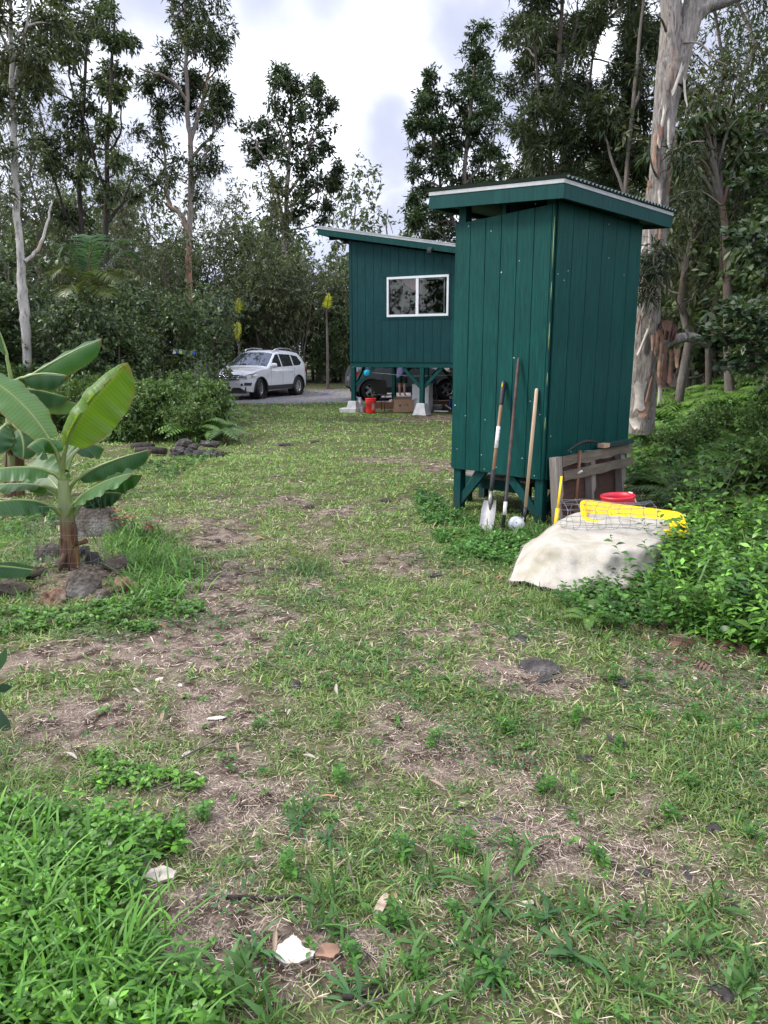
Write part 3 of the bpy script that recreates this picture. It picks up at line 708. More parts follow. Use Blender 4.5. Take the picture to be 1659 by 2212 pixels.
# digging bar
T2 = shw(-.034, .306, 1.553); G2 = gp(1086, 1151, hz(1.08, 6.54))
db = empty('digging_bar', G2, 0, 'tall rusty iron digging bar leaning on the shed between the two handled tools', 'digging bar')
a2 = lambda t: lerp(T2, G2, t) - Vector(db.location)
B().tube([a2(0), a2(.03), a2(.1), a2(.5), a2(.97), a2(1.0)], [.006, .014, .0155, .0155, .0155, .008], 6).obj('rod', M_rust, db)
B().tube([a2(.70), a2(.97)], .0162, 6).obj('dark_end', plain('dark_iron', (.03, .03, .032), .6, .4), db)
B().tube([a2(.825), a2(.90)], .0168, 8).obj('paint_band', M_flakewhite, db)
# hoe with pale handle
T3 = shw(-.034, .099, 1.277); G3 = on_plane(1132, 1128, shw(-.2, 0, 0), Vector((-math.cos(SA), -math.sin(SA), 0)))
hoe = empty('cultivator', G3, 0, 'pale new wooden handled cultivator with black curved tine leaning near the shed corner', 'garden tool')
a3 = lambda t: lerp(T3, G3, t) - Vector(hoe.location)
B().tube([a3(0), a3(.005), a3(.02), a3(.9)], [.006, .014, .0165, .0165], 12).obj('handle', M_palewood, hoe)
B().tube([a3(.885), a3(1.0)], [.0185, .015], 10).obj('ferrule', M_black, hoe)
B().box(a3(.975) + Vector((-.012, -.013, 0)), (.014, .004, .035)).obj('sticker', M_white, hoe)
B().tube([a3(1.0), a3(1.0) + Vector((.01, -.01, -.05)), a3(1.0) + Vector((-.02, -.03, -.085)), a3(1.0) + Vector((-.08, -.05, -.10)), a3(1.0) + Vector((-.12, -.06, -.095))], [.008, .008, .008, .007, .004], 6).obj('tine', M_black, hoe)
# white bowl lying in the grass
wp = pt(1115, 1133, 6.66)
wbw = B(); wbw.lathe([(.006, .075), (.04, .068), (.066, .04), (.078, 0), (.080, -.03), (.074, -.03), (.070, 0), (.05, .05), (0, .062)], 24)
tag(wbw.obj('bowl', M_white, loc=wp, rot=(R(62), R(-18), 0)), 'round white plastic bowl tipped in the grass beneath the shed', 'bowl')
# yellow stake handle
ya = shw(-.03, -.20, .50); yb = shw(-.20, -.26, .02)
yo = B(); o_ = yb; yo.tube([ya - o_, lerp(ya, yb, .6) - o_], .011, 8).tube([lerp(ya, yb, .58) - o_, Vector((0, 0, 0))], .019, 8)
tag(yo.obj('yellow_handle', M_yellow, loc=o_), 'thin yellow tool handle standing between the shed corner and the pallet', 'tool handle')

# ------------------------------------------------------------------ pallet on its side
M_ply = oldwood('red_brown_plywood', (.055, .026, .018), (.10, .05, .036), .8, (2, 2, 9))
pal = empty('pallet', shw(.02, -.13, 0), SA, 'weathered grey wooden pallet standing on its side against the shed', 'pallet')
pal.rotation_euler = (R(-6), 0, SA)
M_gw2 = oldwood('grey_brown_board', (.075, .06, .043), (.20, .165, .12), .85, (1.4, 10, 12))
def board(z0, z1, x0, x1, y, mat, nm='slat', th=.018, saggy=.0):
    b = B(); nn_ = 12; up_, dn_ = [], []
    for i in range(nn_ + 1):
        x = x0 + (x1 - x0) * i / nn_; k = math.sin(i * 1.7 + z0 * 30) * saggy
        up_.append((x, y, z1 + k * .3)); dn_.append((x, y, z0 + k - (saggy * 1.2 * math.exp(-((i - 5) / 2.2) ** 2))))
    b.prism(dn_ + up_[::-1], (0, th, 0)); return b.obj(nm, mat, pal)
board(.565, .655, .10, 1.50, -.05, M_gw2, saggy=.010)
board(.425, .515, .11, 1.51, -.055, M_gw2, saggy=.005)
for i, x in enumerate((.045, .70, 1.33)):
    b = B(); w_ = .10 if i == 0 else .085
    prof = [(x - w_ / 2, .0), (x + w_ / 2 - .03, .0), (x + w_ / 2 - .03, .13), (x + w_ / 2 - .045, .17), (x + w_ / 2 - .045, .24), (x + w_ / 2 - .01, .28), (x + w_ / 2, .30), (x + w_ / 2, .655), (x - w_ / 2, .655)]
    b.prism([(p[0], -.03 if i else -.045, p[1]) for p in prof], (0, .075, 0)); b.obj('stringer', M_greywood, pal)
B().box((.73, .055, .30), (1.36, .012, .60)).obj('backing_sheet', M_ply, pal)
board(.02, .10, .11, 1.5, .062, M_gw2)
sc_ = empty('timber_offcut', shw(.84, -.11, .668), SA - R(1), 'short dark green painted timber offcut lying on top of the pallet', 'timber')
B().box((.37, 0, .022), (.50, .075, .042), bev=.003).obj('timber_body', M_greentrim, sc_)
B().box((.06, 0, .022), (.118, .074, .041), bev=.003).obj('bare_end', plain('bare_timber', (.42, .27, .18), .8), sc_)
# pickaxe behind the slats
nrr = Vector((math.sin(SA), -math.cos(SA), 0)); PB = on_plane(1239, 1128, shw(0, -.145, 0), nrr); PT = on_plane(1253, 968, shw(0, -.115, 0), nrr)
pk = empty('pickaxe', PB, 0, 'old pickaxe with brown handle standing behind the pallet slats, its dark head above them', 'pickaxe')
q = lambda t: lerp(PB, PT, t) - PB
B().tube([q(0), q(.5), q(.97)], [.022, .018, .02], 10).obj('handle', plain('orange_brown_handle', (.15, .065, .03), .5, var=.3), pk)
xa_ = Vector((math.cos(SA), math.sin(SA), 0)); hc = q(.97)
hb = B(); rows = []
hp0 = on_plane(1226, 975, shw(0, -.16, 0), nrr) - PB; hp1 = on_plane(1298, 957, shw(0, -.16, 0), nrr) - PB; pts_ = [hp0 + (hp1 - hp0) * t + Vector((0, 0, .06 * math.sin(math.pi * t) * (1 - .3 * t))) for t in np.linspace(0, 1, 11)]
hb.tube(pts_, [.004, .008, .011, .014, .017, .018, .016, .013, .011, .008, .004], 6)
hb.obj('head', plain('black_iron', (.02, .018, .018), .6, .3), pk)
B().tube([q(.665) + Vector((-.01, -.022, 0)), q(.70) + Vector((.035, -.022, .002))], .009, 6).obj('label_tag', M_white, pk)

# ------------------------------------------------------------------ sacking over a heap
ctrl = [  # rows of (px, py, h): foot, lower face, brow, mid top, back
 [(1100, 1252, .02), (1158, 1264, .02), (1222, 1276, .02), (1310, 1276, .03), (1390, 1262, .05), (1425, 1240, .05)],
 [(1110, 1226, .05), (1164, 1226, .12), (1235, 1232, .135), (1318, 1232, .14), (1398, 1222, .13), (1436, 1204, .08)],
 [(1126, 1192, .10), (1172, 1184, .235), (1250, 1186, .255), (1330, 1190, .26), (1405, 1186, .24), (1448, 1172, .12)],
 [(1140, 1168, .12), (1190, 1156, .265), (1262, 1166, .275), (1340, 1172, .28), (1415, 1166, .265), (1460, 1150, .14)],
 [(1176, 1142, .15), (1217, 1128, .27), (1280, 1134, .28), (1350, 1142, .285), (1425, 1140, .27), (1470, 1128, .14)],
 [(1212, 1124, .16), (1245, 1109, .275), (1298, 1110, .285), (1362, 1118, .285), (1435, 1122, .26), (1480, 1112, .12)],
 [(1222, 1122, .02), (1262, 1112, .08), (1312, 1108, .08), (1375, 1110, .08), (1445, 1114, .08), (1490, 1108, .04)]]
CG = np.array([[list(gp(*p)) for p in r_] for r_ in ctrl])
def catmull(P, m):
    n_ = len(P); out = []
    for i in range(n_ - 1):
        p0, p1, p2, p3 = P[max(i - 1, 0)], P[i], P[i + 1], P[min(i + 2, n_ - 1)]
        for k in range(m):
            t = k / m; out.append(.5 * (2 * p1 + (p2 - p0) * t + (2 * p0 - 5 * p1 + 4 * p2 - p3) * t * t + (3 * p1 - p0 - 3 * p2 + p3) * t ** 3))
    out.append(P[-1]); return np.array(out)
G1 = catmull(CG, 9); G2_ = np.array([catmull(r_, 12) for r_ in G1])
ny, nx = G2_.shape[:2]
nzv = vnoise(G2_[..., 0], G2_[..., 1], 5, 3, 5) - .5; nz2 = vnoise(G2_[..., 0] * 2.2 + G2_[..., 2] * 2, G2_[..., 2] * 3 + G2_[..., 1] * .3, 6, 2, 6) - .5
G2_[..., 2] += nzv * .028; G2_[..., 1] += nz2 * .035; G2_[..., 0] += nz2 * .015
gy_ = np.linspace(0, 1, ny)[:, None]; frontm = np.exp(-((gy_ - .22) / .16) ** 2); G2_[..., 1] += frontm * (.016 * np.sin(G2_[..., 0] * 24 + 1.2 * np.sin(G2_[..., 2] * 18)) + .010 * np.sin(G2_[..., 0] * 51 + 2)); G2_[..., 2] -= .02 * np.exp(-((gy_ - .62) / .12) ** 2) * (1 + np.sin(G2_[..., 0] * 7))
fold = np.exp(-((np.arange(nx) / (nx - 1) - .22) / .035) ** 2)[None, :] * np.linspace(1, 0, ny)[:, None] ** .7
G2_[..., 1] -= .04 * fold
t_ = NT('burlap'); v_ = t_.coords((1, 1, 1)); 
wv1 = t_.n('ShaderNodeTexWave', bands_direction='X'); wv1.inputs['Scale'].default_value = 55; wv1.inputs['Distortion'].default_value = 1.5; wv1.inputs['Detail Scale'].default_value = 3
wv2 = t_.n('ShaderNodeTexWave', bands_direction='Z'); wv2.inputs['Scale'].default_value = 55; wv2.inputs['Distortion'].default_value = 1.5; wv2.inputs['Detail Scale'].default_value = 3
t_.l(v_, wv1.inputs['Vector']); t_.l(v_, wv2.inputs['Vector'])
wvm = t_.mix(.5, wv1.outputs['Color'], wv2.outputs['Color']); sp_ = t_.noise(v_, 90, 3); st_ = t_.noise(t_.coords((2.4, 2.4, .8)), 2.6, 5)
cb = t_.mix(t_.ramp(sp_, [(.35, 0.0), (.7, .6)]), (.47, .435, .38), (.33, .30, .25))
cb = t_.mix(t_.ramp(wvm, [(.2, .0), (.8, .28)]), cb, (.30, .26, .20))
cb = t_.mix(t_.ramp(st_, [(.46, 0.0), (.66, .5)]), cb, (.23, .205, .12))
t_.base(cb).pr(Roughness=.95); t_.bump(t_.mix(.5, wvm, sp_), .55, .004)
M_burlap = t_.m
idx = np.arange(ny * nx).reshape(ny, nx)
F = np.stack([idx[:-1, :-1], idx[:-1, 1:], idx[1:, 1:], idx[1:, :-1]], -1).reshape(-1, 4)
mo = add('sacking', np_mesh('sacking', G2_.reshape(-1, 3), [F], M_burlap, smooth=True))
tag(mo, 'dirty beige burlap sheet draped over a low heap beside the shed', 'burlap sheet')
fr_ = B()
for i in range(0, nx, 1):
    p = Vector(G2_[0, i]); fr_.tube([p, p + Vector((random.uniform(-.012, .012), -.012, -.006)), p + Vector((random.uniform(-.02, .02), -.02, -.02))], [.0025, .002, .001], 3)
for i in range(0, ny):
    p = Vector(G2_[i, 0]); fr_.tube([p, p + Vector((-.014, random.uniform(-.012, .012), -.005)), p + Vector((-.022, random.uniform(-.02, .02), -.015))], [.0025, .002, .001], 3)
fr_.obj('fringe', M_burlap, mo)['kind'] = 'stuff'
# twig with dry tendrils
tw_ = B(); o0 = pt(1305, 1182, 5.25); o0.z += .012
tw_.tube([(0, 0, 0), (.03, 0, .012), (.055, .0, .012)], [.006, .008, .004], 6)
for k in range(5): tw_.tube([(.05, 0, .012), (.085 + .02 * k, -.012 - .004 * k, .022), (.12 + .02 * k, -.02 + .01 * k, .008), (.135 + .01 * k, -.035 + .012 * k, -.004)], .0018, 4)
tag(tw_.obj('dry_stalk', M_handle, loc=o0), 'dry brown flower stalk lying on the burlap below the wire cage', 'dry stalk')
# wire cage
ca = Vector((1.36, 5.50, .395)); cb_ = Vector((2.02, 5.47, .385))
wc = empty('wire_cage', ca, 0, 'roll of square galvanised wire mesh lying on the burlap', 'wire cage')
axv = (cb_ - ca); upv = Vector((0, 0, 1)); sdv = axv.normalized().cross(upv)
def cpt(t, ang, j=0): return axv * t + sdv * math.cos(ang) * (.155 + .02 * math.sin(t * 5 + ang)) + upv * math.sin(ang) * (.105 + .012 * math.sin(t * 7)) + Vector((random.uniform(-j, j), random.uniform(-j, j), random.uniform(-j, j)))
for t in np.linspace(0, 1, 8):
    t = t + random.uniform(-.01, .01); B().tube([cpt(t + .012 * math.sin(k), 2 * math.pi * k / 22, .004) for k in range(23)], .0017, 4, caps=False).obj('ring_wire', M_wire, wc)
for k in range(15):
    an = 2 * math.pi * k / 15 + .1; B().tube([cpt(t, an + .1 * math.sin(t * 4 + k), .004) for t in np.linspace(-.02, 1.02, 10)], .0014, 4, caps=False).obj('long_wire', M_wire, wc)
# yellow tray
ty = empty('plastic_tray', pt(1368, 1118, 5.86), 0, 'shallow bright yellow plastic tray lying upside down behind the wire cage', 'tray')
ty.rotation_euler = (R(15), R(6), R(-9))
b = B(); L_, W_ = .42, .20
def rr(hx_, hy_, r_, z, k=5):
    out = []
    for (cx_, cy_, a0) in ((hx_ - r_, hy_ - r_, 0), (-hx_ + r_, hy_ - r_, 90), (-hx_ + r_, -hy_ + r_, 180), (hx_ - r_, -hy_ + r_, 270)):
        for i in range(k): an = R(a0 + 90 * i / (k - 1)); out.append((cx_ + r_ * math.cos(an), cy_ + r_ * math.sin(an), z))
    return out
b.grid([rr(L_, W_, .06, -.012), rr(L_ - .005, W_ - .005, .06, .012), rr(L_ - .015, W_ - .015, .06, .018), rr(L_ - .04, W_ - .04, .05, .014), rr(L_ - .06, W_ - .06, .04, -.035), rr(L_ - .09, W_ - .085, .03, -.04)], closed=True)
b.face(rr(L_ - .09, W_ - .085, .03, -.04))
b.obj('tray_body', M_yellow, ty)
for sx_ in np.linspace(-.30, .30, 6):
    B().box((sx_, 0, -.03), (.022, .22, .03), bev=.006).obj('rib', M_yellow, ty)
for sx_ in (-.2, 0, .2):
    B().box((sx_, W_ - .03, -.012), (.06, .03, .04), bev=.006).obj('lug', M_yellow, ty); B().box((sx_, -W_ + .03, -.012), (.06, .03, .04), bev=.006).obj('lug', M_yellow, ty)
# red bucket
def bucket(loc, r, h, mat, label, name='bucket'):
    bk = empty(name, loc, 0, label, 'bucket')
    prof = [(0, .004), (r * .82, .004), (r * .84, .02), (r * .93, h * .72), (r * .99, h * .73), (r * .945, h * .76), (r * .95, h * .82), (r * 1.0, h * .83), (r * .955, h * .86), (r * .965, h * .93), (r * 1.02, h * .94), (r * 1.02, h), (r * .97, h), (r * .95, h * .9), (r * .82, .03), (0, .02)]
    B().lathe(prof, 32).obj('pail', mat, bk)
    B().tube([(-r, 0, h * .84), (-r * .9, -r * .65, h * .70), (0, -r * 1.08, h * .62), (r * .9, -r * .65, h * .70), (r, 0, h * .84)], .003, 5).obj('bail', M_wire, bk)
    return bk
b1 = bucket(Vector((2.09, 6.42, -.005)), .148, .37, plain('crimson_plastic', (.50, .012, .03), .4, var=.08), 'crimson plastic bucket beside the pallet, behind the yellow tray')
b1.rotation_euler = (R(2), R(3), R(200))
B().box((-.165, -.01, .33), (.012, .05, .10), Matrix.Rotation(R(25), 3, 'Y')).obj('paper_tag', plain('pink_paper', (.75, .55, .55), .7), b1)

# ================================================================== UNDER THE HOUSE
rb_ = gp(801, 891.5); b2 = bucket(Vector((rb_.x, rb_.y, .0)), .15, .385, M_orangered, 'bright red bucket with white lettering under the house')
lg = B()
def arcp(th, z, off=.003):
    rr_ = .15 * (.84 + (.93 - .84) * (z / .28)) + off; return (rr_ * math.sin(th), -rr_ * math.cos(th), z)
def patch(t0, t1, z0, z1): lg.grid([[arcp(t, z) for t in np.linspace(t0, t1, 5)] for z in (z0, z1)])
for (t0, t1, z0, z1) in ((.25, 1.05, .255, .262), (.25, 1.05, .085, .092), (.25, .28, .085, .262), (1.02, 1.05, .085, .262), (.36, .42, .11, .23), (.50, .56, .12, .24), (.42, .50, .17, .18), (.64, .69, .11, .23), (.69, .80, .11, .125), (.69, .80, .165, .178), (.69, .80, .218, .23), (.86, .91, .11, .23), (.91, .98, .218, .23)): patch(t0, t1, z0, z1)
lg.obj('lettering', M_white, b2)
cp_ = gp(826, 890)
ch = empty('chair', (cp_.x, cp_.y + .35, .0), R(-35), 'black plastic shell chair with thin metal legs under the house', 'chair')
rows = []
for v in np.linspace(0, 1, 7):
    z = .47 + .40 * v; wv = .25 + .025 * v - (.03 if v > .9 else 0); rows.append([(q * wv, -.20 - .07 * v + .05 * q * q, z - .012 * q * q) for q in np.linspace(-1, 1, 9)])
bb_ = B(); bb_.grid(rows); bb_.grid([[Vector(p) + Vector((0, .012, 0)) for p in r_] for r_ in rows[::-1]]); bb_.obj('backrest', M_black, ch)
sb_ = B(); sb_.box((0, .05, .44), (.44, .44, .022), bev=.01); sb_.obj('seat', M_black, ch)
M_leg = plain('black_steel', (.03, .03, .03), .4, .6)
for sx_ in (-.2, .2):
    B().tube([(sx_, -.15, .45), (sx_ * 1.1, -.22, 0)], .011, 6).obj('leg', M_leg, ch); B().tube([(sx_, .22, .44), (sx_ * 1.1, .27, 0)], .011, 6).obj('leg', M_leg, ch)
    B().tube([(sx_ * .6, -.12, .45), (sx_ * .6, -.225, .52)], .012, 6).obj('back_support', M_leg, ch)
# cardboard box
bp = gp(871, 889.5)
bx = empty('cardboard_box', (bp.x, bp.y + .1, 0), R(4), 'open brown cardboard box with dark blue LIFE print under the house', 'box')
M_card = plain('cardboard', (.36, .22, .13), .85, var=.12, bump=.1)
cbx = B(); w2, d2, h2 = .265, .2, .33
for (c, s_) in (((0, -d2, h2 / 2), (2 * w2, .006, h2)), ((0, d2, h2 / 2), (2 * w2, .006, h2)), ((-w2, 0, h2 / 2), (.006, 2 * d2 - .012, h2)), ((w2, 0, h2 / 2), (.006, 2 * d2 - .012, h2)), ((0, 0, .006), (2 * w2 - .012, 2 * d2 - .012, .006))): cbx.box(c, s_)
cbx.obj('carton', M_card, bx)
B().prism([(-w2, -d2, h2), (w2, -d2, h2), (w2 + .02, -d2 - .03, h2 - .10), (-w2 - .01, -d2 - .04, h2 - .08)], (0, -.004, .002)).obj('flap', M_card, bx) if False else None
B().prism([(-w2, d2, h2), (w2, d2, h2), (w2 - .01, d2 + .09, h2 + .05), (-w2 + .01, d2 + .09, h2 + .05)], (0, .003, .004)).obj('flap', M_card, bx)
B().prism([(w2, -d2, h2), (w2, d2, h2), (w2 + .08, d2 - .01, h2 + .03), (w2 + .08, -d2 + .01, h2 + .03)], (.003, 0, .004)).obj('flap', M_card, bx)
B().prism([(-w2, -d2, h2), (-w2, d2, h2), (-w2 - .05, d2 - .01, h2 - .07), (-w2 - .05, -d2 + .01, h2 - .07)], (-.003, 0, .004)).obj('flap', M_card, bx)
M_ink = plain('blue_ink', (.03, .04, .10), .8, bump=0)
FM = Matrix.Rotation(R(90), 4, 'X')
text_mesh('print_word', 'LIFE', .085, M_ink, bx, Matrix.Translation((.055, -d2 - .0045, .19)) @ FM, .001)
em2 = B()
for k in range(6):
    an = R(60 * k + 30); em2.bar((-.105, -d2 - .005, .175), (-.105 + .036 * math.cos(an), -d2 - .005, .175 + .036 * math.sin(an)), .016, .002, up=(0, 1, 0))
em2.obj('print_emblem', M_ink, bx)
# refrigerator
fp_ = gp(913, 890)
fr2 = empty('mini_fridge', (fp_.x, fp_.y + .25, .0), R(-17), 'small white refrigerator standing behind the middle front post of the house', 'refrigerator')
B().box((0, .03, .375), (.47, .42, .73), bev=.008).obj('upright_box', M_white, fr2)
B().box((0, -.21, .385), (.47, .05, .70), bev=.01).obj('door', M_white, fr2)
B().box((0, -.03, .745), (.48, .50, .018), bev=.004).obj('top_panel', plain('fridge_top', (.62, .63, .63), .4), fr2)
B().box((.19, -.24, .60), (.02, .02, .14), bev=.004).obj('handle', M_white, fr2)
# pompom on a cord, clothes line
pc = pt(793, 805.5, 20.0)
pm = empty('hanging_pompom', pc, 0, 'turquoise ruffled ball hanging by a white cord from the house beam', 'pompom')
b = B(); rs = random.Random(3)
bmesh.ops.create_icosphere(b.bm, subdivisions=4, radius=.078)
for v in b.bm.verts:
    k = .86 + .28 * rs.random(); v.co *= k
b.obj('ball', plain('turquoise_mesh', (.01, .42, .60), .7, var=.3, scale=30), pm)
B().tube([(0, 0, .07), (.005, 0, .2), (.0, 0, .36)], .005, 5).obj('cord', M_white, pm)
B().tube([(0, 0, -.07), (-.01, 0, -.2), (.0, 0, -.32)], .003, 4).obj('tail', M_black, pm)
lp = [pt(785, 803.5, 20.15), pt(823, 806.5, 20.1), pt(860, 810, 20.05), pt(892, 812.5, 20.0), pt(930, 812, 19.9), pt(982, 810, 19.8)]
o0 = lp[0]; ln = B(); ln.tube([p - o0 for p in lp], .007, 5)
tag(ln.obj('clothes_line', plain('white_rope', (.70, .70, .70), .8), loc=o0), 'pale rope strung below the house floor from post to post', 'rope')
# boards, cooler, pipes
def single(name, mat, label, cat, loc, rotz, f, group=None):
    b = B(); f(b); o = b.obj(name, mat, loc=loc, rot=(0, 0, rotz)); return tag(o, label, cat, group)
M_brownb = plain('brown_timber', (.16, .075, .045), .8, var=.25)
q1 = gp(830, 885); single('timber_board', M_brownb, 'brown timber board on edge behind the red bucket under the house', 'board', (q1.x, q1.y + .35, .10), R(-6), lambda b: b.box((0, 0, 0), (.95, .05, .19), bev=.004))
q1 = gp(962, 883); single('timber_board', M_brownb, 'brown timber board on edge right of the small refrigerator', 'board', (q1.x, q1.y + .3, .12), R(-10), lambda b: b.box((0, 0, 0), (.95, .05, .18), bev=.004))
q1 = gp(979, 884)
ck = empty('drink_cooler', (q1.x, q1.y, 0), R(-10), 'blue drinks cooler with white lid beside the shed edge', 'cooler')
B().lathe([(0, .02), (.10, .02), (.11, .03), (.115, .30), (0, .30)], 20).obj('cooler_body', plain('blue_plastic', (.01, .06, .42), .4), ck)
B().lathe([(0, .30), (.12, .30), (.12, .345), (.10, .37), (0, .37)], 20).obj('lid', M_white, ck)
for k, (xa_2, xb_2, yy, lab) in enumerate(((938, 968, 890.5, 'longest white plastic pipe lying on the soil right of the refrigerator'), (962, 974, 886, 'short white plastic pipe propped slantwise under the house'))):
    A_ = gp(xa_2, yy); B_ = gp(xb_2, yy + 1); A_.z = .03; B_.z = .03 + .0
    if k: B_.z = .05; A_.z = .14
    b = B(); b.tube([Vector((0, 0, 0)), B_ - A_], .022, 8)
    tag(b.obj('pipe', M_white, loc=A_), lab, 'pipe')
tb0 = gp(945, 886)
single('plastic_tub', plain('clear_tub', (.5, .52, .52), .3), 'low translucent plastic tub on the soil beside the refrigerator', 'tub', (tb0.x, tb0.y + .1, 0), 0, lambda b: b.lathe([(0, .01), (.13, .01), (.17, .14), (.18, .145), (.165, .14), (.12, .02), (0, .02)], 20))
# green steps with the person
sp0 = Vector((.62, 24.55, 0))
stp = empty('step_stool', sp0, R(5), 'dark green two tread step stool under the house with a pale lower tread', 'step stool')
B().box((.0, 0, .185), (.62, .34, .03)).obj('tread', M_white, stp); B().box((.55, .12, .42), (.60, .34, .03)).obj('tread', M_greentrim, stp)
B().box((.55, -.03, .21), (.58, .04, .40)).obj('riser', M_greentrim, stp); B().box((.0, .0, .085), (.58, .30, .17)).obj('base', M_greentrim, stp)
B().box((-.28, .0, .08), (.04, .3, .16)).obj('side', M_greentrim, stp)
tbp = Vector((1.25, 22.6, 0))
tbl = empty('side_table', tbp, R(8), 'dark low table with splayed legs beside the refrigerator under the house', 'table')
B().box((0, 0, .62), (.70, .5, .035), bev=.005).obj('table_top', M_greentrim, tbl)
for sx_ in (-1, 1):
    for sy_ in (-1, 1): B().bar((sx_ * .28, sy_ * .2, .61), (sx_ * .36, sy_ * .22, 0), .05, .04).obj('leg', M_trim, tbl)
single('storage_bin', plain('blue_grey_plastic', (.03, .07, .13), .4), 'small dark blue plastic bin standing on the low dark table', 'bin', (1.42, 22.6, .64), 0, lambda b: b.box((0, 0, .09), (.34, .26, .17), bev=.02))
# flags
fc = [pt(366, 757, 19.2), pt(383, 754, 19.25), pt(398, 757, 19.3), pt(412, 759, 19.35), pt(424, 757, 19.4)]
fg = empty('prayer_flags', fc[0], 0, 'short string of small coloured cloth flags hung between thin tree stems', 'flags')
B().tube([p - fc[0] for p in fc], .004, 4).obj('cord', M_white, fg)
def along(t):
    t *= 4; i = min(int(t), 3); return fc[i] + (fc[i + 1] - fc[i]) * (t - i) - fc[0]
for k, (t0, c) in enumerate(((.10, (.75, .75, .75)), (.21, (.03, .10, .5)), (.31, (.75, .68, .08)), (.43, (.06, .28, .14)), (.60, (.42, .02, .05)), (.72, (.72, .72, .75)), (.84, (.03, .12, .6)))):
    p0, p1 = along(t0), along(min(t0 + .105, 1)); b = B(); hgt_ = .105
    b.grid([[p0 + (p1 - p0) * u_ + Vector((0, .015 * math.sin(v * 4 + u_ * 3 + k), -hgt_ * v)) for u_ in (0, .5, 1)] for v in (0, .33, .66, 1)])
    b.obj('flag', plain('flag_cloth', c, .8, bump=0), fg)
# solar path light
sl0 = pt(711, 832, 30.0)
sol = empty('path_light', sl0, 0, 'small black solar path light on a stake beyond the gravel drive', 'path light')
B().tube([(0, 0, -.1), (0, 0, .16)], .012, 6).obj('stake', M_black, sol)
B().lathe([(.03, .16), (.05, .17), (.05, .25)], 12).obj('lantern', plain('smoked_lens', (.12, .12, .12), .3), sol)
B().lathe([(.075, .25), (.08, .26), (.05, .285), (0, .29)], 14).obj('cap', M_black, sol)

# ------------------------------------------------------------------ person (body as one continuous skin)
pe = Vector((.60, 24.52, .20))
M_skin = plain('skin', (.42, .23, .16), .55, var=.1, bump=0); M_shirt = plain('lavender_cloth', (.16, .15, .30), .85, var=.2); M_short = plain('dark_shorts', (.02, .025, .02), .85)
per = empty('person', pe, R(160), 'person in a loose lavender shirt and dark shorts standing barefoot under the house', 'person')
bm_ = bmesh.new(); sk = bm_.verts.layers.skin.verify()
def V_(p, r):
    v = bm_.verts.new(p); v[sk].radius = (r if hasattr(r, '__len__') else (r, r)); return v
Hs = 1.42 / 1.7
def P_(x, y, z): return (x * Hs, y * Hs, z * Hs)
pel = V_(P_(0, 0, .93), (.135 * Hs, .10 * Hs)); pel[sk].use_root = True
ch1 = V_(P_(0, .0, 1.15), (.125 * Hs, .09 * Hs)); ch2 = V_(P_(0, .0, 1.34), (.15 * Hs, .10 * Hs)); nk = V_(P_(0, .01, 1.46), .05 * Hs); hd0 = V_(P_(0, -.01, 1.56), (.07 * Hs, .085 * Hs)); hd = V_(P_(0, -.01, 1.65), (.075 * Hs, .09 * Hs)); ht = V_(P_(0, .0, 1.71), .05 * Hs)
for a_, b__ in ((pel, ch1), (ch1, ch2), (ch2, nk), (nk, hd0), (hd0, hd), (hd, ht)): bm_.edges.new((a_, b__))
for s_ in (-1, 1):
    hp = V_(P_(s_ * .09, 0, .86), .085 * Hs); kn = V_(P_(s_ * .10, -.01, .48), .055 * Hs); cf = V_(P_(s_ * .10, .02, .34), .055 * Hs); an = V_(P_(s_ * .10, .02, .08), .036 * Hs); ft = V_(P_(s_ * .11, -.06, .03), .034 * Hs); to = V_(P_(s_ * .12, -.14, .02), .026 * Hs)
    for a_, b__ in ((pel, hp), (hp, kn), (kn, cf), (cf, an), (an, ft), (ft, to)): bm_.edges.new((a_, b__))
    sh = V_(P_(s_ * .17, 0, 1.38), .055 * Hs); el = V_(P_(s_ * .23, .02, 1.10), .04 * Hs); wr_ = V_(P_(s_ * .22, -.10, .90), .027 * Hs); pa = V_(P_(s_ * .215, -.14, .83), (.034 * Hs, .018 * Hs))
    for a_, b__ in ((ch2, sh), (sh, el), (el, wr_), (wr_, pa)): bm_.edges.new((a_, b__))
    for k in range(4):
        f1 = V_(P_(s_ * (.195 + .014 * k), -.165, .775 + .004 * abs(k - 1.5)), .0085 * Hs); f2 = V_(P_(s_ * (.19 + .014 * k), -.16, .735 + .006 * abs(k - 1.5)), .007 * Hs); bm_.edges.new((pa, f1)); bm_.edges.new((f1, f2))
    th = V_(P_(s_ * .18, -.16, .82), .009 * Hs); th2 = V_(P_(s_ * .17, -.175, .79), .0075 * Hs); bm_.edges.new((pa, th)); bm_.edges.new((th, th2))
me_ = bpy.data.meshes.new('body'); bm_.to_mesh(me_); bm_.free(); me_.materials.append(M_skin)
bo = add('body', me_, per); bo.modifiers.new('skin', 'SKIN'); sm = bo.modifiers.new('sub', 'SUBSURF'); sm.levels = 2; sm.render_levels = 2
for p_ in me_.polygons: p_.use_smooth = True
def ring(z, rx, ry, w_=0, n_=20): return [((rx + w_ * math.sin(5 * a_)) * math.cos(a_) * Hs, (ry + w_ * math.sin(4 * a_ + 1)) * math.sin(a_) * Hs, z * Hs) for a_ in np.linspace(0, 2 * math.pi, n_, endpoint=False)]
b = B(); b.grid([ring(.72, .22, .165, .014), ring(.95, .205, .15, .01), ring(1.15, .185, .14, .006), ring(1.32, .20, .14), ring(1.42, .15, .11), ring(1.46, .07, .07)], closed=True)
for s_ in (-1, 1): b.tube([P_(s_ * .15, 0, 1.38), P_(s_ * .21, .01, 1.22), P_(s_ * .235, .02, 1.08)], [.085 * Hs, .08 * Hs, .085 * Hs], 12, caps=False)
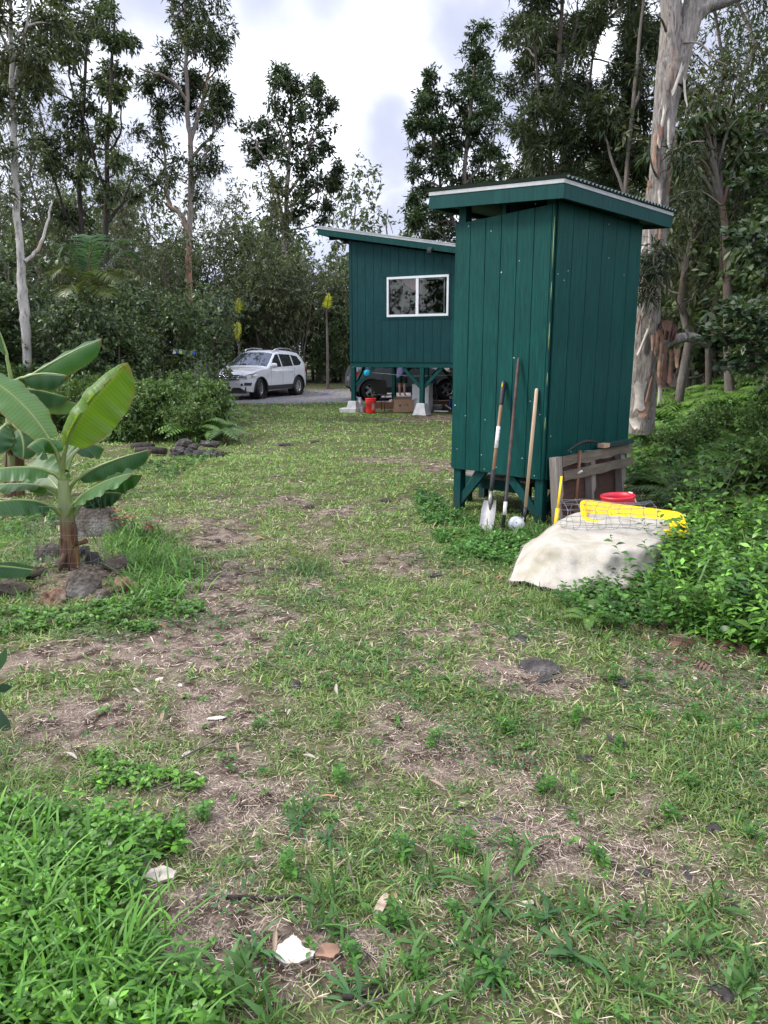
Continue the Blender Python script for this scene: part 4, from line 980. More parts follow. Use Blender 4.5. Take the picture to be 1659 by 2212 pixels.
b.obj('shirt', M_shirt, per)
b = B(); b.grid([ring(.96, .17, .13), ring(.80, .19, .14)], closed=True)
for s_ in (-1, 1): b.tube([P_(s_ * .09, 0, .86), P_(s_ * .10, 0, .66), P_(s_ * .105, 0, .50)], [.105 * Hs, .10 * Hs, .10 * Hs], 14, caps=False)
b.obj('shorts', M_short, per)
b = B(); b.lathe([(0, .10), (.06, .085), (.088, .03), (.092, -.03), (.07, -.09)], 16, Matrix.Translation(P_(0, .015, 1.655))); b.obj('hair', plain('dark_hair', (.03, .018, .012), .6), per)
# ================================================================== GROUND
def _ell(px, py, rx, ry): g = gp(px, py); return (g.x, g.y, rx, ry)
BARE = [(*_ell(475, 1160, .26, .5), .85), (*_ell(455, 1290, .24, .45), 1.0), (*_ell(430, 1370, .24, .3), .7), (*_ell(500, 1680, .10, .3), .5), (*_ell(490, 1500, .14, .3), .5), (*_ell(470, 1400, .3, .3), .6), (*_ell(310, 1405, .35, .2), .6), (*_ell(140, 1420, .4, .2), .4),
        (*_ell(560, 1330, .3, .25), .5), (*_ell(700, 1110, .4, .3), .5), (*_ell(640, 1080, .3, .2), .4), (*_ell(860, 1210, .25, .3), .5), (*_ell(1000, 1010, .8, .5), .7), (*_ell(930, 905, 1.4, .9), 1.0), (*_ell(830, 990, .8, .6), .45),
        (*_ell(1150, 1480, .2, .15), .8), (*_ell(470, 1560, .2, .16), .8), (*_ell(520, 1740, .16, .12), .9), (*_ell(470, 2000, .10, .10), 1.0), (*_ell(630, 2080, .12, .10), 1.0), (*_ell(800, 2060, .12, .09), .7), (*_ell(900, 1560, .25, .2), .5), (*_ell(1200, 1800, .18, .12), .6),
        (*_ell(1400, 1720, .2, .15), .5), (*_ell(700, 1820, .14, .1), .6), (*_ell(200, 1560, .3, .25), .55), (*_ell(1050, 1350, .2, .2), .4), (*_ell(160, 1255, .4, .25), .6), (*_ell(960, 1650, .25, .15), .5), (*_ell(1500, 2100, .1, .1), .6)]
LUSH = [(*_ell(1040, 1130, .6, .9), .5), (*_ell(360, 1230, .35, .6), .7), (*_ell(80, 1350, .8, .25), .5), (*_ell(700, 900, 3.0, 3.0), .25), (*_ell(960, 1290, .6, .4), .3), (*_ell(1450, 1660, .3, .3), .3), (*_ell(760, 1500, .4, .3), .2), (*_ell(1150, 1340, .4, .25), .3), (*_ell(520, 1000, 1.2, 1.2), .25)]
def lush(x, y):
    x = np.asarray(x, float); y = np.asarray(y, float)
    v = .655 + .75 * (vnoise(x, y, 2.1, 3, 7) - .5) + .95 * (vnoise(x, y, 6.5, 3, 8) - .5)
    v = v + .20 * sst(6, 12, y)
    for (cx, cy, rx, ry, s_) in BARE: v = v - s_ * np.exp(-(((x - cx) / rx) ** 2 + ((y - cy) / ry) ** 2))
    for (cx, cy, rx, ry, s_) in LUSH: v = v + s_ * np.exp(-(((x - cx) / rx) ** 2 + ((y - cy) / ry) ** 2))
    return np.clip(v, 0, 1)
def drive(x, y):      # gravel drive mask
    return sst(23.6, 24.3, y + .25 * np.sin(np.asarray(x) * 1.3) - .02 * np.asarray(x)) * (1 - sst(29.3, 30.2, y)) * sst(-9, -8, x)
gx = np.concatenate([-np.geomspace(400, 9.2, 26), np.arange(-9, 7.01, .085), np.geomspace(7.2, 400, 26)])
gy = np.concatenate([[-60, -20, -8, -4], np.arange(-2.5, 13, .085), np.arange(13, 32, .16), np.geomspace(32.3, 700, 26)])
GX, GY = np.meshgrid(gx, gy)
GZ = hgt(GX, GY) + .35 * sst(28.8, 31, GY) * (1 - sst(60, 90, GY))
def hgt2(x, y): return hgt(x, y) + .35 * sst(28.8, 31, y) * (1 - sst(60, 90, y))
idx = np.arange(GX.size).reshape(GX.shape)
F = np.stack([idx[:-1, :-1], idx[:-1, 1:], idx[1:, 1:], idx[1:, :-1]], -1).reshape(-1, 4)
LU = lush(GX, GY); DR = drive(GX, GY)
colr = np.stack([LU, DR, sst(0.0, .8, bank_d(GX, GY))], -1).reshape(-1, 3)
t = NT('lawn_soil'); at = t.n('ShaderNodeAttribute', attribute_name='col'); sep = t.n('ShaderNodeSeparateColor'); t.l(at.outputs['Color'], sep.inputs['Color'])
v = t.coords(); v5 = t.coords((1, 1, .2))
f1 = t.noise(v, 38, 6, .7); f2 = t.noise(v, 9.0, 6); f3 = t.noise(v, 140, 3)
soil = t.ramp(f1, [(.25, (.016, .010, .007)), (.5, (.048, .032, .023)), (.75, (.13, .095, .07))])
straw = t.ramp(f3, [(.25, (.05, .035, .026)), (.48, (.19, .145, .112)), (.70, (.40, .325, .26))])
moss = t.ramp(f1, [(.25, (.032, .036, .013)), (.55, (.085, .10, .035)), (.8, (.18, .18, .08))])
c = t.mix(t.ramp(f2, [(.40, 0.0), (.60, 1.0)]), soil, straw)
c = t.mix(t.ramp(sep.outputs['Red'], [(.25, 0.0), (.75, .85)]), c, moss)
grav_v = t.n('ShaderNodeTexVoronoi'); grav_v.inputs['Scale'].default_value = 9; t.l(v, grav_v.inputs['Vector'])
grav = t.mix(.5, t.ramp(t.noise(v, 9, 6, .8), [(.28, (.05, .047, .046)), (.5, (.20, .19, .19)), (.72, (.46, .44, .44))]), grav_v.outputs['Color'], 'OVERLAY')
grav = t.mix(.35, grav, t.ramp(f3, [(.3, (.08, .076, .074)), (.7, (.34, .325, .32))]))
c = t.mix(sep.outputs['Green'], c, grav)
c = t.mix(sep.outputs['Blue'], c, t.ramp(f1, [(.3, (.014, .010, .007)), (.7, (.05, .036, .022))]))
t.base(c).pr(Roughness=.95); t.p.inputs['Specular IOR Level'].default_value = .15
t.bump(t.mix(.5, f1, f3), .7, .02)
ground = add('ground', np_mesh('ground', np.stack([GX, GY, GZ], -1).reshape(-1, 3), [F], t.m, col=colr, smooth=True))
ground['kind'] = 'structure'

# ------------------------------------------------------------------ leaf strips
def nrm(a): return a / np.maximum(np.linalg.norm(a, axis=-1, keepdims=True), 1e-9)
def leaves(P, D, U, L, W, st=((0, 0), (.35, 1.0), (1, 0)), droop=0.0, fold=.12, col=None, off=0):
    """leaf strips: base P, direction D, up U; returns verts, tris, quads, colours"""
    n = len(P); D = nrm(D); Sd = nrm(np.cross(D, U)); U2 = np.cross(Sd, D)
    L = np.broadcast_to(np.asarray(L, float), (n,)); W = np.broadcast_to(np.asarray(W, float), (n,)); dr = np.broadcast_to(np.asarray(droop, float), (n,))
    cols = []; V = []
    k = len(st)
    for (tt, ww) in st:
        c = P + (L * tt)[:, None] * D; c[:, 2] -= dr * L * tt * tt
        if ww == 0: V.append(c)
        else:
            s_ = (W * ww * .5)[:, None] * Sd; f_ = (W * ww * fold)[:, None] * U2
            V.append(c - s_ + f_); V.append(c + s_ + f_)
    m = len(V); V = np.stack(V, 1).reshape(-1, 3)
    b = (np.arange(n) * m)[:, None] + off
    T = []; Q = []; i = 0
    for j in range(k - 1):
        w0, w1 = st[j][1], st[j + 1][1]
        if w0 == 0 and w1 > 0: T.append(np.concatenate([b + i, b + i + 2, b + i + 1], 1)); i += 1
        elif w0 > 0 and w1 > 0: Q.append(np.concatenate([b + i, b + i + 1, b + i + 3, b + i + 2], 1)); i += 2
        elif w0 > 0 and w1 == 0: T.append(np.concatenate([b + i, b + i + 1, b + i + 2], 1)); i += 2
    T = np.concatenate(T) if T else np.zeros((0, 3), int); Q = np.concatenate(Q) if Q else np.zeros((0, 4), int)
    C = np.repeat(col, m, axis=0) if col is not None else None
    return V, T, Q, C
class Acc:
    def __init__(s): s.V = []; s.T = []; s.Q = []; s.C = []; s.n = 0
    def add(s, P, D, U, L, W, **k):
        if len(P) == 0: return s
        V, T, Q, C = leaves(P, D, U, L, W, off=s.n, **k); s.V.append(V); s.T.append(T); s.Q.append(Q); s.C.append(C); s.n += len(V); return s
    def raw(s, V, Q, c):
        V = np.asarray(V, float); s.V.append(V); s.Q.append(np.asarray(Q, int) + s.n); s.T.append(np.zeros((0, 3), int)); s.C.append(np.broadcast_to(np.asarray(c, float), (len(V), 3))); s.n += len(V); return s
    def mesh(s, name, mat, smooth=False):
        return np_mesh(name, np.concatenate(s.V), [np.concatenate(s.T), np.concatenate(s.Q)], mat, col=np.concatenate(s.C), smooth=smooth)
def hues(n, a, b, v=.25, r=rng):
    """per-leaf colour between a and b with brightness variation"""
    t_ = r.random((n, 1)); c = np.asarray(a) * (1 - t_) + np.asarray(b) * t_
    return c * np.exp(r.normal(0, v, (n, 1)))
def rdir(n, zmin=-1, zmax=1, r=rng):
    z = r.uniform(zmin, zmax, n); a = r.uniform(0, 2 * np.pi, n); q = np.sqrt(1 - z * z); return np.stack([q * np.cos(a), q * np.sin(a), z], -1)
UPV = np.array([0, 0, 1.0])
M_grass = leafmat('grass_blades', .5, .25, .35); M_strawm = leafmat('dry_straw', .8, .1, .2); M_leaf = leafmat('leaf_green', .38, .28, .45); M_cover = leafmat('ground_cover_leaf', .4, .3, .45)

# sample points in the view wedge (and a margin beside it)
def wedge(n, r0, r1, half=37):
    r_ = np.sqrt(rng.uniform(r0 * r0, r1 * r1, n)); a = np.radians(rng.uniform(-half, half, n)); return r_ * np.sin(a), r_ * np.cos(a)
SHB = []   # footprints to keep clear
def clear(x, y):
    c, s = math.cos(SA), math.sin(SA); lx = (x - NX) * c + (y - NY) * s; ly = -(x - NX) * s + (y - NY) * c
    ok = ~((lx > .25) & (lx < SD - .1) & (ly > .2) & (ly < SW - .2) & (rng.random(len(x)) < .8))
    c, s = math.cos(HA), math.sin(HA); lx = (x - HX) * c + (y - HY) * s; ly = -(x - HX) * s + (y - HY) * c
    ok &= ~((lx > .1) & (lx < HL + 1) & (ly > .0) & (ly < HD))
    return ok & (drive(x, y) < .5)
# --- short lawn grass, in tufts
g = Acc()
for (n, r0, r1, nb, bw, bl, nst) in ((6800, 1.25, 3.2, 9, .0040, .050, 4), (13000, 3.2, 6.5, 9, .0060, .052, 3), (19000, 6.5, 12, 8, .0085, .052, 3), (24000, 12, 27, 7, .016, .062, 3)):
    x, y = wedge(n, r0, r1); lu = lush(x, y)
    ok = (rng.random(n) < np.clip((lu - .12) * 1.25, .05, 1)) & clear(x, y) & (bank_d(x, y) < .5)
    x, y, lu = x[ok], y[ok], lu[ok]; m = len(x)
    x = np.repeat(x, nb); y = np.repeat(y, nb); lu = np.repeat(lu, nb); tone = np.repeat(rng.random(m), nb); k = len(x)
    dd = rdir(k, .12, .95); sp_ = .022 + .006 * r1 / 3
    px_ = x + dd[:, 0] * sp_ * rng.random(k); py_ = y + dd[:, 1] * sp_ * rng.random(k)
    P = np.stack([px_, py_, hgt2(px_, py_) - .004], -1)
    Ln = bl * rng.uniform(.5, 1.5, k) * (.7 + .6 * lu); Wd = bw * rng.uniform(.7, 1.3, k)
    t_ = np.clip(tone + rng.normal(0, .18, k), 0, 1)[:, None]
    ca = np.array([.070, .165, .030]); cb_c = np.array([.21, .285, .082]); fa = 1.0 if r0 < 3 else (1.1 if r0 < 6 else 1.32); col = (ca * (1 - t_) + cb_c * t_) * fa * np.exp(rng.normal(0, .22, (k, 1)))
    dry = rng.random(k) < (.24 - .17 * lu); col[dry] = hues(int(dry.sum()), (.38, .31, .18), (.54, .45, .30), .2)
    st = ((0, .7), (.5, 1.0), (1, 0)) if nst == 3 else ((0, .7), (.35, 1.0), (.7, .75), (1, 0))
    U = nrm(UPV + rng.normal(0, .25, (k, 3)))
    g.add(P, dd, U, Ln, Wd, st=st, droop=rng.uniform(.1, .55, k), fold=.1, col=col)
go = add('lawn_grass', g.mesh('lawn_grass', M_grass)); go['kind'] = 'stuff'; tag(go, 'short patchy lawn grass covering the clearing', 'grass')
# --- dry straw and thatch lying flat
s = Acc()
for (n, r0, r1, L0, W0) in ((66000, 1.25, 3.6, .022, .0017), (66000, 3.6, 8, .032, .0031), (22000, 8, 18, .06, .009)):
    x, y = wedge(n, r0, r1); lu = lush(x, y); ok = (rng.random(n) < np.clip(1.25 - 1.2 * lu, .22, 1) * (.45 + .8 * sst(.35, .6, vnoise(x, y, 5.1, 3, 21)))) & clear(x, y) & (bank_d(x, y) < .7)
    x, y = x[ok], y[ok]; k = len(x); d = rdir(k, -.04, .16); P = np.stack([x, y, hgt2(x, y) + rng.uniform(.001, .014, k)], -1)
    s.add(P, d, nrm(UPV + rng.normal(0, .35, (k, 3))), L0 * np.exp(rng.normal(0, .5, k)), W0 * rng.uniform(.6, 1.6, k), st=((0, .8), (.5, 1), (1, 0)), droop=rng.uniform(-.1, .15, k), col=hues(k, (.22, .16, .12), (.50, .42, .34), .34))
so_ = add('straw_litter', s.mesh('straw_litter', M_strawm)); so_['kind'] = 'stuff'; tag(so_, 'pale dry straw and leaf litter scattered over bare soil', 'leaf litter')
# --- tiny round clover-like creeper in patches near by
cl = Acc(); x, y = wedge(46000, 1.25, 6.0); vn = vnoise(x, y, 1.9, 3, 31); ok = (vn > .53) & (rng.random(len(x)) < .9) & (bank_d(x, y) < .2)
x, y = x[ok], y[ok]; k = len(x); r_ = np.hypot(x, y); sz = .0085 * (1 + .12 * r_) * rng.uniform(.7, 1.4, k)
P = np.stack([x, y, hgt2(x, y) + rng.uniform(.006, .028, k)], -1); d = rdir(k, -.1, .3)
cl.add(P, d, nrm(UPV + rng.normal(0, .3, (k, 3))), sz * 1.1, sz * 1.1, st=((0, 0), (.3, .9), (.75, .9), (1, 0)), fold=.05, col=hues(k, (.035, .10, .025), (.075, .16, .045), .2))
co = add('clover', cl.mesh('clover', M_cover)); co['kind'] = 'stuff'; tag(co, 'tiny round leaved creeper forming green mats between the grass', 'clover')

# --- broad leaved ground cover shoots
cov_st = ((0, 0), (.15, .30), (.45, .95), (.68, .80), (.86, .42), (1, 0))
def shoots(acc, x, y, hmin, hmax, leafL, ca, cb_, nl=8, var=.2, base=None, wr=.5):
    n = len(x); h = rng.uniform(hmin, hmax, n); zb = hgt2(x, y) if base is None else base
    lean = rng.normal(0, .35, (n, 2)) * h[:, None]
    tone = rng.random(n)
    for j in range(nl):
        f = 1 - .62 * (j / nl) ** 1.2; a = rng.uniform(0, 2 * np.pi, n) if j % 2 == 0 else a + np.pi
        P = np.stack([x + lean[:, 0] * f, y + lean[:, 1] * f, zb + h * f], -1)
        el = rng.uniform(.15, .75, n) * (1 if j > 1 else 1.8); d = np.stack([np.cos(a), np.sin(a), el], -1)
        t_ = np.clip(tone + rng.normal(0, .2, n) + (.25 if j < 3 else -.12), 0, 1)[:, None]
        col = (np.asarray(ca) * (1 - t_) + np.asarray(cb_) * t_) * np.exp(rng.normal(0, var, (n, 1)))
        sz = leafL * rng.uniform(.7, 1.25, n) * (.65 if j < 2 else 1)
        acc.add(P, d, nrm(UPV + rng.normal(0, .3, (n, 3))), sz, sz * wr * rng.uniform(.8, 1.2, n), st=cov_st, droop=rng.uniform(.1, .5, n), fold=.16, col=col)
def pxzone(n, poly):
    """random points inside a ground polygon given by picture corners"""
    q = np.array([[gp(*p).x, gp(*p).y] for p in poly]); lo, hi = q.min(0), q.max(0); out = []
    x = rng.uniform(lo[0], hi[0], n * 4); y = rng.uniform(lo[1], hi[1], n * 4); ins = np.zeros(len(x), bool); j = len(q) - 1
    for i in range(len(q)):
        c = ((q[i, 1] > y) != (q[j, 1] > y)) & (x < (q[j, 0] - q[i, 0]) * (y - q[i, 1]) / (q[j, 1] - q[i, 1] + 1e-12) + q[i, 0]); ins ^= c; j = i
    return x[ins][:n], y[ins][:n]
c1 = Acc()
x, y = pxzone(1150, [(-260, 1740), (100, 1760), (260, 1790), (400, 1830), (470, 1960), (480, 2120), (430, 2300), (-300, 2300)]); ok = vnoise(x, y, 4.5, 3, 43) + .22 * sst(470, 120, 829.5 + FPX * x / (y * CP + 1.6 * SP)) > .50; x, y = x[ok], y[ok]; shoots(c1, x, y, .02, .10, .036, (.045, .13, .014), (.125, .29, .034), 9, var=.32)
x, y = pxzone(240, [(200, 1640), (440, 1700), (490, 1880), (200, 1850)]); ok = vnoise(x, y, 6.0, 3, 48) > .5; x, y = x[ok], y[ok]; shoots(c1, x, y, .01, .035, .034, (.05, .14, .014), (.13, .29, .035), 7)
x, y = pxzone(620, [(-200, 1325), (150, 1330), (290, 1300), (420, 1240), (440, 1330), (340, 1370), (60, 1375), (-200, 1400)]); ok = vnoise(x, y, 4.0, 3, 44) > .40; x, y = x[ok], y[ok]; shoots(c1, x, y, .015, .06, .045, (.05, .125, .02), (.11, .23, .04), 7, var=.3)
x, y = pxzone(800, [(900, 1060), (985, 1090), (1040, 1150), (1100, 1160), (1170, 1140), (1180, 1180), (1060, 1240), (960, 1190), (900, 1110)]); ok = vnoise(x, y, 3.2, 3, 45) > .44; x, y = x[ok], y[ok]; shoots(c1, x, y, .01, .07, .05, (.04, .12, .02), (.10, .23, .045), 7, var=.28)
x, y = pxzone(900, [(-100, 1020), (330, 1000), (500, 975), (400, 1020), (250, 1100), (-100, 1200)]); ok = vnoise(x, y, 1.5, 2, 41) > .45; shoots(c1, x[ok], y[ok], .02, .08, .06, (.04, .11, .018), (.08, .18, .035), 7)
for (n, r0, r1) in ((420, 1.4, 5),):
    x, y = wedge(n, r0, r1); ok = bank_d(x, y) < 0; shoots(c1, x[ok], y[ok], .01, .05, .030, (.035, .11, .014), (.085, .20, .03), 7)
o = add('ground_cover', c1.mesh('ground_cover', M_cover)); o['kind'] = 'stuff'; tag(o, 'bright green broad leaved creeper covering the near left ground and shed base', 'ground cover')
# bank cover on the right
c2_ = Acc()
def bankpts(n, y0, y1, d0, d1):
    y = rng.uniform(y0, y1, n); d = d0 + (d1 - d0) * rng.random(n) ** 1.0; x = np.interp(y, BK_Y, BK_X) + d / .85; return x, y
def notmat(x, y):
    c, s_ = math.cos(SA), math.sin(SA); lx = (x - NX) * c + (y - NY) * s_; ly = -(x - NX) * s_ + (y - NY) * c
    on = (x > .95) & (x < 1.80 + .10 * np.sin(y * 9)) & (y > 4.98) & (y < 6.35)
    on |= (x > .95) & (x < 2.42) & (y > 5.72) & (y < 6.6); on |= (lx > -.2) & (lx < 1.7) & (ly > -.6)
    return ~on
x, y = bankpts(3000, 2.6, 6.3, -.05, 1.9); ok = notmat(x, y) & (vnoise(x, y, 2.6, 3, 46) > .42); x, y = x[ok], y[ok]
zb = hgt2(x, y); d = bank_d(x, y); shoots(c2_, x, y, .04, .42, .078, (.032, .095, .016), (.14, .29, .045), 11, base=zb - .02, var=.38, wr=.42)
x, y = bankpts(1500, 6.0, 11, 0, 4.0); ok = notmat(x, y) & (vnoise(x, y, 1.6, 3, 47) > .44); x, y = x[ok], y[ok]; shoots(c2_, x, y, .08, .6, .10, (.03, .085, .02), (.12, .24, .05), 10, var=.38, wr=.42)
x, y = bankpts(300, 4.0, 5.4, -.45, .1); ok = notmat(x, y + .06); x, y = x[ok], y[ok]; shoots(c2_, x, y, .03, .16, .055, (.03, .09, .014), (.08, .19, .03), 9)
o = add('bank_cover', c2_.mesh('bank_cover', M_cover)); o['kind'] = 'stuff'; tag(o, 'tangled green broad leaved creeper covering the right hand bank', 'ground cover')
# long grass
lgr = Acc()
def longgrass(acc, x, y, L0, L1, W0, ca, cb_, spread=.06, nb=10, droop=(.3, .9), elev=(.7, .99)):
    n = len(x); X = np.repeat(x, nb); Y = np.repeat(y, nb); k = len(X); d = rdir(k, *elev)
    X = X + rng.normal(0, spread, k); Y = Y + rng.normal(0, spread, k)
    acc.add(np.stack([X, Y, hgt2(X, Y) - .01], -1), d, nrm(np.stack([-d[:, 0], -d[:, 1], np.ones(k) * .6], -1) + rng.normal(0, .15, (k, 3))), rng.uniform(L0, L1, k), W0 * rng.uniform(.6, 1.4, k), st=((0, .6), (.3, 1), (.65, .8), (.85, .45), (1, 0)), droop=rng.uniform(*droop, k), fold=.15, col=hues(k, ca, cb_, .22))
x, y = pxzone(230, [(-300, 1800), (60, 1800), (200, 1880), (330, 2040), (400, 2330), (-300, 2330)]); longgrass(lgr, x, y, .12, .34, .0085, (.05, .16, .018), (.14, .30, .05), .05, 10)
x, y = pxzone(40, [(-300, 1640), (0, 1630), (120, 1680), (60, 1760), (-300, 1800)]); longgrass(lgr, x, y, .12, .28, .006, (.07, .15, .02), (.14, .21, .05), .05, 12)
x, y = pxzone(130, [(250, 1150), (350, 1140), (420, 1210), (420, 1290), (340, 1330), (260, 1300)]); longgrass(lgr, x, y, .12, .34, .009, (.06, .16, .02), (.12, .25, .05), .06, 10)
x, y = pxzone(150, [(-100, 1130), (120, 1130), (130, 1200), (100, 1330), (-100, 1340)]); longgrass(lgr, x, y, .08, .22, .008, (.06, .16, .02), (.12, .25, .05), .07, 10)
x, y = pxzone(90, [(985, 1110), (1180, 1140), (1230, 1160), (1160, 1180), (1010, 1160)]); longgrass(lgr, x, y, .10, .28, .008, (.04, .11, .02), (.09, .18, .04), .06, 9)
x, y = bankpts(230, 2.6, 6.3, .0, 1.8); ok = notmat(x, y); longgrass(lgr, x[ok], y[ok], .3, .62, .014, (.05, .13, .02), (.11, .22, .05), .05, 7)
x, y = pxzone(60, [(1100, 1260), (1290, 1270), (1400, 1420), (1250, 1400)]); longgrass(lgr, x, y, .08, .22, .006, (.06, .13, .02), (.13, .19, .05), .05, 10)
x, y = pxzone(36, [(640, 1210), (690, 1210), (700, 1235), (630, 1235)]); longgrass(lgr, x, y, .12, .24, .006, (.05, .11, .02), (.10, .17, .04), .03, 10, elev=(.35, .95))
x, y = pxzone(40, [(1420, 1640), (1620, 1600), (1650, 1750), (1450, 1760)]); longgrass(lgr, x, y, .07, .16, .005, (.08, .15, .03), (.15, .20, .06), .05, 12)
o = add('tall_grass', lgr.mesh('tall_grass', M_grass)); o['kind'] = 'stuff'; tag(o, 'long green grass blades in clumps at the lawn edges', 'grass')
# ================================================================== BARK
def bark(name, stops, patch, sc=(3, 3, .8), sc2=1.6, bumpd=.03, thr=(.50, .60), orange=False):
    t = NT(name); f = t.noise(t.coords(sc), 3.2, 8, .68, .9); p = t.noise(t.coords((1.2, 1.2, .45)), sc2, 5, .6, .5); fl = t.noise(t.coords((7, 7, 1.6)), 3.0, 4, .6)
    c = t.ramp(f, stops); c = t.mix(t.ramp(p, [(thr[0], 0.0), (thr[1], .85)]), c, patch)
    if orange:
        tco = t.n('ShaderNodeTexCoord'); sz_ = t.n('ShaderNodeSeparateXYZ'); t.l(tco.outputs['Object'], sz_.inputs['Vector']); dz_ = t.n('ShaderNodeMath', operation='DIVIDE'); t.l(sz_.outputs['Z'], dz_.inputs[0]); dz_.inputs[1].default_value = 8.0
        c = t.mix(t.ramp(dz_.outputs[0], [(.12, 0.0), (.30, .75), (.55, .75), (.72, 0.0)]), c, t.ramp(f, [(.3, (.15, .07, .04)), (.7, (.36, .19, .115))]))
    c = t.mix(t.ramp(fl, [(.30, .75), (.42, 0.0)]), c, (.07, .05, .04))
    t.base(c).pr(Roughness=.9); t.p.inputs['Specular IOR Level'].default_value = .2; t.bump(f, .7, bumpd); return t.m
M_paper = bark('paperbark', [(.25, (.14, .125, .115)), (.45, (.35, .325, .30)), (.7, (.50, .47, .44))], (.34, .22, .15), thr=(.58, .70))
M_paper2 = bark('paperbark_tan', [(.25, (.085, .072, .062)), (.45, (.21, .18, .155)), (.7, (.33, .29, .25))], (.34, .17, .10), thr=(.53, .66), orange=True)
M_darkbark = bark('dark_bark', [(.3, (.016, .013, .012)), (.6, (.05, .042, .036)), (.8, (.12, .105, .09))], (.07, .04, .028), thr=(.6, .7))
M_twig = bark('grey_twig', [(.3, (.08, .07, .06)), (.6, (.17, .15, .13)), (.8, (.28, .25, .22))], (.12, .08, .06))
M_tree = leafmat('tree_leaf', .52, .24, .25); M_shrub = leafmat('shrub_leaf', .42, .24, .35)

class Tubes:
    def __init__(s): s.V = []; s.Q = []; s.n = 0
    def add(s, path, rad, n=6):
        P = np.asarray(path, float); m = len(P); rad = np.broadcast_to(np.asarray(rad, float), (m,))
        T = np.gradient(P, axis=0); T = nrm(T); ref = np.array([1, 0, 0.]) if abs(T[0, 0]) < .8 else np.array([0, 1, 0.])
        A = nrm(ref - T * (T @ ref)[:, None]); Bv = np.cross(T, A); an = np.linspace(0, 2 * np.pi, n, endpoint=False)
        V = P[:, None, :] + rad[:, None, None] * (np.cos(an)[None, :, None] * A[:, None, :] + np.sin(an)[None, :, None] * Bv[:, None, :])
        i = np.arange(m * n).reshape(m, n); q = np.stack([i[:-1], np.roll(i[:-1], -1, 1), np.roll(i[1:], -1, 1), i[1:]], -1).reshape(-1, 4)
        s.V.append(V.reshape(-1, 3)); s.Q.append(q + s.n); s.n += m * n; return s
    def mesh(s, name, mat): return np_mesh(name, np.concatenate(s.V), [np.concatenate(s.Q)], mat, smooth=True)
def wob(p0, p1, k, amp, r=rng):
    t = np.linspace(0, 1, k)[:, None]; P = np.asarray(p0) * (1 - t) + np.asarray(p1) * t; w_ = r.normal(0, amp, (k, 3)); w_[0] = 0; w_[-1] = 0
    return P + w_ * np.sin(np.pi * t)
def clump_leaves(acc, C, rad, n, L, W, ca, cb_, r, down=.25, var=.28, st=((0, 0), (.42, 1), (1, 0)), flat=.75, hole=.0, spray=6):
    """leaves gathered on short sprays inside a clump (light and dark sprays come from the leaves themselves)"""
    C = np.asarray(C, float); ns = max(1, n // spray); o = r.normal(0, 1, (ns, 3)); o = o / np.maximum(np.linalg.norm(o, axis=1, keepdims=True), .2) * (r.random((ns, 1)) ** .45)
    o[:, 2] *= flat; sc = C + o * rad; dirs = nrm(o + r.normal(0, .55, (ns, 3)) + np.array([0, 0, .15]))
    sc = np.repeat(sc, spray, 0); dr = np.repeat(dirs, spray, 0); k = len(sc)
    P = sc + dr * (r.random((k, 1)) * L * 1.3) + r.normal(0, L * .22, (k, 3)); d = nrm(dr * .9 + r.normal(0, .55, (k, 3)) - np.array([0, 0, down]))
    tone = np.repeat(r.random(ns), spray); t_ = np.clip(tone + r.normal(0, .2, k), 0, 1)[:, None]; col = (np.asarray(ca) * (1 - t_) + np.asarray(cb_) * t_) * np.exp(r.normal(0, var, (k, 1)))
    acc.add(P, d, nrm(UPV + r.normal(0, .6, (k, 3))), L * r.uniform(.65, 1.3, k), W * r.uniform(.7, 1.3, k), st=st, droop=r.uniform(0, .3, k), fold=.12, col=col)

DK1, DK2 = (.032, .050, .022), (.082, .108, .044)
OL1, OL2 = (.042, .054, .026), (.098, .115, .050)
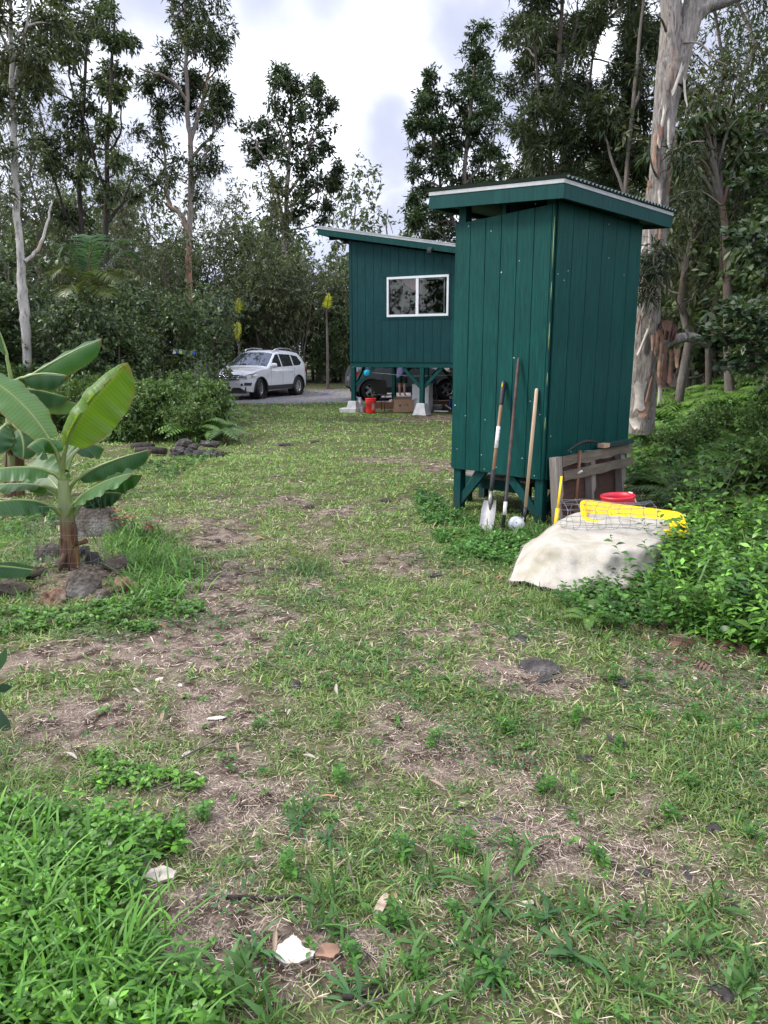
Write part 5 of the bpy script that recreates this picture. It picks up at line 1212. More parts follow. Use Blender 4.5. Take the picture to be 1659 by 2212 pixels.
# ------------------------------------------------------------------ trees seen one by one (positions of limbs and clumps from the photo, at the tree's own distance)
def hero_tree(name, label, Y, trunk, limbs, clumps, L, W, ca, cb_, bmat, dens=1.0, group=None, seed=1, nseg=10, depth=.9, twigmat=None, cat='tree'):
    r = np.random.default_rng(seed); sc = Y / FPX
    base = pt(trunk[0][0], trunk[0][1], Y); bz = float(hgt2(base.x, base.y)); o = Vector((base.x, base.y, bz))
    root = empty(name, o, 0, label, cat, group)
    tb = Tubes(); nodes = []
    P = np.array([list(pt(p[0], p[1], Y) - o) for p in trunk]); P[0, 2] = -.15; rr_ = np.array([p[2] for p in trunk]) * sc / 2
    Ps = catmull(P, 5); rs = np.interp(np.linspace(0, len(P) - 1, len(Ps)), np.arange(len(P)), rr_)
    Ps[1:-1] += r.normal(0, .012 * Y / 20, (len(Ps) - 2, 3)); tb.add(Ps, rs, nseg); nodes += list(Ps[len(Ps) // 3:])
    for lm in limbs:
        yo = r.uniform(-depth, depth); q = np.array([list(pt(p[0], p[1], Y) - o) for p in lm]); q[:, 1] += yo * np.linspace(0, 1, len(q))
        qs = catmull(q, 4); qs[1:] += r.normal(0, .015 * Y / 20, (len(qs) - 1, 3)); w0 = lm[0][2] * sc / 2; tb.add(qs, np.linspace(w0, max(w0 * .35, .012), len(qs)), 7); nodes += list(qs[2:])
    lf = Acc(); tw = Tubes(); nodes = np.array(nodes)
    for c in clumps:
        px, py, rp = c[:3]; dn = c[3] if len(c) > 3 else 1.0
        rad = rp * sc; ctr = np.array(list(pt(px, py, Y) - o)); ctr[1] += r.uniform(-depth, depth)
        # each clump is broken into smaller sprays of foliage with gaps
        nsub = max(4, int((rp / 9.0) ** 1.35 * 1.15))
        dd = nodes - ctr; dd[:, 2] *= 1.0; pen = np.where(nodes[:, 2] > ctr[2] - .2, 1.6, 1.0); j = np.argmin(np.linalg.norm(dd, axis=1) * pen); st_ = nodes[j]
        tw.add(wob(st_, ctr, 5, .05 * Y / 20, r), np.linspace(.028, .012, 5) * Y / 22, 5)
        for _ in range(nsub):
            u = r.normal(0, 1, 3); u = u / np.linalg.norm(u) * r.random() ** .5; sc_c = ctr + u * rad * np.array([.95, .95, .85])
            tw.add(wob(ctr, sc_c, 3, .02, r), [.010 * Y / 22, .007 * Y / 22, .004 * Y / 22], 3)
            sr = rad * r.uniform(.24, .46); clump_leaves(lf, sc_c, sr, int(dn * dens * 92 * r.uniform(.5, 1.4)), L, W, ca, cb_, r)
    add('trunk', tb.mesh('trunk', bmat), root); add('twigs', tw.mesh('twigs', twigmat or bmat), root)['kind'] = 'stuff'; add('crown', lf.mesh('crown', M_tree), root)
    return root
hero_tree('paperbark_tree', 'pale straight paperbark trunk at the far left behind the banana', 17.0,
    [(66, 915, 20), (60, 780, 18), (55, 690, 20), (50, 640, 21), (45, 560, 15), (34, 400, 13), (30, 280, 12), (26, 150, 10), (22, 20, 7), (18, -160, 5)],
    [[(54, 565, 9), (78, 535, 6), (90, 480, 4), (97, 430, 3)], [(30, 290, 9), (8, 240, 6), (-20, 180, 4)], [(28, 180, 8), (60, 110, 6), (80, 40, 4)], [(34, 380, 7), (12, 330, 5), (0, 280, 4)], [(27, 120, 7), (4, 60, 5), (-20, 0, 3)]],
    [(60, 40, 46), (20, 60, 46), (100, 30, 34), (40, 140, 44), (84, 190, 34, .7), (-10, 220, 40), (10, 330, 34, .6), (-40, 120, 60), (50, 250, 30, .6), (20, -40, 60), (90, -60, 50), (-60, 20, 60), (98, 130, 34), (14, 420, 22, .4), (70, 330, 26, .5)], .16, .045, OL1, OL2, M_paper, 1.0, seed=2)
hero_tree('ohia_tree', 'slender dark trunked tree with a narrow column of foliage at upper left', 22.0,
    [(236, 905, 15), (233, 760, 13), (231, 600, 12), (231, 450, 11), (233, 320, 9), (240, 180, 7), (248, 40, 4)],
    [[(232, 480, 8), (258, 440, 5), (280, 370, 3)], [(232, 420, 7), (210, 330, 5), (200, 250, 3)], [(233, 330, 6), (262, 290, 4), (268, 230, 3)]],
    [(250, 50, 30), (246, 100, 32), (252, 150, 28), (240, 205, 30), (262, 215, 18), (258, 285, 22, .7), (222, 280, 26, .7), (276, 365, 20, .6), (246, 350, 24, .6), (212, 380, 24, .6), (284, 420, 16, .5), (250, 430, 22, .6), (258, 70, 20)], .13, .06, DK1, DK2, M_darkbark, 1.35, seed=3)
hero_tree('ohia_tree', 'leafy dark stemmed tree between the pale left trunk and the slender dark tree', 23.5,
    [(168, 905, 14), (172, 760, 12), (178, 560, 11), (172, 400, 9), (180, 220, 7), (192, 40, 4)],
    [[(176, 520, 7), (140, 430, 5), (125, 330, 3)], [(172, 380, 6), (205, 300, 4), (212, 210, 3)], [(178, 260, 6), (150, 180, 4), (140, 90, 3)]],
    [(196, 30, 36), (186, 90, 36), (205, 150, 30), (165, 160, 34), (140, 90, 34), (192, 220, 32), (150, 240, 34), (130, 300, 34), (180, 300, 32), (210, 320, 26, .8), (120, 380, 34), (165, 380, 32), (195, 420, 26), (130, 450, 30), (150, 20, 30), (110, 200, 30), (100, 310, 26), (165, 470, 30)], .14, .055, OL1, (.06, .085, .03), M_darkbark, 1.3, seed=4)
hero_tree('paperbark_tree', 'tallest paperbark left of centre with orange lower bark and a bare left limb', 25.0,
    [(413, 885, 15), (411, 780, 14), (410, 650, 13), (409, 560, 13), (410, 470, 12), (413, 380, 11), (412, 300, 10), (404, 235, 9), (402, 120, 7), (400, 0, 5), (396, -150, 4)],
    [[(407, 500, 12), (388, 462, 10), (360, 436, 9), (352, 380, 7), (345, 320, 5), (332, 250, 4)], [(412, 305, 10), (424, 240, 8), (434, 180, 6), (446, 90, 4)], [(405, 220, 8), (385, 190, 6), (355, 175, 4), (320, 170, 3)], [(412, 340, 8), (440, 300, 6), (470, 250, 4)], [(411, 420, 7), (440, 370, 5), (465, 330, 3)], [(402, 110, 6), (385, 60, 4), (380, 10, 3)]],
    [(418, 20, 34), (450, 45, 36), (385, 40, 26), (400, 90, 36), (440, 110, 34), (376, 110, 24), (470, 90, 24), (420, 160, 32), (390, 160, 30), (480, 130, 20), (360, 165, 24), (325, 165, 26), (312, 185, 20), (370, 215, 30), (410, 215, 28), (460, 190, 28), (482, 210, 20), (488, 235, 16), (440, 240, 30), (480, 260, 22), (345, 215, 22), (330, 260, 24, .7), (350, 300, 26, .6), (318, 290, 20, .5), (335, 330, 26, .6), (350, 370, 26, .6), (325, 390, 20, .5), (365, 400, 22, .5), (450, 330, 28, .8), (435, 380, 26, .7), (470, 370, 20, .6), (380, 330, 18, .5), (420, 420, 22, .6), (398, -30, 36), (440, -20, 40), (385, 380, 16, .5), (345, 430, 20, .4)], .17, .045, DK1, (.055, .075, .03), M_paper2, 1.35, seed=5)
hero_tree('paperbark_tree', 'lone tree with an open uneven crown against the bright sky left of the house', 36.0,
    [(615, 760, 11), (614, 650, 11), (613, 560, 11), (617, 470, 10), (620, 400, 9), (626, 320, 7), (628, 240, 5), (624, 160, 3)],
    [[(615, 480, 7), (600, 420, 6), (580, 360, 5), (555, 320, 3)], [(620, 420, 7), (645, 380, 5), (665, 310, 4), (685, 260, 3)], [(618, 450, 6), (660, 430, 4), (700, 390, 3)], [(625, 330, 5), (600, 270, 4), (590, 220, 3)]],
    [(612, 160, 20), (632, 178, 22), (606, 195, 24), (640, 215, 26), (604, 235, 26), (672, 175, 14), (684, 205, 14), (630, 255, 28), (660, 250, 22), (712, 225, 16), (690, 250, 20), (700, 290, 20), (668, 300, 26), (600, 290, 26), (630, 310, 26), (562, 262, 16), (545, 285, 18), (538, 312, 18), (560, 320, 20), (585, 300, 16), (555, 350, 14), (600, 345, 22), (640, 360, 26), (675, 350, 24), (712, 325, 16), (725, 395, 16), (704, 380, 20), (680, 405, 22), (650, 410, 22), (608, 405, 20), (700, 440, 14), (665, 450, 20), (640, 470, 18), (725, 355, 12), (600, 450, 16), (690, 475, 14)], .20, .085, DK1, (.045, .066, .025), M_paper2, 1.1, seed=6)
hero_tree('paperbark_tree', 'twin spired dark green tree standing behind the house roof', 34.0,
    [(1000, 800, 12), (1000, 640, 11), (998, 500, 10), (1004, 380, 9), (1016, 240, 7), (1030, 90, 3)],
    [[(998, 520, 9), (960, 430, 8), (940, 320, 6), (926, 160, 3)], [(1003, 400, 7), (1050, 340, 5), (1080, 270, 3)], [(1002, 430, 6), (940, 400, 4), (900, 380, 3)], [(1008, 330, 6), (1045, 240, 4), (1058, 180, 3)]],
    [(1034, 90, 22), (1020, 120, 26), (1046, 130, 24), (1010, 165, 30), (1050, 180, 26), (1030, 210, 34), (990, 215, 28), (1062, 230, 20), (1010, 260, 36), (1050, 275, 28), (970, 265, 28), (990, 310, 36), (1035, 325, 32), (955, 315, 28), (925, 160, 14), (918, 195, 20), (932, 225, 22), (908, 235, 16), (920, 275, 24), (945, 270, 20), (895, 290, 14), (908, 320, 22), (935, 345, 26), (970, 365, 32), (1010, 385, 34), (1050, 380, 30), (895, 370, 18), (915, 400, 26), (950, 420, 30), (990, 440, 34), (1035, 440, 34), (892, 440, 18), (920, 465, 26), (960, 480, 30), (1005, 495, 34), (895, 490, 16), (1075, 330, 22), (1085, 420, 30), (1090, 370, 24), (940, 510, 24), (1085, 470, 34), (1130, 400, 30), (1130, 460, 34)], .20, .075, (.022, .04, .016), (.048, .075, .028), M_twig, 1.6, seed=7)
# the big leaning mass of drooping foliage above the shed
rngc = random.Random(4)
cl6 = [(x_ + rngc.uniform(-14, 14), y_ + rngc.uniform(-12, 12), rngc.uniform(20, 34), rngc.uniform(.7, 1.1)) for x_ in range(1110, 1440, 36) for y_ in range(-40, 400, 36) if not (x_ < 1150 and 150 < y_ < 230) and not (x_ < 1130 and y_ > 300) and rngc.random() < .9]
hero_tree('paperbark_tree', 'tall paperbark with dense drooping narrow leaves directly above the shed roof', 16.5,
    [(1180, 760, 15), (1182, 600, 14), (1186, 450, 13), (1190, 300, 11), (1205, 150, 9), (1215, 0, 7), (1220, -120, 5)],
    [[(1188, 420, 10), (1230, 330, 8), (1262, 220, 6), (1290, 60, 4)], [(1189, 330, 8), (1150, 230, 6), (1130, 110, 4)], [(1188, 380, 9), (1280, 330, 7), (1330, 250, 5), (1360, 120, 3)], [(1205, 150, 8), (1240, 80, 5), (1250, -10, 3)], [(1190, 300, 6), (1150, 300, 5), (1120, 330, 3)]],
    cl6 + [(1118, 340, 22), (1140, 380, 26), (1190, 410, 30), (1240, 430, 30), (1300, 430, 30), (1360, 420, 30), (1395, 380, 26)], .15, .030, DK1, (.052, .066, .030), M_twig, 1.4, seed=8, depth=1.3)
hero_tree('paperbark_tree', 'thinner paperbark stem partly hidden behind the large pale trunk', 15.0,
    [(1345, 780, 12), (1345, 600, 11), (1350, 420, 10), (1365, 250, 8), (1382, 80, 6), (1392, -80, 4)],
    [[(1350, 420, 8), (1320, 330, 6), (1300, 240, 4)], [(1366, 240, 8), (1400, 170, 5), (1410, 90, 3)]],
    [(1400, 40, 30), (1372, 110, 28), (1408, 160, 26), (1330, 180, 26), (1310, 260, 30), (1385, 250, 28), (1360, 330, 30), (1330, 400, 30), (1390, 330, 26), (1400, 430, 26)], .15, .030, DK1, (.05, .066, .030), M_twig, 1.0, seed=9)

# ------------------------------------------------------------------ the large pale trunk beside the shed
Yb = 9.9; scb = Yb / FPX
b0 = pt(1385, 905, Yb); b0 = Vector((b0.x, b0.y, float(hgt2(b0.x, b0.y)) - .1))
big = empty('paperbark_tree', b0, 0, 'massive pale paperbark trunk with peeling bark, forked high beside the shed', 'tree')
t = NT('peeling_paperbark'); f = t.noise(t.coords((4.2, 4.2, .9)), 3.0, 9, .68, 2.4); p = t.noise(t.coords((1.2, 1.2, .5)), 2.2, 6, .6, .6); e2 = t.noise(t.coords((7.5, 7.5, 1.0)), 2.4, 6, .62, 2.2)
cc_ = t.ramp(f, [(.28, (.07, .06, .052)), (.42, (.18, .16, .142)), (.60, (.30, .272, .245)), (.78, (.39, .36, .33))])
cc_ = t.mix(t.ramp(p, [(.585, 0.0), (.68, .7)]), cc_, t.ramp(e2, [(.3, (.24, .13, .08)), (.7, (.44, .31, .22))]))
cc_ = t.mix(t.ramp(e2, [(.34, .9), (.43, 0.0)]), cc_, (.06, .042, .034)); t.base(cc_).pr(Roughness=.92); t.p.inputs['Specular IOR Level'].default_value = .15; t.bump(t.mix(.5, f, e2), .8, .03); M_peel = t.m
def fat_tube(tb, pts, n=26, m=9, amp=.035, seed=0):
    P = np.array([list(pt(a, b_, Yb) - b0) for a, b_, w_ in pts]); rr_ = np.array([w_ for a, b_, w_ in pts]) * scb / 2
    Ps = catmull(P, m); rs = np.interp(np.linspace(0, len(P) - 1, len(Ps)), np.arange(len(P)), rr_)
    T = nrm(np.gradient(Ps, axis=0)); ref = np.array([1, 0, 0.]); A = nrm(ref - T * (T @ ref)[:, None]); Bv = np.cross(T, A); an = np.linspace(0, 2 * np.pi, n, endpoint=False)
    hgt_ = np.cumsum(np.concatenate([[0], np.linalg.norm(np.diff(Ps, axis=0), axis=1)]))
    AA, HH = np.meshgrid(an, hgt_); dsp = (vnoise(np.cos(AA) * 1.2 + HH * .25 + seed, np.sin(AA) * 1.2 + HH * .9, 2.2, 4, 50 + seed) - .5) * 2 * amp
    strip = np.abs(vnoise(AA * 1.3 + HH * .35, HH * .5, 1.6, 3, 60 + seed) - .5); dsp += .014 * np.sign(strip - .09) - .012
    RR = rs[:, None] + dsp * np.minimum(1, rs[:, None] / .12)
    V = Ps[:, None, :] + RR[..., None] * (np.cos(an)[None, :, None] * A[:, None, :] + np.sin(an)[None, :, None] * Bv[:, None, :])
    k = len(Ps); i = np.arange(k * n).reshape(k, n); q = np.stack([i[:-1], np.roll(i[:-1], -1, 1), np.roll(i[1:], -1, 1), i[1:]], -1).reshape(-1, 4)
    tb.V.append(V.reshape(-1, 3)); tb.Q.append(q + tb.n); tb.n += k * n
    return Ps, rs
tb = Tubes()
trP, trR = fat_tube(tb, [(1376, 935, 74), (1383, 880, 60), (1389, 800, 54), (1396, 720, 54), (1401, 640, 52), (1408, 540, 50), (1418, 440, 45), (1428, 340, 41), (1436, 250, 46), (1444, 180, 54), (1449, 130, 54)])
fat_tube(tb, [(1441, 190, 44), (1447, 110, 42), (1452, 40, 40), (1447, -60, 36), (1440, -180, 28)], 20, 8, .025, 3)
fat_tube(tb, [(1449, 185, 46), (1470, 110, 42), (1492, 40, 40), (1508, -50, 36), (1525, -180, 26)], 20, 8, .025, 5)
add('trunk', tb.mesh('trunk', M_peel), big)
tb = Tubes()
fat_tube(tb, [(1494, 40, 30), (1525, 14, 28), (1560, 4, 24), (1610, -14, 18)], 14, 7, .018, 7)
bo_ = add('limb', tb.mesh('limb', M_peel), big)
tb = Tubes(); fat_tube(tb, [(1402, 752, 44), (1424, 748, 34), (1450, 737, 26), (1480, 729, 23), (1510, 735, 20), (1530, 748, 14)], 14, 7, .02, 9)
add('torn_limb', tb.mesh('torn_limb', M_peel), big)
tb = Tubes()
for (pth, w0) in (([(1434, 640, 0), (1425, 612, 0), (1404, 590, 0), (1392, 560, 0)], 6), ([(1412, 385, 0), (1395, 372, 0), (1380, 345, 0), (1372, 330, 0)], 5), ([(1440, 335, 0), (1452, 330, 0), (1470, 325, 0), (1485, 330, 0)], 5), ([(1440, 440, 0), (1460, 425, 0), (1490, 428, 0), (1520, 460, 0)], 5), ([(1432, 75, 0), (1410, 68, 0), (1385, 72, 0)], 6), ([(1428, 690, 0), (1445, 668, 0), (1450, 640, 0)], 3), ([(1470, 100, 0), (1495, 112, 0), (1512, 150, 0), (1530, 175, 0)], 4)):
    q = np.array([list(pt(a, b_, Yb) - b0) for a, b_, _ in pth]); q[:, 1] -= np.linspace(.1, .5, len(q)); tb = Tubes(); tb.add(catmull(q, 5), np.linspace(w0, w0 * .4, (len(q) - 1) * 5 + 1) * scb / 2, 7); add('branch', tb.mesh('branch', M_twig), big)
# curls and plates of peeling bark
M_flakeA = plain('bark_flake_orange', (.25, .145, .095), .9, var=.4, scale=14, bump=.3); M_flakeB = plain('bark_flake_pale', (.44, .39, .33), .9, var=.25, scale=14, bump=.3); M_flakeC = plain('bark_flake_brown', (.13, .07, .05), .9, var=.4, scale=10, bump=.3)
def flake(P0, face, up, w_, h_, curl, mat, nm='bark_flake', lean=0.0):
    up = np.asarray(up, float); face = nrm(np.asarray(face, float)[None])[0]; side = np.cross(face, up); rows = []
    for v in np.linspace(0, 1, 6):
        row = []
        for u in np.linspace(-1, 1, 5):
            jag = .10 * math.sin(u * 5 + w_ * 70) * (v > .9 or v < .05); wv = w_ * (.75 + .25 * math.sin(v * 3 + h_ * 9)) * .5
            row.append(Vector(P0 + side * (u * wv + lean * v * h_) + up * (v + jag) * -h_ + face * (.012 + curl * v * v + .02 * (1 - u * u))))
        rows.append(row)
    b = B(); b.grid(rows); return b.obj(nm, mat, big)
rf = random.Random(12)
for k in range(20):
    i = rf.randrange(3, len(trP) - 2); an = R(rf.uniform(-165, -15)); fc_ = np.array([math.cos(an), math.sin(an), .05]); P0 = trP[i] + fc_ * (trR[i] * .98)
    flake(P0, fc_, (rf.uniform(-.2, .2), 0, 1), rf.uniform(.03, .09), rf.uniform(.14, .46), rf.uniform(.0, .05), rf.choice([M_flakeA, M_flakeB, M_flakeB, M_flakeC]), lean=rf.uniform(-.3, .3))
for (a, b_, w_, h_, cu, m_) in ((1382, 840, .22, .34, .05, M_flakeB), (1388, 880, .20, .2, .08, M_flakeA), (1372, 915, .16, .14, .1, M_flakeB), (1429, 735, .07, .5, .03, M_flakeA), (1450, 770, .10, .42, .05, M_flakeC), (1462, 765, .09, .24, .06, M_flakeA), (1436, 760, .13, .5, .02, M_flakeC), (1410, 735, .06, .2, .03, M_flakeA), (1440, 705, .14, .13, .05, M_flakeC), (1420, 725, .08, .3, .0, M_flakeA), (1431, 780, .05, .6, .0, M_flakeB)):
    flake(np.array(list(pt(a, b_ - 12, Yb - .36) - b0)), (-.1, -1, .1), (0, 0, 1), w_, h_, cu, m_)
bs = B()
for k in range(12):
    an = 2 * math.pi * k / 12; c_ = pt(1438, 718, Yb - .1) - b0; bs.bar(c_ + Vector((.10 * math.cos(an), .08 * math.sin(an), -.10)), c_ + Vector((.11 * math.cos(an) + .02, .09 * math.sin(an), .06 + .05 * math.sin(k * 2.3))), .07, .02)
bs.obj('broken_stub', M_flakeC, big)
rr0 = np.random.default_rng(77); lf = Acc()
for (a, b_, rp) in ((1405, 600, 22), (1395, 570, 18), (1420, 580, 22), (1392, 610, 16), (1440, 545, 20), (1415, 545, 16), (1400, 640, 12), (1480, 430, 22), (1515, 470, 24), (1470, 330, 20), (1500, 340, 22)):
    c_ = np.array(list(pt(a, b_, Yb - .45) - b0))
    for _ in range(4): clump_leaves(lf, c_ + rr0.normal(0, rp * scb * .45, 3), rp * scb * .4, 46, .115, .020, (.016, .026, .013), (.045, .06, .03), rr0, down=.5)
add('leaf_sprays', lf.mesh('leaf_sprays', M_tree), big)

# ------------------------------------------------------------------ generic trees and shrubs, built once and copied
def grow(seed, H, r0, c0, nl, Lf, up, cl, nleaf, cr, L, W, ca, cb_, bmat, stems=1, lmat=None, lean=.05, st=((0, 0), (.42, 1), (1, 0)), down=.25, nm=('trunk', 'crown')):
    r = np.random.default_rng(seed); tb = Tubes(); lf = Acc()
    for s_ in range(stems):
        az = r.uniform(0, 6.28); ofs = np.array([math.cos(az), math.sin(az), 0]) * (0 if stems == 1 else r.uniform(.1, .25) * H * .2); h = H * r.uniform(.8, 1.0) if s_ else H
        ln_ = np.array([math.cos(az), math.sin(az), 0]) * (lean if stems == 1 else r.uniform(.05, .35)) * h
        k = 9; tt = np.linspace(0, 1, k); P = ofs + np.outer(tt ** 1.3, ln_) + np.outer(tt, [0, 0, h]); P[1:] += r.normal(0, .012 * h, (k - 1, 3)) * np.array([1, 1, .2]); P[0, 2] -= .15
        rad = r0 * (1 - tt) ** .8 + .008; tb.add(P, rad, 7)
        for i in range(nl):
            f = c0 + (1 - c0) * (i + r.random()) / nl; j = f * (k - 1); j0 = min(int(j), k - 2); S0 = P[j0] + (P[j0 + 1] - P[j0]) * (j - j0)
            a_ = i * 2.4 + r.uniform(-.5, .5); ln2 = Lf(f) * H * r.uniform(.6, 1.15); el = up * r.uniform(.5, 1.4)
            d = np.array([math.cos(a_) * math.cos(el), math.sin(a_) * math.cos(el), math.sin(el)]); E = S0 + d * ln2; q = wob(S0, E, 5, .04 * ln2, r); q[2:, 2] += np.linspace(.02, .12, 3) * ln2
            tb.add(q, np.linspace(max(.006, rad[j0] * .4), .004, 5), 4)
            for c in range(cl):
                u = r.uniform(.4, 1.05); C = S0 + (q[-1] - S0) * u + r.normal(0, cr * .5, 3); clump_leaves(lf, C, cr * r.uniform(.6, 1.2), int(nleaf * r.uniform(.5, 1.3)), L, W, ca, cb_, r, st=st, down=down)
        clump_leaves(lf, P[-1], cr, nleaf, L, W, ca, cb_, r, st=st)
    return tb.mesh(nm[0], bmat), lf.mesh(nm[1], lmat or M_tree)
rp_ = random.Random(21)
def place(kind, x, y, sc, rz=None, label=None, cat='tree', group=None, name=None, dz=0, zs=1.0):
    tm, lm, nm0, nmT, nmC = kind; root = empty(name or nm0, (x, y, float(hgt2(x, y)) - .03 + dz), rp_.uniform(0, 6.28) if rz is None else rz, label, cat, group)
    root.scale = (sc, sc, sc * zs); add(nmT, tm, root); add(nmC, lm, root); return root
RND = ((0, 0), (.25, .8), (.6, 1.0), (1, 0))
K_far = [(*grow(101, 8, .12, .15, 22, lambda f: .30 - .17 * f, .5, 4, 46, .62, .24, .10, (.042, .060, .030), (.098, .125, .056), M_twig), 'forest_tree', 'trunk', 'crown'),
         (*grow(102, 9, .13, .3, 20, lambda f: .24 - .14 * f, .8, 4, 44, .55, .22, .08, (.052, .062, .035), (.115, .128, .066), M_twig), 'forest_tree', 'trunk', 'crown'),
         (*grow(103, 7, .10, .1, 24, lambda f: .34 - .20 * f, .4, 4, 44, .60, .26, .12, (.045, .068, .032), (.105, .142, .06), M_twig), 'forest_tree', 'trunk', 'crown')]
K_shrub = [(*grow(111, 3.2, .035, .2, 9, lambda f: .34 - .12 * f, .5, 4, 40, .30, .115, .060, (.04, .068, .032), (.10, .138, .062), M_twig, stems=4, lmat=M_shrub, st=RND), 'shrub', 'stems', 'foliage'),
           (*grow(112, 2.6, .03, .1, 10, lambda f: .36 - .12 * f, .4, 4, 40, .28, .10, .05, (.04, .068, .026), (.10, .14, .052), M_twig, stems=5, lmat=M_shrub, st=RND), 'shrub', 'stems', 'foliage'),
           (*grow(113, 3.6, .03, .35, 8, lambda f: .25 - .08 * f, .9, 3, 34, .26, .12, .035, (.05, .066, .034), (.115, .135, .062), M_twig, stems=5), 'shrub', 'stems', 'foliage')]
K_bush = [(*grow(121, 1.1, .014, .05, 9, lambda f: .42 - .12 * f, .5, 4, 26, .16, .085, .042, (.04, .085, .02), (.115, .19, .045), M_twig, stems=5, lmat=M_shrub, st=RND), 'bush', 'stems', 'foliage'),
          (*grow(122, .9, .012, .05, 9, lambda f: .5 - .12 * f, .4, 4, 24, .16, .10, .030, (.045, .09, .022), (.12, .19, .05), M_twig, stems=5, lmat=M_shrub), 'bush', 'stems', 'foliage')]
# forest behind: rows of separate trees
G_far = 'trees of the forest wall behind the clearing'
n_ = 0
for (y0, x0, x1, dx, s0, s1) in ((31.8, -24, 11, 2.5, .52, .72), (34.5, -27, 12, 2.5, .72, .95), (38.5, -30, 15, 2.8, .85, 1.1), (44, -34, 22, 3.6, 1.05, 1.3)):
    x = x0
    while x < x1:
        k = rp_.choice(K_far); xx = x + rp_.uniform(-.8, .8); yy = y0 + rp_.uniform(-1, 1); sc_ = rp_.uniform(s0, s1)
        if xx > -3 and xx < 5 and y0 < 40: sc_ *= .82
        place(k, xx, yy, sc_, label='dark green tree in the dense forest wall at the back of the clearing', group=G_far); x += dx; n_ += 1
for (x, y, s_) in ((-15.5, 25, .8), (-13, 27.5, .85), (-10.6, 26, .7), (-18, 23, .9), (-12.5, 23.2, .62), (-15.5, 20.5, .6), (-9.2, 28.6, .75), (-11.6, 30, .9), (-8.3, 31.2, .75)):
    place(rp_.choice(K_far), x, y, s_, label='dense dark tree in the left woodland behind the banana plants', group='trees in the left woodland')
for (x, y, s_) in ((6.5, 16, .75), (8.5, 14.5, .85), (7.4, 12.2, .62), (9.8, 18, 1.0), (5.4, 19.5, .8), (11, 13, .95), (6.6, 22, 1.0), (9.5, 24, 1.1), (4.8, 26.5, .9), (12.5, 20, 1.2), (7.4, 28, 1.0), (5.2, 13.2, .6)):
    place(rp_.choice(K_far), x, y, s_, label='dark leafy tree crowding the bank behind the shed', group='trees on the bank behind the shed')
for k, (x, y) in enumerate(((-16, -13), (-11, -15), (-6, -13.5), (-1, -16), (4, -14), (9, -15), (14, -12), (-20, -8), (18, -7), (1.5, -19), (-8, -20), (-21, 0), (-20, 6))):
    place(K_far[k % 3], x, y, rp_.uniform(.9, 1.3), label='tree at the near side of the clearing, mirrored in the house window', group='trees mirrored in the window')
# slender tall trees right of the big trunk
K_tall = (*grow(131, 11, .065, .28, 26, lambda f: .15 - .07 * f, .8, 4, 60, .42, .15, .032, DK1, (.06, .078, .035), M_twig, lean=.03, down=.5), 'slender_tree', 'trunk', 'crown')
for (px, Y, s_) in ((1530, 13.5, .85), (1600, 15.5, .95), (1640, 12, .9), (1680, 17, 1.1), (1750, 14, 1), (1500, 19, 1.1)):
    p = pt(px, 900, Y); place(K_tall, p.x, p.y, s_, label='slender tree with narrow drooping leaves right of the large pale trunk', group='slender trees on the right bank')
for (px, Y, s_) in ((112, 26, 1.05), (300, 33, .9), (20, 30, 1.2), (500, 36, .72), (468, 34, .82), (-60, 22, 1.1), (-120, 26, 1.2)):
    p = pt(px, 850, Y); place(K_tall, p.x, p.y, s_, label='slender tall tree standing among the left woodland', group='slender trees in the left woodland')
# shrubs: left woodland edge, around the drive, right bank
G_l = 'shrubs along the left woodland edge'
for (px, Y, k, s_) in ((90, 19, 0, .95), (150, 17.4, 0, .78), (215, 17.2, 0, .82), (270, 17.6, 1, .95), (330, 20.5, 0, 1.0), (385, 20, 1, 1.1), (300, 23, 2, 1.2), (440, 22.5, 0, .95), (360, 24, 2, 1.3), (30, 21, 1, 1.3), (-40, 19, 0, 1.3), (440, 27.5, 2, 1.0), (110, 23, 2, 1.4), (-110, 17, 1, 1.3), (200, 24, 1, 1.4), (455, 25, 2, .8)):
    p = pt(px, 850, Y); place(K_shrub[k], p.x, p.y, s_, label='dark round leaved shrub at the left edge of the clearing', cat='shrub', group=G_l)
for (px, Y, k, s_) in ((500, 32, 2, 1.1), (540, 31.6, 2, 1.2), (580, 31.4, 2, 1.25), (615, 31.6, 2, 1.3), (650, 31.2, 2, 1.2), (640, 32.5, 2, 1.4), (690, 31.2, 1, .7), (715, 31.6, 1, .9), (745, 31.0, 1, .8), (770, 31.8, 1, 1.1), (800, 31.6, 2, 1.2), (850, 32, 1, 1.2), (480, 31.2, 1, 1.0), (910, 32, 2, 1.2), (560, 33, 0, 1.3), (730, 33, 2, 1.2), (680, 33, 0, 1.3)):
    p = pt(px, 840, Y); place(K_shrub[k], p.x, p.y, s_, label='thicket shrub beyond the gravel drive', cat='shrub', group='shrubs beyond the gravel drive')
for (px, Y, k, s_) in ((1440, 17.5, 2, 1.0), (1500, 18.5, 0, 1.1), (1560, 17.5, 2, 1.2), (1620, 18, 0, 1.2), (1690, 12, 1, 1.0), (1590, 19, 1, 1.3), (1660, 16.5, 2, 1.2), (1470, 19.5, 1, 1.2), (1720, 13, 0, 1.2), (1540, 20, 0, 1.4), (1700, 9, 0, .9), (1640, 19, 0, 1.3)):
    p = pt(px, 900, Y); place(K_shrub[k], p.x, p.y, s_, label='leafy shrub on the right bank above the ferns', cat='shrub', group='shrubs on the right bank')
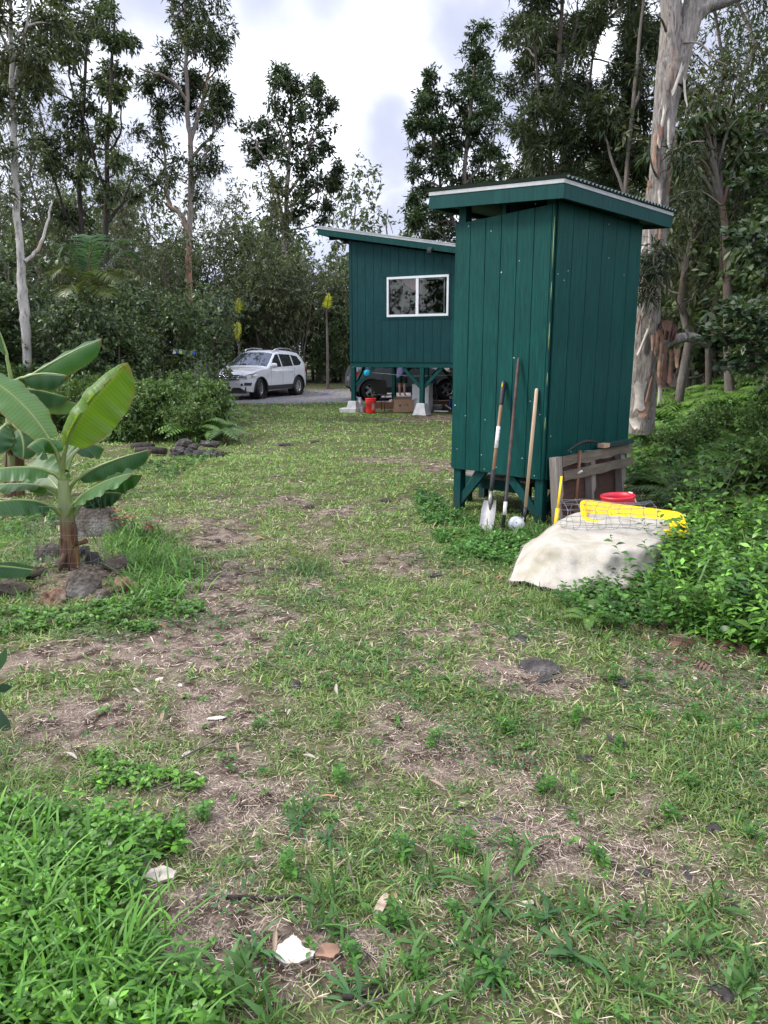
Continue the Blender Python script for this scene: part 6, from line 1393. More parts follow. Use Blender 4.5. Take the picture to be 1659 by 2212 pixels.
# low bushes on the left island and on the bank
rbx = random.Random(31)
for k in range(44):
    px = rbx.uniform(250, 520); Y = rbx.uniform(13.2, 17.5); p = pt(px, 900, Y)
    if px > 505 - (Y - 12.6) * 14: px -= 110; p = pt(px, 900, Y)
    place(K_bush[k % 2], p.x, p.y, rbx.uniform(.55, .95) * (.85 if Y < 13.6 else 1.0), label='low leafy bush on the overgrown island left of the lawn', cat='bush', group='bushes on the overgrown island')
for k in range(26):
    px = rbx.uniform(-60, 330); Y = rbx.uniform(14.5, 20); p = pt(px, 900, Y)
    place(K_bush[k % 2], p.x, p.y, rbx.uniform(.7, 1.2), label='low leafy bush beneath the left woodland', cat='bush', group='bushes under the left woodland')
for k in range(12):
    px = rbx.uniform(1390, 1700); Y = rbx.uniform(6.9, 11); p = pt(px, 1000, Y)
    if p.x - np.interp(Y, BK_Y, BK_X) < .2: continue
    place(K_bush[k % 2], p.x, p.y, rbx.uniform(.4, .65), label='low leafy bush on the right bank among ferns', cat='bush', group='bushes on the right bank')

# ------------------------------------------------------------------ ferns
def fern(seed, nf, L0, ca, cb_, npin=15, erect=.9):
    r = np.random.default_rng(seed); lf = Acc(); tb = Tubes()
    for k in range(nf):
        a_ = 2.4 * k + r.uniform(-.4, .4); L = L0 * r.uniform(.7, 1.15); el = erect * r.uniform(.6, 1.2); tt = np.linspace(0, 1, 10)
        d = np.array([math.cos(a_) * math.cos(el), math.sin(a_) * math.cos(el), math.sin(el)]); P = np.outer(tt, d) * L; P[:, 2] -= .62 * L * tt ** 2.2; P[:, :2] += np.outer(tt ** 2, d[:2]) * L * .3
        tb.add(P, np.linspace(.004, .0015, 10), 3)
        ts = np.linspace(.14, .99, npin); C = np.stack([np.interp(ts, tt, P[:, i]) for i in range(3)], -1); T = nrm(np.gradient(C, axis=0)); side = nrm(np.cross(T, UPV)); w_ = np.sin(np.pi * np.clip(ts * .82 + .16, 0, 1)) ** .8 * L * .24
        for s_ in (-1, 1):
            lf.add(C, side * s_ + T * .35 - np.array([0, 0, .15]), np.cross(side, T) + r.normal(0, .12, C.shape), w_, np.full(npin, L * .055), st=((0, .55), (.5, 1), (1, 0)), droop=.18, fold=.05, col=np.repeat(hues(1, ca, cb_, .18, r), npin, 0) * np.exp(r.normal(0, .1, (npin, 1))))
    return tb.mesh('stalks', M_twig), lf.mesh('fronds', M_cover)
K_fern = [(*fern(201, 8, .75, (.07, .15, .025), (.16, .28, .055)), 'fern', 'stalks', 'fronds'), (*fern(202, 7, .65, (.045, .115, .022), (.12, .21, .045), 17), 'fern', 'stalks', 'fronds'), (*fern(203, 6, .6, (.10, .05, .03), (.17, .10, .07), 14, .5), 'dead_fern', 'stalks', 'fronds')]
for (px, py, k, s_) in ((405, 966, 0, 1.1), (432, 962, 1, 1.15), (455, 965, 1, 1.0), (345, 955, 1, .9), (385, 966, 0, .95)):
    p = gp(px, py); place(K_fern[k], p.x, p.y + .75, s_ * 1.1, dz=.22, label='pale green fern at the front of the overgrown island behind the lava stones', cat='fern', group='ferns on the overgrown island')
for k in range(20):
    px = rbx.uniform(180, 500); Y = rbx.uniform(14.5, 24); p = pt(px, 900, Y); place(K_fern[k % 2], p.x, p.y, rbx.uniform(1.0, 1.6), label='fern growing beneath the left woodland', cat='fern', group='ferns under the left woodland')
for k in range(170):
    Y = rbx.uniform(7.2, 17); d = rbx.uniform(.4, 5.0); x = float(np.interp(Y, BK_Y, BK_X)) + d
    if Y < 8.6 and d < .9: continue
    place(K_fern[rbx.choice([0, 0, 1])], x, Y, rbx.uniform(.9, 1.7), label='bright green fern covering the slope of the right bank', cat='fern', group='ferns on the right bank')
for k in range(46):
    Y = rbx.uniform(6.5, 9.5); d = rbx.uniform(.35, 2.8); x = float(np.interp(Y, BK_Y, BK_X)) + d
    if Y < 7.6 and d < .6: continue
    place(K_fern[rbx.choice([0, 1, 1])], x, Y, rbx.uniform(.6, 1.0), dz=.12, label='green fern on the right bank just behind the pallet and bucket', cat='fern', group='ferns behind the pallet')
for (px, py, k, s_) in ((1280, 1345, 0, .30), (1270, 1360, 0, .26), (1470, 1130, 0, .42), (1530, 1110, 0, .42), (1440, 1075, 1, .45), (1600, 1090, 0, .5), (1390, 1050, 0, .4), (1640, 1000, 0, .5), (1500, 1040, 1, .5)):
    p = gp(px, py); place(K_fern[k], p.x, p.y, s_, dz=.06, label='small fresh fern at the edge of the right bank', cat='fern', group='small ferns at the bank edge')
for (px, py, s_) in ((1500, 1400, .45), (1420, 1370, .4), (1590, 1390, .45), (1640, 1060, .6), (1640, 1360, .5), (1340, 1350, .35), (1480, 1440, .4), (1560, 1430, .4), (1620, 1440, .45), (1635, 1010, .6), (1440, 1400, .4)):
    p = gp(px, py); place(K_fern[2], p.x, p.y + .1, s_, dz=.02, label='withered brown fern frond at the foot of the right bank', cat='fern', group='withered ferns on the right bank')

# ------------------------------------------------------------------ palms, canes and other single plants
def frond(lf, tb, P0, P1, P2, n, Lp, Wp, ca, cb_, r, vee=.35):
    tt = np.linspace(0, 1, n)[:, None]; P = (1 - tt) ** 2 * np.asarray(P0) + 2 * tt * (1 - tt) * np.asarray(P1) + tt ** 2 * np.asarray(P2)
    tb.add(P, np.linspace(.022, .005, n), 4); T = nrm(np.gradient(P, axis=0)); side = nrm(np.cross(T, UPV + .001)); up = np.cross(side, T)
    w_ = Lp * np.sin(np.pi * np.clip(tt[:, 0] * .85 + .13, 0, 1)) ** .6; k0 = n // 5
    for s_ in (-1, 1): lf.add(P[k0:], side[k0:] * s_ + T[k0:] * .55 + up[k0:] * vee + r.normal(0, .06, P[k0:].shape), up[k0:], w_[k0:] * r.uniform(.85, 1.1, n - k0), np.full(n - k0, Wp), st=((0, .5), (.4, 1), (1, 0)), droop=.35, col=hues(n - k0, ca, cb_, .15, r))
r9 = np.random.default_rng(9); pb = pt(190, 900, 18.0); pb.z = float(hgt2(pb.x, pb.y)); palm = empty('palm', pb, 0, 'feathery palm with yellow tinged drooping fronds in the left woodland', 'palm'); lf = Acc(); tb = Tubes()
for (a, b_, c_, d_, yy, co) in ((150, 470, 128, 560, -.3, 0), (170, 480, 262, 540, -.5, 0), (150, 540, 112, 600, -.6, 1), (215, 500, 285, 520, .3, 0), (235, 560, 288, 590, -.4, 1), (215, 590, 232, 640, -.9, 1), (160, 580, 140, 640, -.8, 1), (190, 470, 200, 520, .6, 0), (250, 500, 300, 560, .7, 0), (205, 540, 250, 610, -.8, 1)):
    q = [np.array(list(pt(195, 660, 18.0) - pb)), np.array(list(pt(a, b_, 18.0 + yy * .6) - pb)), np.array(list(pt(c_, d_, 18.0 + yy) - pb))]; cA, cB = ((.022, .07, .022), (.06, .13, .04)) if co == 0 else ((.05, .10, .025), (.14, .155, .035))
    frond(lf, tb, *q, 42, .60, .030, cA, cB, r9, .15)
for dx in (-.15, .0, .18): tb.add([(dx * 2, dx, -.1), (dx * 2.2 , dx, 1.2), (dx * 1.2 + .05, 0, 2.6)], [.05, .045, .03], 7)
add('stems', tb.mesh('stems', M_twig), palm); add('fronds', lf.mesh('fronds', M_leaf), palm)
for i, (px, py, Y, lab, hgt_) in enumerate(((705, 655, 29.9, 'young palm with one bright yellow frond beside the house wall', 1), (512, 665, 30.2, 'young palm with bright yellow fronds above the white vehicle', 2))):
    c_ = pt(px, py, Y); pr_ = empty('young_palm', (c_.x, c_.y, float(hgt2(c_.x, c_.y))), 0, lab, 'palm'); zc = c_.z - pr_.location.z; lf = Acc(); tb = Tubes(); tb.add([(0, 0, -.1), (.02, 0, zc * .5), (0, 0, zc - .25)], [.06, .05, .03], 8)
    YA, YB = (.30, .36, .02), (.52, .52, .05)
    frond(lf, tb, (0, 0, zc - .3), (.05, -.1, zc), (.12, -.15, zc + .35), 18, .30, .05, YA, YB, r9, .1)
    frond(lf, tb, (0, 0, zc - .3), (-.25, .1, zc - .1), (-.5, .1, zc - .45), 18, .38, .04, (.03, .07, .02), (.06, .11, .03), r9); frond(lf, tb, (0, 0, zc - .3), (.4, .1, zc + .1), (.8, .1, zc - .35), 18, .38, .04, (.03, .07, .02), (.06, .11, .03), r9)
    if i == 1: frond(lf, tb, (0, -.05, zc - .5), (.02, -.2, zc - .6), (.0, -.2, zc - 1.3), 18, .22, .05, YA, YB, r9, .0); frond(lf, tb, (0, 0, zc - .3), (.3, -.1, zc), (.5, -.1, zc - .1), 16, .24, .045, YA, YB, r9)
    add('stem', tb.mesh('stem', M_twig), pr_); add('fronds', lf.mesh('fronds', M_leaf), pr_)
def cane(seed):
    r = np.random.default_rng(seed); lf = Acc(); tb = Tubes()
    for s_ in range(5):
        b_ = r.normal(0, .12, 2); h = r.uniform(1.0, 1.6); ln_ = r.normal(0, .12, 2); P = np.array([[b_[0] + ln_[0] * t, b_[1] + ln_[1] * t, h * t] for t in np.linspace(0, 1, 6)]); P[0, 2] = -.05; tb.add(P, np.linspace(.010, .004, 6), 5)
        k = 16; f = np.linspace(.2, 1, k); C = np.stack([np.interp(f, np.linspace(0, 1, 6), P[:, i]) for i in range(3)], -1); a_ = np.arange(k) * 2.5 + r.uniform(0, 6); lf.add(C, np.stack([np.cos(a_), np.sin(a_), np.full(k, .7)], -1), np.tile(UPV, (k, 1)) + r.normal(0, .2, (k, 3)), r.uniform(.18, .32, k), np.full(k, .026), st=((0, .5), (.4, 1), (1, 0)), droop=.5, col=hues(k, (.03, .08, .02), (.08, .14, .04), .2, r))
    return tb.mesh('stems', M_twig), lf.mesh('leaves', M_leaf)
K_cane = [(*cane(301), 'cane_plant', 'stems', 'leaves'), (*cane(302), 'cane_plant', 'stems', 'leaves')]
for (px, Y, s_) in ((448, 15.5, .95), (470, 16, 1.0), (460, 17.5, 1.1), (440, 17, 1.1), (425, 16, .95), (480, 17, .85), (330, 17, .9), (300, 18, 1.0), (350, 18, 1.0)):
    p = pt(px, 900, Y); place(K_cane[int(px) % 2], p.x, p.y, s_, label='upright cane plant with narrow strap leaves on the overgrown island', cat='plant', group='cane plants on the overgrown island')
# big leaved overhanging branch at the right edge
r7 = np.random.default_rng(70); rbs = pt(1720, 900, 6.6); rbs.z = float(hgt2(rbs.x, rbs.y)); rb2 = empty('round_leaf_shrub', rbs, 0, 'shrub with large glossy rounded leaves overhanging the right edge', 'shrub'); tb = Tubes(); lf = Acc()
def q_(a, b_, yo=0): return np.array(list(pt(a, b_, 6.6 + yo) - rbs))
for br in ([(1720, 900), (1700, 760), (1660, 700), (1610, 680), (1570, 670)], [(1720, 900), (1700, 650), (1660, 560), (1620, 520), (1590, 520)], [(1720, 900), (1710, 560), (1680, 450), (1640, 390), (1600, 395)], [(1720, 900), (1700, 780), (1640, 740), (1590, 735), (1540, 720)], [(1720, 900), (1720, 500), (1690, 330), (1650, 280)], [(1720, 900), (1680, 800), (1620, 790), (1580, 800)]):
    yo = r7.uniform(-.3, .3); q = np.array([q_(a, b_, yo) for a, b_ in br]); q[0, 2] = -.1; qs = catmull(q, 6); tb.add(qs, np.linspace(.022, .004, len(qs)), 6)
    for i in range(8, len(qs)):
        for s_ in range(4):
            d = rdir(1, -.3, .6, r7)[0]; e_ = qs[i] + d * r7.uniform(.05, .20); tb.add([qs[i], e_], [.003, .002], 3); k = 5
            lf.add(np.repeat(e_[None], k, 0), nrm(rdir(k, -.5, .6, r7) + d * .6), nrm(UPV + r7.normal(0, .6, (k, 3))), r7.uniform(.05, .085, k), r7.uniform(.036, .055, k), st=((0, 0), (.2, .7), (.55, 1), (.85, .7), (1, 0)), droop=.2, fold=.1, col=hues(k, (.016, .036, .016), (.05, .085, .036), .22, r7))
add('stems', tb.mesh('stems', M_twig), rb2); add('foliage', lf.mesh('foliage', M_shrub), rb2)
# pale leaved bank plant
lf = Acc(); tb = Tubes(); bpp = pt(1530, 1010, 7.0); bpp.z = float(hgt2(bpp.x, bpp.y)); bpl = empty('melastome_shrub', bpp, 0, 'fresh green shrub with broad ribbed leaves on the right bank', 'shrub')
for k in range(16):
    e_ = np.array([r7.normal(0, .28), r7.normal(0, .25), r7.uniform(.25, .75)]); tb.add(wob((e_[0] * .2, e_[1] * .2, -.05), e_, 4, .02, r7), [.006, .005, .004, .003], 4)
    for lv in (0, .1, .2):
        kk = 4; a_ = np.arange(kk) * np.pi / 2 + r7.uniform(0, 3); lf.add(np.repeat((e_ - np.array([0, 0, lv]))[None], kk, 0), np.stack([np.cos(a_), np.sin(a_), np.full(kk, .25)], -1), np.tile(UPV, (kk, 1)), r7.uniform(.07, .11, kk), r7.uniform(.045, .06, kk), st=((0, 0), (.2, .7), (.5, 1), (.8, .6), (1, 0)), droop=.5, fold=.12, col=hues(kk, (.04, .10, .022), (.09, .17, .035), .2, r7))
add('stems', tb.mesh('stems', M_twig), bpl); add('foliage', lf.mesh('foliage', M_shrub), bpl)
# red tipped young shrub beside the boulder
lf = Acc(); tb = Tubes(); p = gp(300, 1168); p.z = float(hgt2(p.x, p.y)); rs_ = empty('young_shrub', p, 0, 'small shrub with coppery red young leaves beside the pointed boulder', 'shrub')
for k in range(9):
    e_ = np.array([r7.normal(0, .11), r7.normal(0, .09), r7.uniform(.10, .33)]); tb.add(wob((e_[0] * .2, e_[1] * .2, -.03), e_, 4, .012, r7), [.005, .004, .003, .002], 4)
    for lv in (0, .035, .07):
        kk = 5; a_ = r7.uniform(0, 6.28, kk); red = r7.random() < .45; cA, cB = ((.20, .05, .03), (.30, .10, .06)) if red else ((.05, .10, .03), (.11, .16, .05))
        lf.add(np.repeat((e_ - np.array([0, 0, lv]))[None], kk, 0), np.stack([np.cos(a_), np.sin(a_), np.full(kk, .6)], -1), np.tile(UPV, (kk, 1)), r7.uniform(.045, .075, kk), r7.uniform(.022, .032, kk), st=RND, droop=.2, fold=.15, col=hues(kk, cA, cB, .15, r7))
add('stems', tb.mesh('stems', M_twig), rs_); add('foliage', lf.mesh('foliage', M_shrub), rs_)

# umbrella leaved tree above the right bank
r6 = np.random.default_rng(66); ub = pt(1575, 900, 12.5); ub.z = float(hgt2(ub.x, ub.y)); umb = empty('umbrella_tree', ub, 0, 'dark tree with drooping umbrella shaped leaf whorls at the upper right', 'tree'); tb = Tubes(); lf = Acc()
def u_(a, b_, yo=0): return np.array(list(pt(a, b_, 12.5 + yo) - ub))
tk = [u_(1575, 900), u_(1572, 700), u_(1568, 520), u_(1555, 420), u_(1540, 340)]; tk[0][2] = -.1; tks = catmull(np.array(tk), 6); tb.add(tks, np.linspace(.09, .035, len(tks)), 8)
for (a, b_, yo) in ((1500, 262, 0), (1452, 285, -.3), (1545, 300, .3), (1480, 335, -.4), (1530, 235, .2), (1590, 270, .1), (1420, 320, .2), (1610, 330, -.2)):
    e_ = u_(a, b_, yo); j = len(tks) - 4 if b_ < 300 else len(tks) - 9; m_ = (tks[j] + e_) / 2 + np.array([0, 0, .25]); tb.add(catmull(np.array([tks[j], m_, e_]), 5), np.linspace(.03, .016, 11), 6)
    for w_ in range(3):
        k = 9; a_ = np.arange(k) * 2 * np.pi / k + r6.uniform(0, 1); c_ = e_ + r6.normal(0, .10, 3); lf.add(np.repeat(c_[None], k, 0), np.stack([np.cos(a_), np.sin(a_), np.full(k, .15)], -1), np.tile(UPV, (k, 1)), r6.uniform(.22, .36, k), np.full(k, .06), st=((0, .2), (.3, .8), (.65, 1), (1, 0)), droop=.75, fold=.12, col=hues(k, (.018, .034, .016), (.045, .07, .03), .2, r6))
add('trunk', tb.mesh('trunk', M_twig), umb); add('crown', lf.mesh('crown', M_tree), umb)
# ================================================================== BANANA PLANTS
t = NT('banana_leaf'); a = t.n('ShaderNodeAttribute', attribute_name='col'); rb_n = t.n('ShaderNodeAttribute', attribute_name='rib')
wv = t.n('ShaderNodeMath', operation='SINE'); t.l(rb_n.outputs['Fac'], wv.inputs[0])
c = t.mix(t.ramp(wv.outputs[0], [(0.0, 0.0), (1.0, .5)]), a.outputs['Color'], t.mix(1.0, a.outputs['Color'], (.65, .72, .6), 'MULTIPLY'))
c = t.mix(t.ramp(t.noise(t.coords(), 14, 4), [(.35, 0.0), (.75, .3)]), c, t.mix(1.0, c, (1.35, 1.25, 1.0), 'MULTIPLY'))
t.base(c).pr(Roughness=.42); t.p.inputs['Specular IOR Level'].default_value = .35; t.bump(wv.outputs[0], .12, .002)
tr = t.n('ShaderNodeBsdfTranslucent'); t.l(t.mix(1.0, c, (2.3, 2.2, .7), 'MULTIPLY'), tr.inputs['Color']); ms = t.n('ShaderNodeMixShader'); ms.inputs['Fac'].default_value = .42
t.l(t.p.outputs['BSDF'], ms.inputs[1]); t.l(tr.outputs['BSDF'], ms.inputs[2]); t.l(ms.outputs['Shader'], t.out.inputs['Surface']); M_banana = t.m
M_rib = plain('banana_midrib', (.16, .22, .06), .4, var=.2); M_stem = NT('banana_stem')
_v = M_stem.coords((6, 6, 1)); _f = M_stem.noise(_v, 3, 6, .6, .5); _z = M_stem.n('ShaderNodeSeparateXYZ'); _tc = M_stem.n('ShaderNodeTexCoord'); M_stem.l(_tc.outputs['Object'], _z.inputs['Vector'])
_c = M_stem.mix(M_stem.ramp(_z.outputs['Z'], [(.30, 0.0), (.48, 1.0)]), M_stem.ramp(_f, [(.3, (.025, .012, .009)), (.5, (.11, .045, .02)), (.7, (.20, .13, .05))]), M_stem.ramp(_f, [(.3, (.15, .19, .07)), (.7, (.26, .30, .13))]))
M_stem.base(_c).pr(Roughness=.5); M_stem.bump(_f, .4, .01); M_stem = M_stem.m
def bez(P, t): t = np.asarray(t)[:, None]; P = [np.asarray(p, float) for p in P]; return ((1 - t) ** 2 * P[0] + 2 * t * (1 - t) * P[1] + t ** 2 * P[2]) if len(P) == 3 else ((1 - t) ** 3 * P[0] + 3 * t * (1 - t) ** 2 * P[1] + 3 * t * t * (1 - t) * P[2] + t ** 3 * P[3])
def banana_leaf(parent, pts, W, U, phiL, phiR, t0=.2, colr_=((.045, .12, .03), (.065, .15, .04)), curl=(.5, .5), seed=0, tear=0.0, rib=.017):
    r = np.random.default_rng(seed); n = 40; m = 7
    ts = np.linspace(0, 1, 60); C0 = bez(pts, ts); s = np.concatenate([[0], np.cumsum(np.linalg.norm(np.diff(C0, axis=0), axis=1))]); s /= s[-1]
    Lt = np.linalg.norm(np.diff(C0, axis=0), axis=1).sum(); f = np.linspace(t0, 1, n); C = np.stack([np.interp(f, s, C0[:, i]) for i in range(3)], -1)
    T = nrm(np.gradient(C, axis=0)); U = np.asarray(U, float); side = nrm(np.cross(T, np.tile(U, (n, 1)))); up = np.cross(side, T)
    q = (f - t0) / (1 - t0); w_ = W * np.clip(np.sin(np.pi * np.clip(q * .93 + .045, 0, 1)), 0, 1) ** .42 * np.where(q > .82, np.sqrt(np.clip(1 - ((q - .82) / .18) ** 2, .0, 1)), 1) * .5
    halves = []
    for s_, phi, cu in ((-1, phiL, curl[0]), (1, phiR, curl[1])):
        pos = C.copy(); row = [pos.copy()]
        for k in range(1, m + 1):
            ph = phi + cu * (k / m) + .10 * np.sin(f * 26 + seed + s_) * (k / m)
            if tear: ph = ph + tear * (k / m) * np.where(np.sin(f * 43 + seed * 3 + s_) > .2, 1, -.6)
            ph = np.broadcast_to(ph, (n,))
            pos = pos + (side * s_ * np.cos(ph)[:, None] + up * np.sin(ph)[:, None]) * (w_ / m)[:, None]; row.append(pos.copy())
        halves.append(row)
    rows = halves[0][:0:-1] + halves[1]; V = np.stack(rows, 1); k = V.shape[1]
    i = np.arange(n * k).reshape(n, k); Q = np.stack([i[:-1, :-1], i[:-1, 1:], i[1:, 1:], i[1:, :-1]], -1).reshape(-1, 4)
    tone = .5 + .5 * np.sin(f * 3 + seed); col = np.asarray(colr_[0])[None] * (1 - tone[:, None]) + np.asarray(colr_[1])[None] * tone[:, None]; col = np.repeat(col[:, None], k, 1).copy()
    mid = np.abs(np.arange(k) - m) <= 0; col[:, mid] = col[:, mid] * .4 + np.array([.20, .26, .09]) * .6
    edge = (np.arange(k) == 0) | (np.arange(k) == k - 1); em_ = (vnoise(f * 9, f * 0 + seed, 1.0, 2, 3) > .5)[:, None, None]; col[:, edge] = np.where(em_, col[:, edge] * .35 + np.array([.17, .12, .05]) * .65, col[:, edge] * .8 + np.array([.12, .14, .05]) * .2); col[-3:] = col[-3:] * .4 + np.array([.14, .09, .04]) * .6
    me = np_mesh('leaf', V.reshape(-1, 3), [Q], M_banana, col=col.reshape(-1, 3), smooth=True)
    ra = me.attributes.new('rib', 'FLOAT', 'POINT'); rv = np.repeat((f * Lt / .0135 * 2 * math.pi * .5)[:, None], k, 1) + np.abs(np.arange(k) - m)[None] * .9; ra.data.foreach_set('value', rv.astype(np.float32).ravel())
    lo = add('leaf', me, parent)
    tb = Tubes(); fr_ = np.concatenate([np.linspace(0, t0, 8)[:-1], np.linspace(t0, .97, 14)]); Cp = np.stack([np.interp(fr_, s, C0[:, i]) for i in range(3)], -1); tt_ = np.linspace(0, 1, len(Cp)); rad = np.interp(fr_, [0, t0, 1], [rib * 1.35, rib * .8, .0025])
    Ub = np.stack([np.interp(fr_, f, up[:, i]) for i in range(3)], -1); Cp = Cp - Ub * (rad * .55)[:, None] * np.where(fr_ >= t0, 1, 0)[:, None]
    tb.add(Cp, rad, 8); add('midrib', tb.mesh('midrib', M_rib), lo); return lo
YB = 5.18
bz0 = gp(150, 1245); bz0.z = float(hgt2(bz0.x, bz0.y)) - .02
ban = empty('banana_plant', bz0, 0, 'young banana plant with brown stem ringed by stones at the left, broad upright leaves', 'banana plant')
def c5(x, y, d=0): return np.array(list(pt(x * .3308, 685.7 + y * .3308, YB + d) - bz0))
tb = Tubes(); tb.add(np.array([c5(462, 1740), c5(458, 1650), c5(455, 1500), c5(448, 1380), c5(435, 1280), c5(420, 1180), c5(412, 1060)]), [.076, .072, .062, .055, .050, .044, .034], 18); add('stem', tb.mesh('stem', M_stem), ban)
M_sheath = oldwood('dry_sheath', (.018, .010, .007), (.17, .075, .035), .7, (8, 8, 1))
for k in range(9):
    an = k * .7 + .3; b = B(); rows = []
    for v in np.linspace(0, 1, 6):
        rows.append([Vector(c5(459 - 10 * v, 1738 - 360 * v * (.6 + .05 * k)) + np.array([math.cos(an + u * .45), math.sin(an + u * .45), 0]) * (.074 - .018 * v + .008 * math.sin(k * 2 + v * 4))) for u in np.linspace(-1, 1, 5)])
    b.grid(rows); b.obj('dry_sheath', M_sheath, ban)
b = B(); b.tube([Vector(c5(470, 1340, -.07)), Vector(c5(497, 1390, -.1)), Vector(c5(490, 1470, -.1)), Vector(c5(460, 1560, -.1)), Vector(c5(450, 1680, -.1))], .006, 5); b.tube([Vector(c5(490, 1480, -.02)), Vector(c5(520, 1475, -.03)), Vector(c5(565, 1460, -.05))], [.014, .016, .02], 6); b.tube([Vector(c5(430, 1540, -.08)), Vector(c5(400, 1600, -.1)), Vector(c5(392, 1660, -.12))], [.02, .024, .012], 6); b.obj('dry_strip', M_sheath, ban)
GD = ((.022, .075, .025), (.038, .105, .034)); GM = ((.04, .12, .032), (.065, .155, .045)); GY_ = ((.085, .17, .02), (.11, .20, .03)); GP = ((.07, .15, .055), (.10, .19, .075))
BL = [
 ([(415, 1010, .1), (340, 760, .1), (160, 520, .12), (-150, 350, .2)], .27, (.25, -.9, .4), .10, -.35, .26, GP, (.1, -.5)),
  # control points (crop x, y, depth), width, top normal, fold angles, petiole share, colours, curl
 ([(405, 1060, 0), (405, 800, -.02), (500, 590, -.05), (835, 295, .05)], .50, (-.15, .95, .25), -.05, -.25, .27, GY_, (-.2, -2.2)),
 ([(415, 1060, 0), (380, 860, 0), (330, 700, -.05), (175, 850, -.12)], .30, (-.1, -.35, .9), -.45, -.25, .42, GM, (-.5, -.5)),
 ([(425, 1100, 0), (380, 1000, 0), (250, 930, -.05), (-140, 1010, -.1)], .26, (.0, -.25, 1), -.2, -.35, .22, GP, (-.3, -.5)),
 ([(420, 1180, .05), (330, 1080, .1), (150, 1060, .1), (-150, 1110, .1)], .26, (.05, -.35, 1), .15, -.5, .3, GP, (-.2, -.5)),
 ([(425, 1320, 0), (330, 1180, -.1), (150, 1150, -.3), (-160, 1235, -.45)], .24, (-.05, -.1, 1), -.55, -1.0, .28, GD, (-.4, -.4)),
 ([(440, 1290, -.03), (500, 1160, -.06), (640, 1060, -.12), (870, 1015, -.2)], .27, (-.25, .5, .9), .5, -.9, .20, GM, (.2, -.2)),
 ([(440, 1150, .06), (480, 1010, .1), (700, 930, .1), (990, 860, .05)], .22, (-.2, -.3, 1), -.35, -.9, .2, GD, (-.4, -.5)),
 ([(450, 1290, .05), (520, 1130, .12), (720, 1000, .2), (930, 1030, .25)], .26, (.1, -.4, 1), -.7, -.9, .3, GM, (-.5, -.6)),
 ([(465, 1330, .03), (540, 1150, .08), (650, 1120, .12), (800, 1150, .2)], .22, (.0, -.3, 1), -.9, -1.1, .3, GD, (-.4, -.4)),
 ([(420, 1180, .08), (360, 1080, .2), (290, 1000, .3), (180, 960, .4)], .30, (-.2, -.85, .6), .1, -.1, .2, GP, (.2, -.2)),
 ([(430, 1000, .05), (470, 860, .15), (560, 770, .3), (680, 860, .45)], .24, (.1, -.5, .8), -.5, -.4, .35, GD, (-.4, -.4)),
 ([(420, 1000, .05), (450, 820, .3), (600, 700, .7), (730, 720, .9)], .2, (.1, -.6, .8), -.2, -.3, .35, GP, (-.3, -.3))]
for i, (p, W, U, a_, b_, t0, co, cu) in enumerate(BL): banana_leaf(ban, [c5(*k) for k in p], W * (1.12 if i != 1 else .95), U, a_, b_, t0, co, cu, seed=i, tear=.35 if i in (8, 9) else .10)
# wire cylinder round the stem
cgb = Vector((bz0.x, bz0.y, bz0.z)); cg = empty('plant_cage', cgb, 0, 'thin wire mesh ring standing around the banana stem', 'wire cage')
for k, z_ in enumerate((.10, .2, .30, .40, .5)): B().tube([(.26 * math.cos(a_), .24 * math.sin(a_), z_ + .01 * math.sin(3 * a_)) for a_ in np.linspace(0, 6.283, 25)], .0011, 3, caps=False).obj('ring_wire', M_wire, cg)
for k in range(22): an = k / 22 * 6.283; B().tube([(.26 * math.cos(an), .24 * math.sin(an), -.02), (.26 * math.cos(an), .24 * math.sin(an), .52)], .0011, 3, caps=False).obj('upright_wire', M_wire, cg)
# second, taller banana behind at the left edge
YB2 = 7.4; bz2 = gp(20, 1075); YB2 = bz2.y; bz2.z = float(hgt2(bz2.x, bz2.y)) - .02
ban2 = empty('banana_plant', bz2, 0, 'taller banana plant cut by the left edge, standing behind the young banana', 'banana plant')
def c6(x, y, d=0): return np.array(list(pt(x * .3308, 685.7 + y * .3308, YB2 + d) - bz2))
tb = Tubes(); tb.add(np.array([c6(95, 1170), c6(95, 1000), c6(92, 850), c6(80, 700), c6(78, 560), c6(80, 420)]), [.10, .095, .085, .07, .055, .04], 16); add('stem', tb.mesh('stem', M_stem), ban2)
for k in range(6):
    an = k * 1.05 - 2.6; b = B(); rows = []
    for v in np.linspace(0, 1, 6): rows.append([Vector(c6(95 - 3 * v, 1165 - 420 * v) + np.array([math.cos(an + u * .5), math.sin(an + u * .5), 0]) * (.108 - .02 * v + .01 * math.sin(k * 2 + v * 5))) for u in np.linspace(-1, 1, 5)])
    b.grid(rows); b.obj('dry_sheath', M_sheath, ban2)
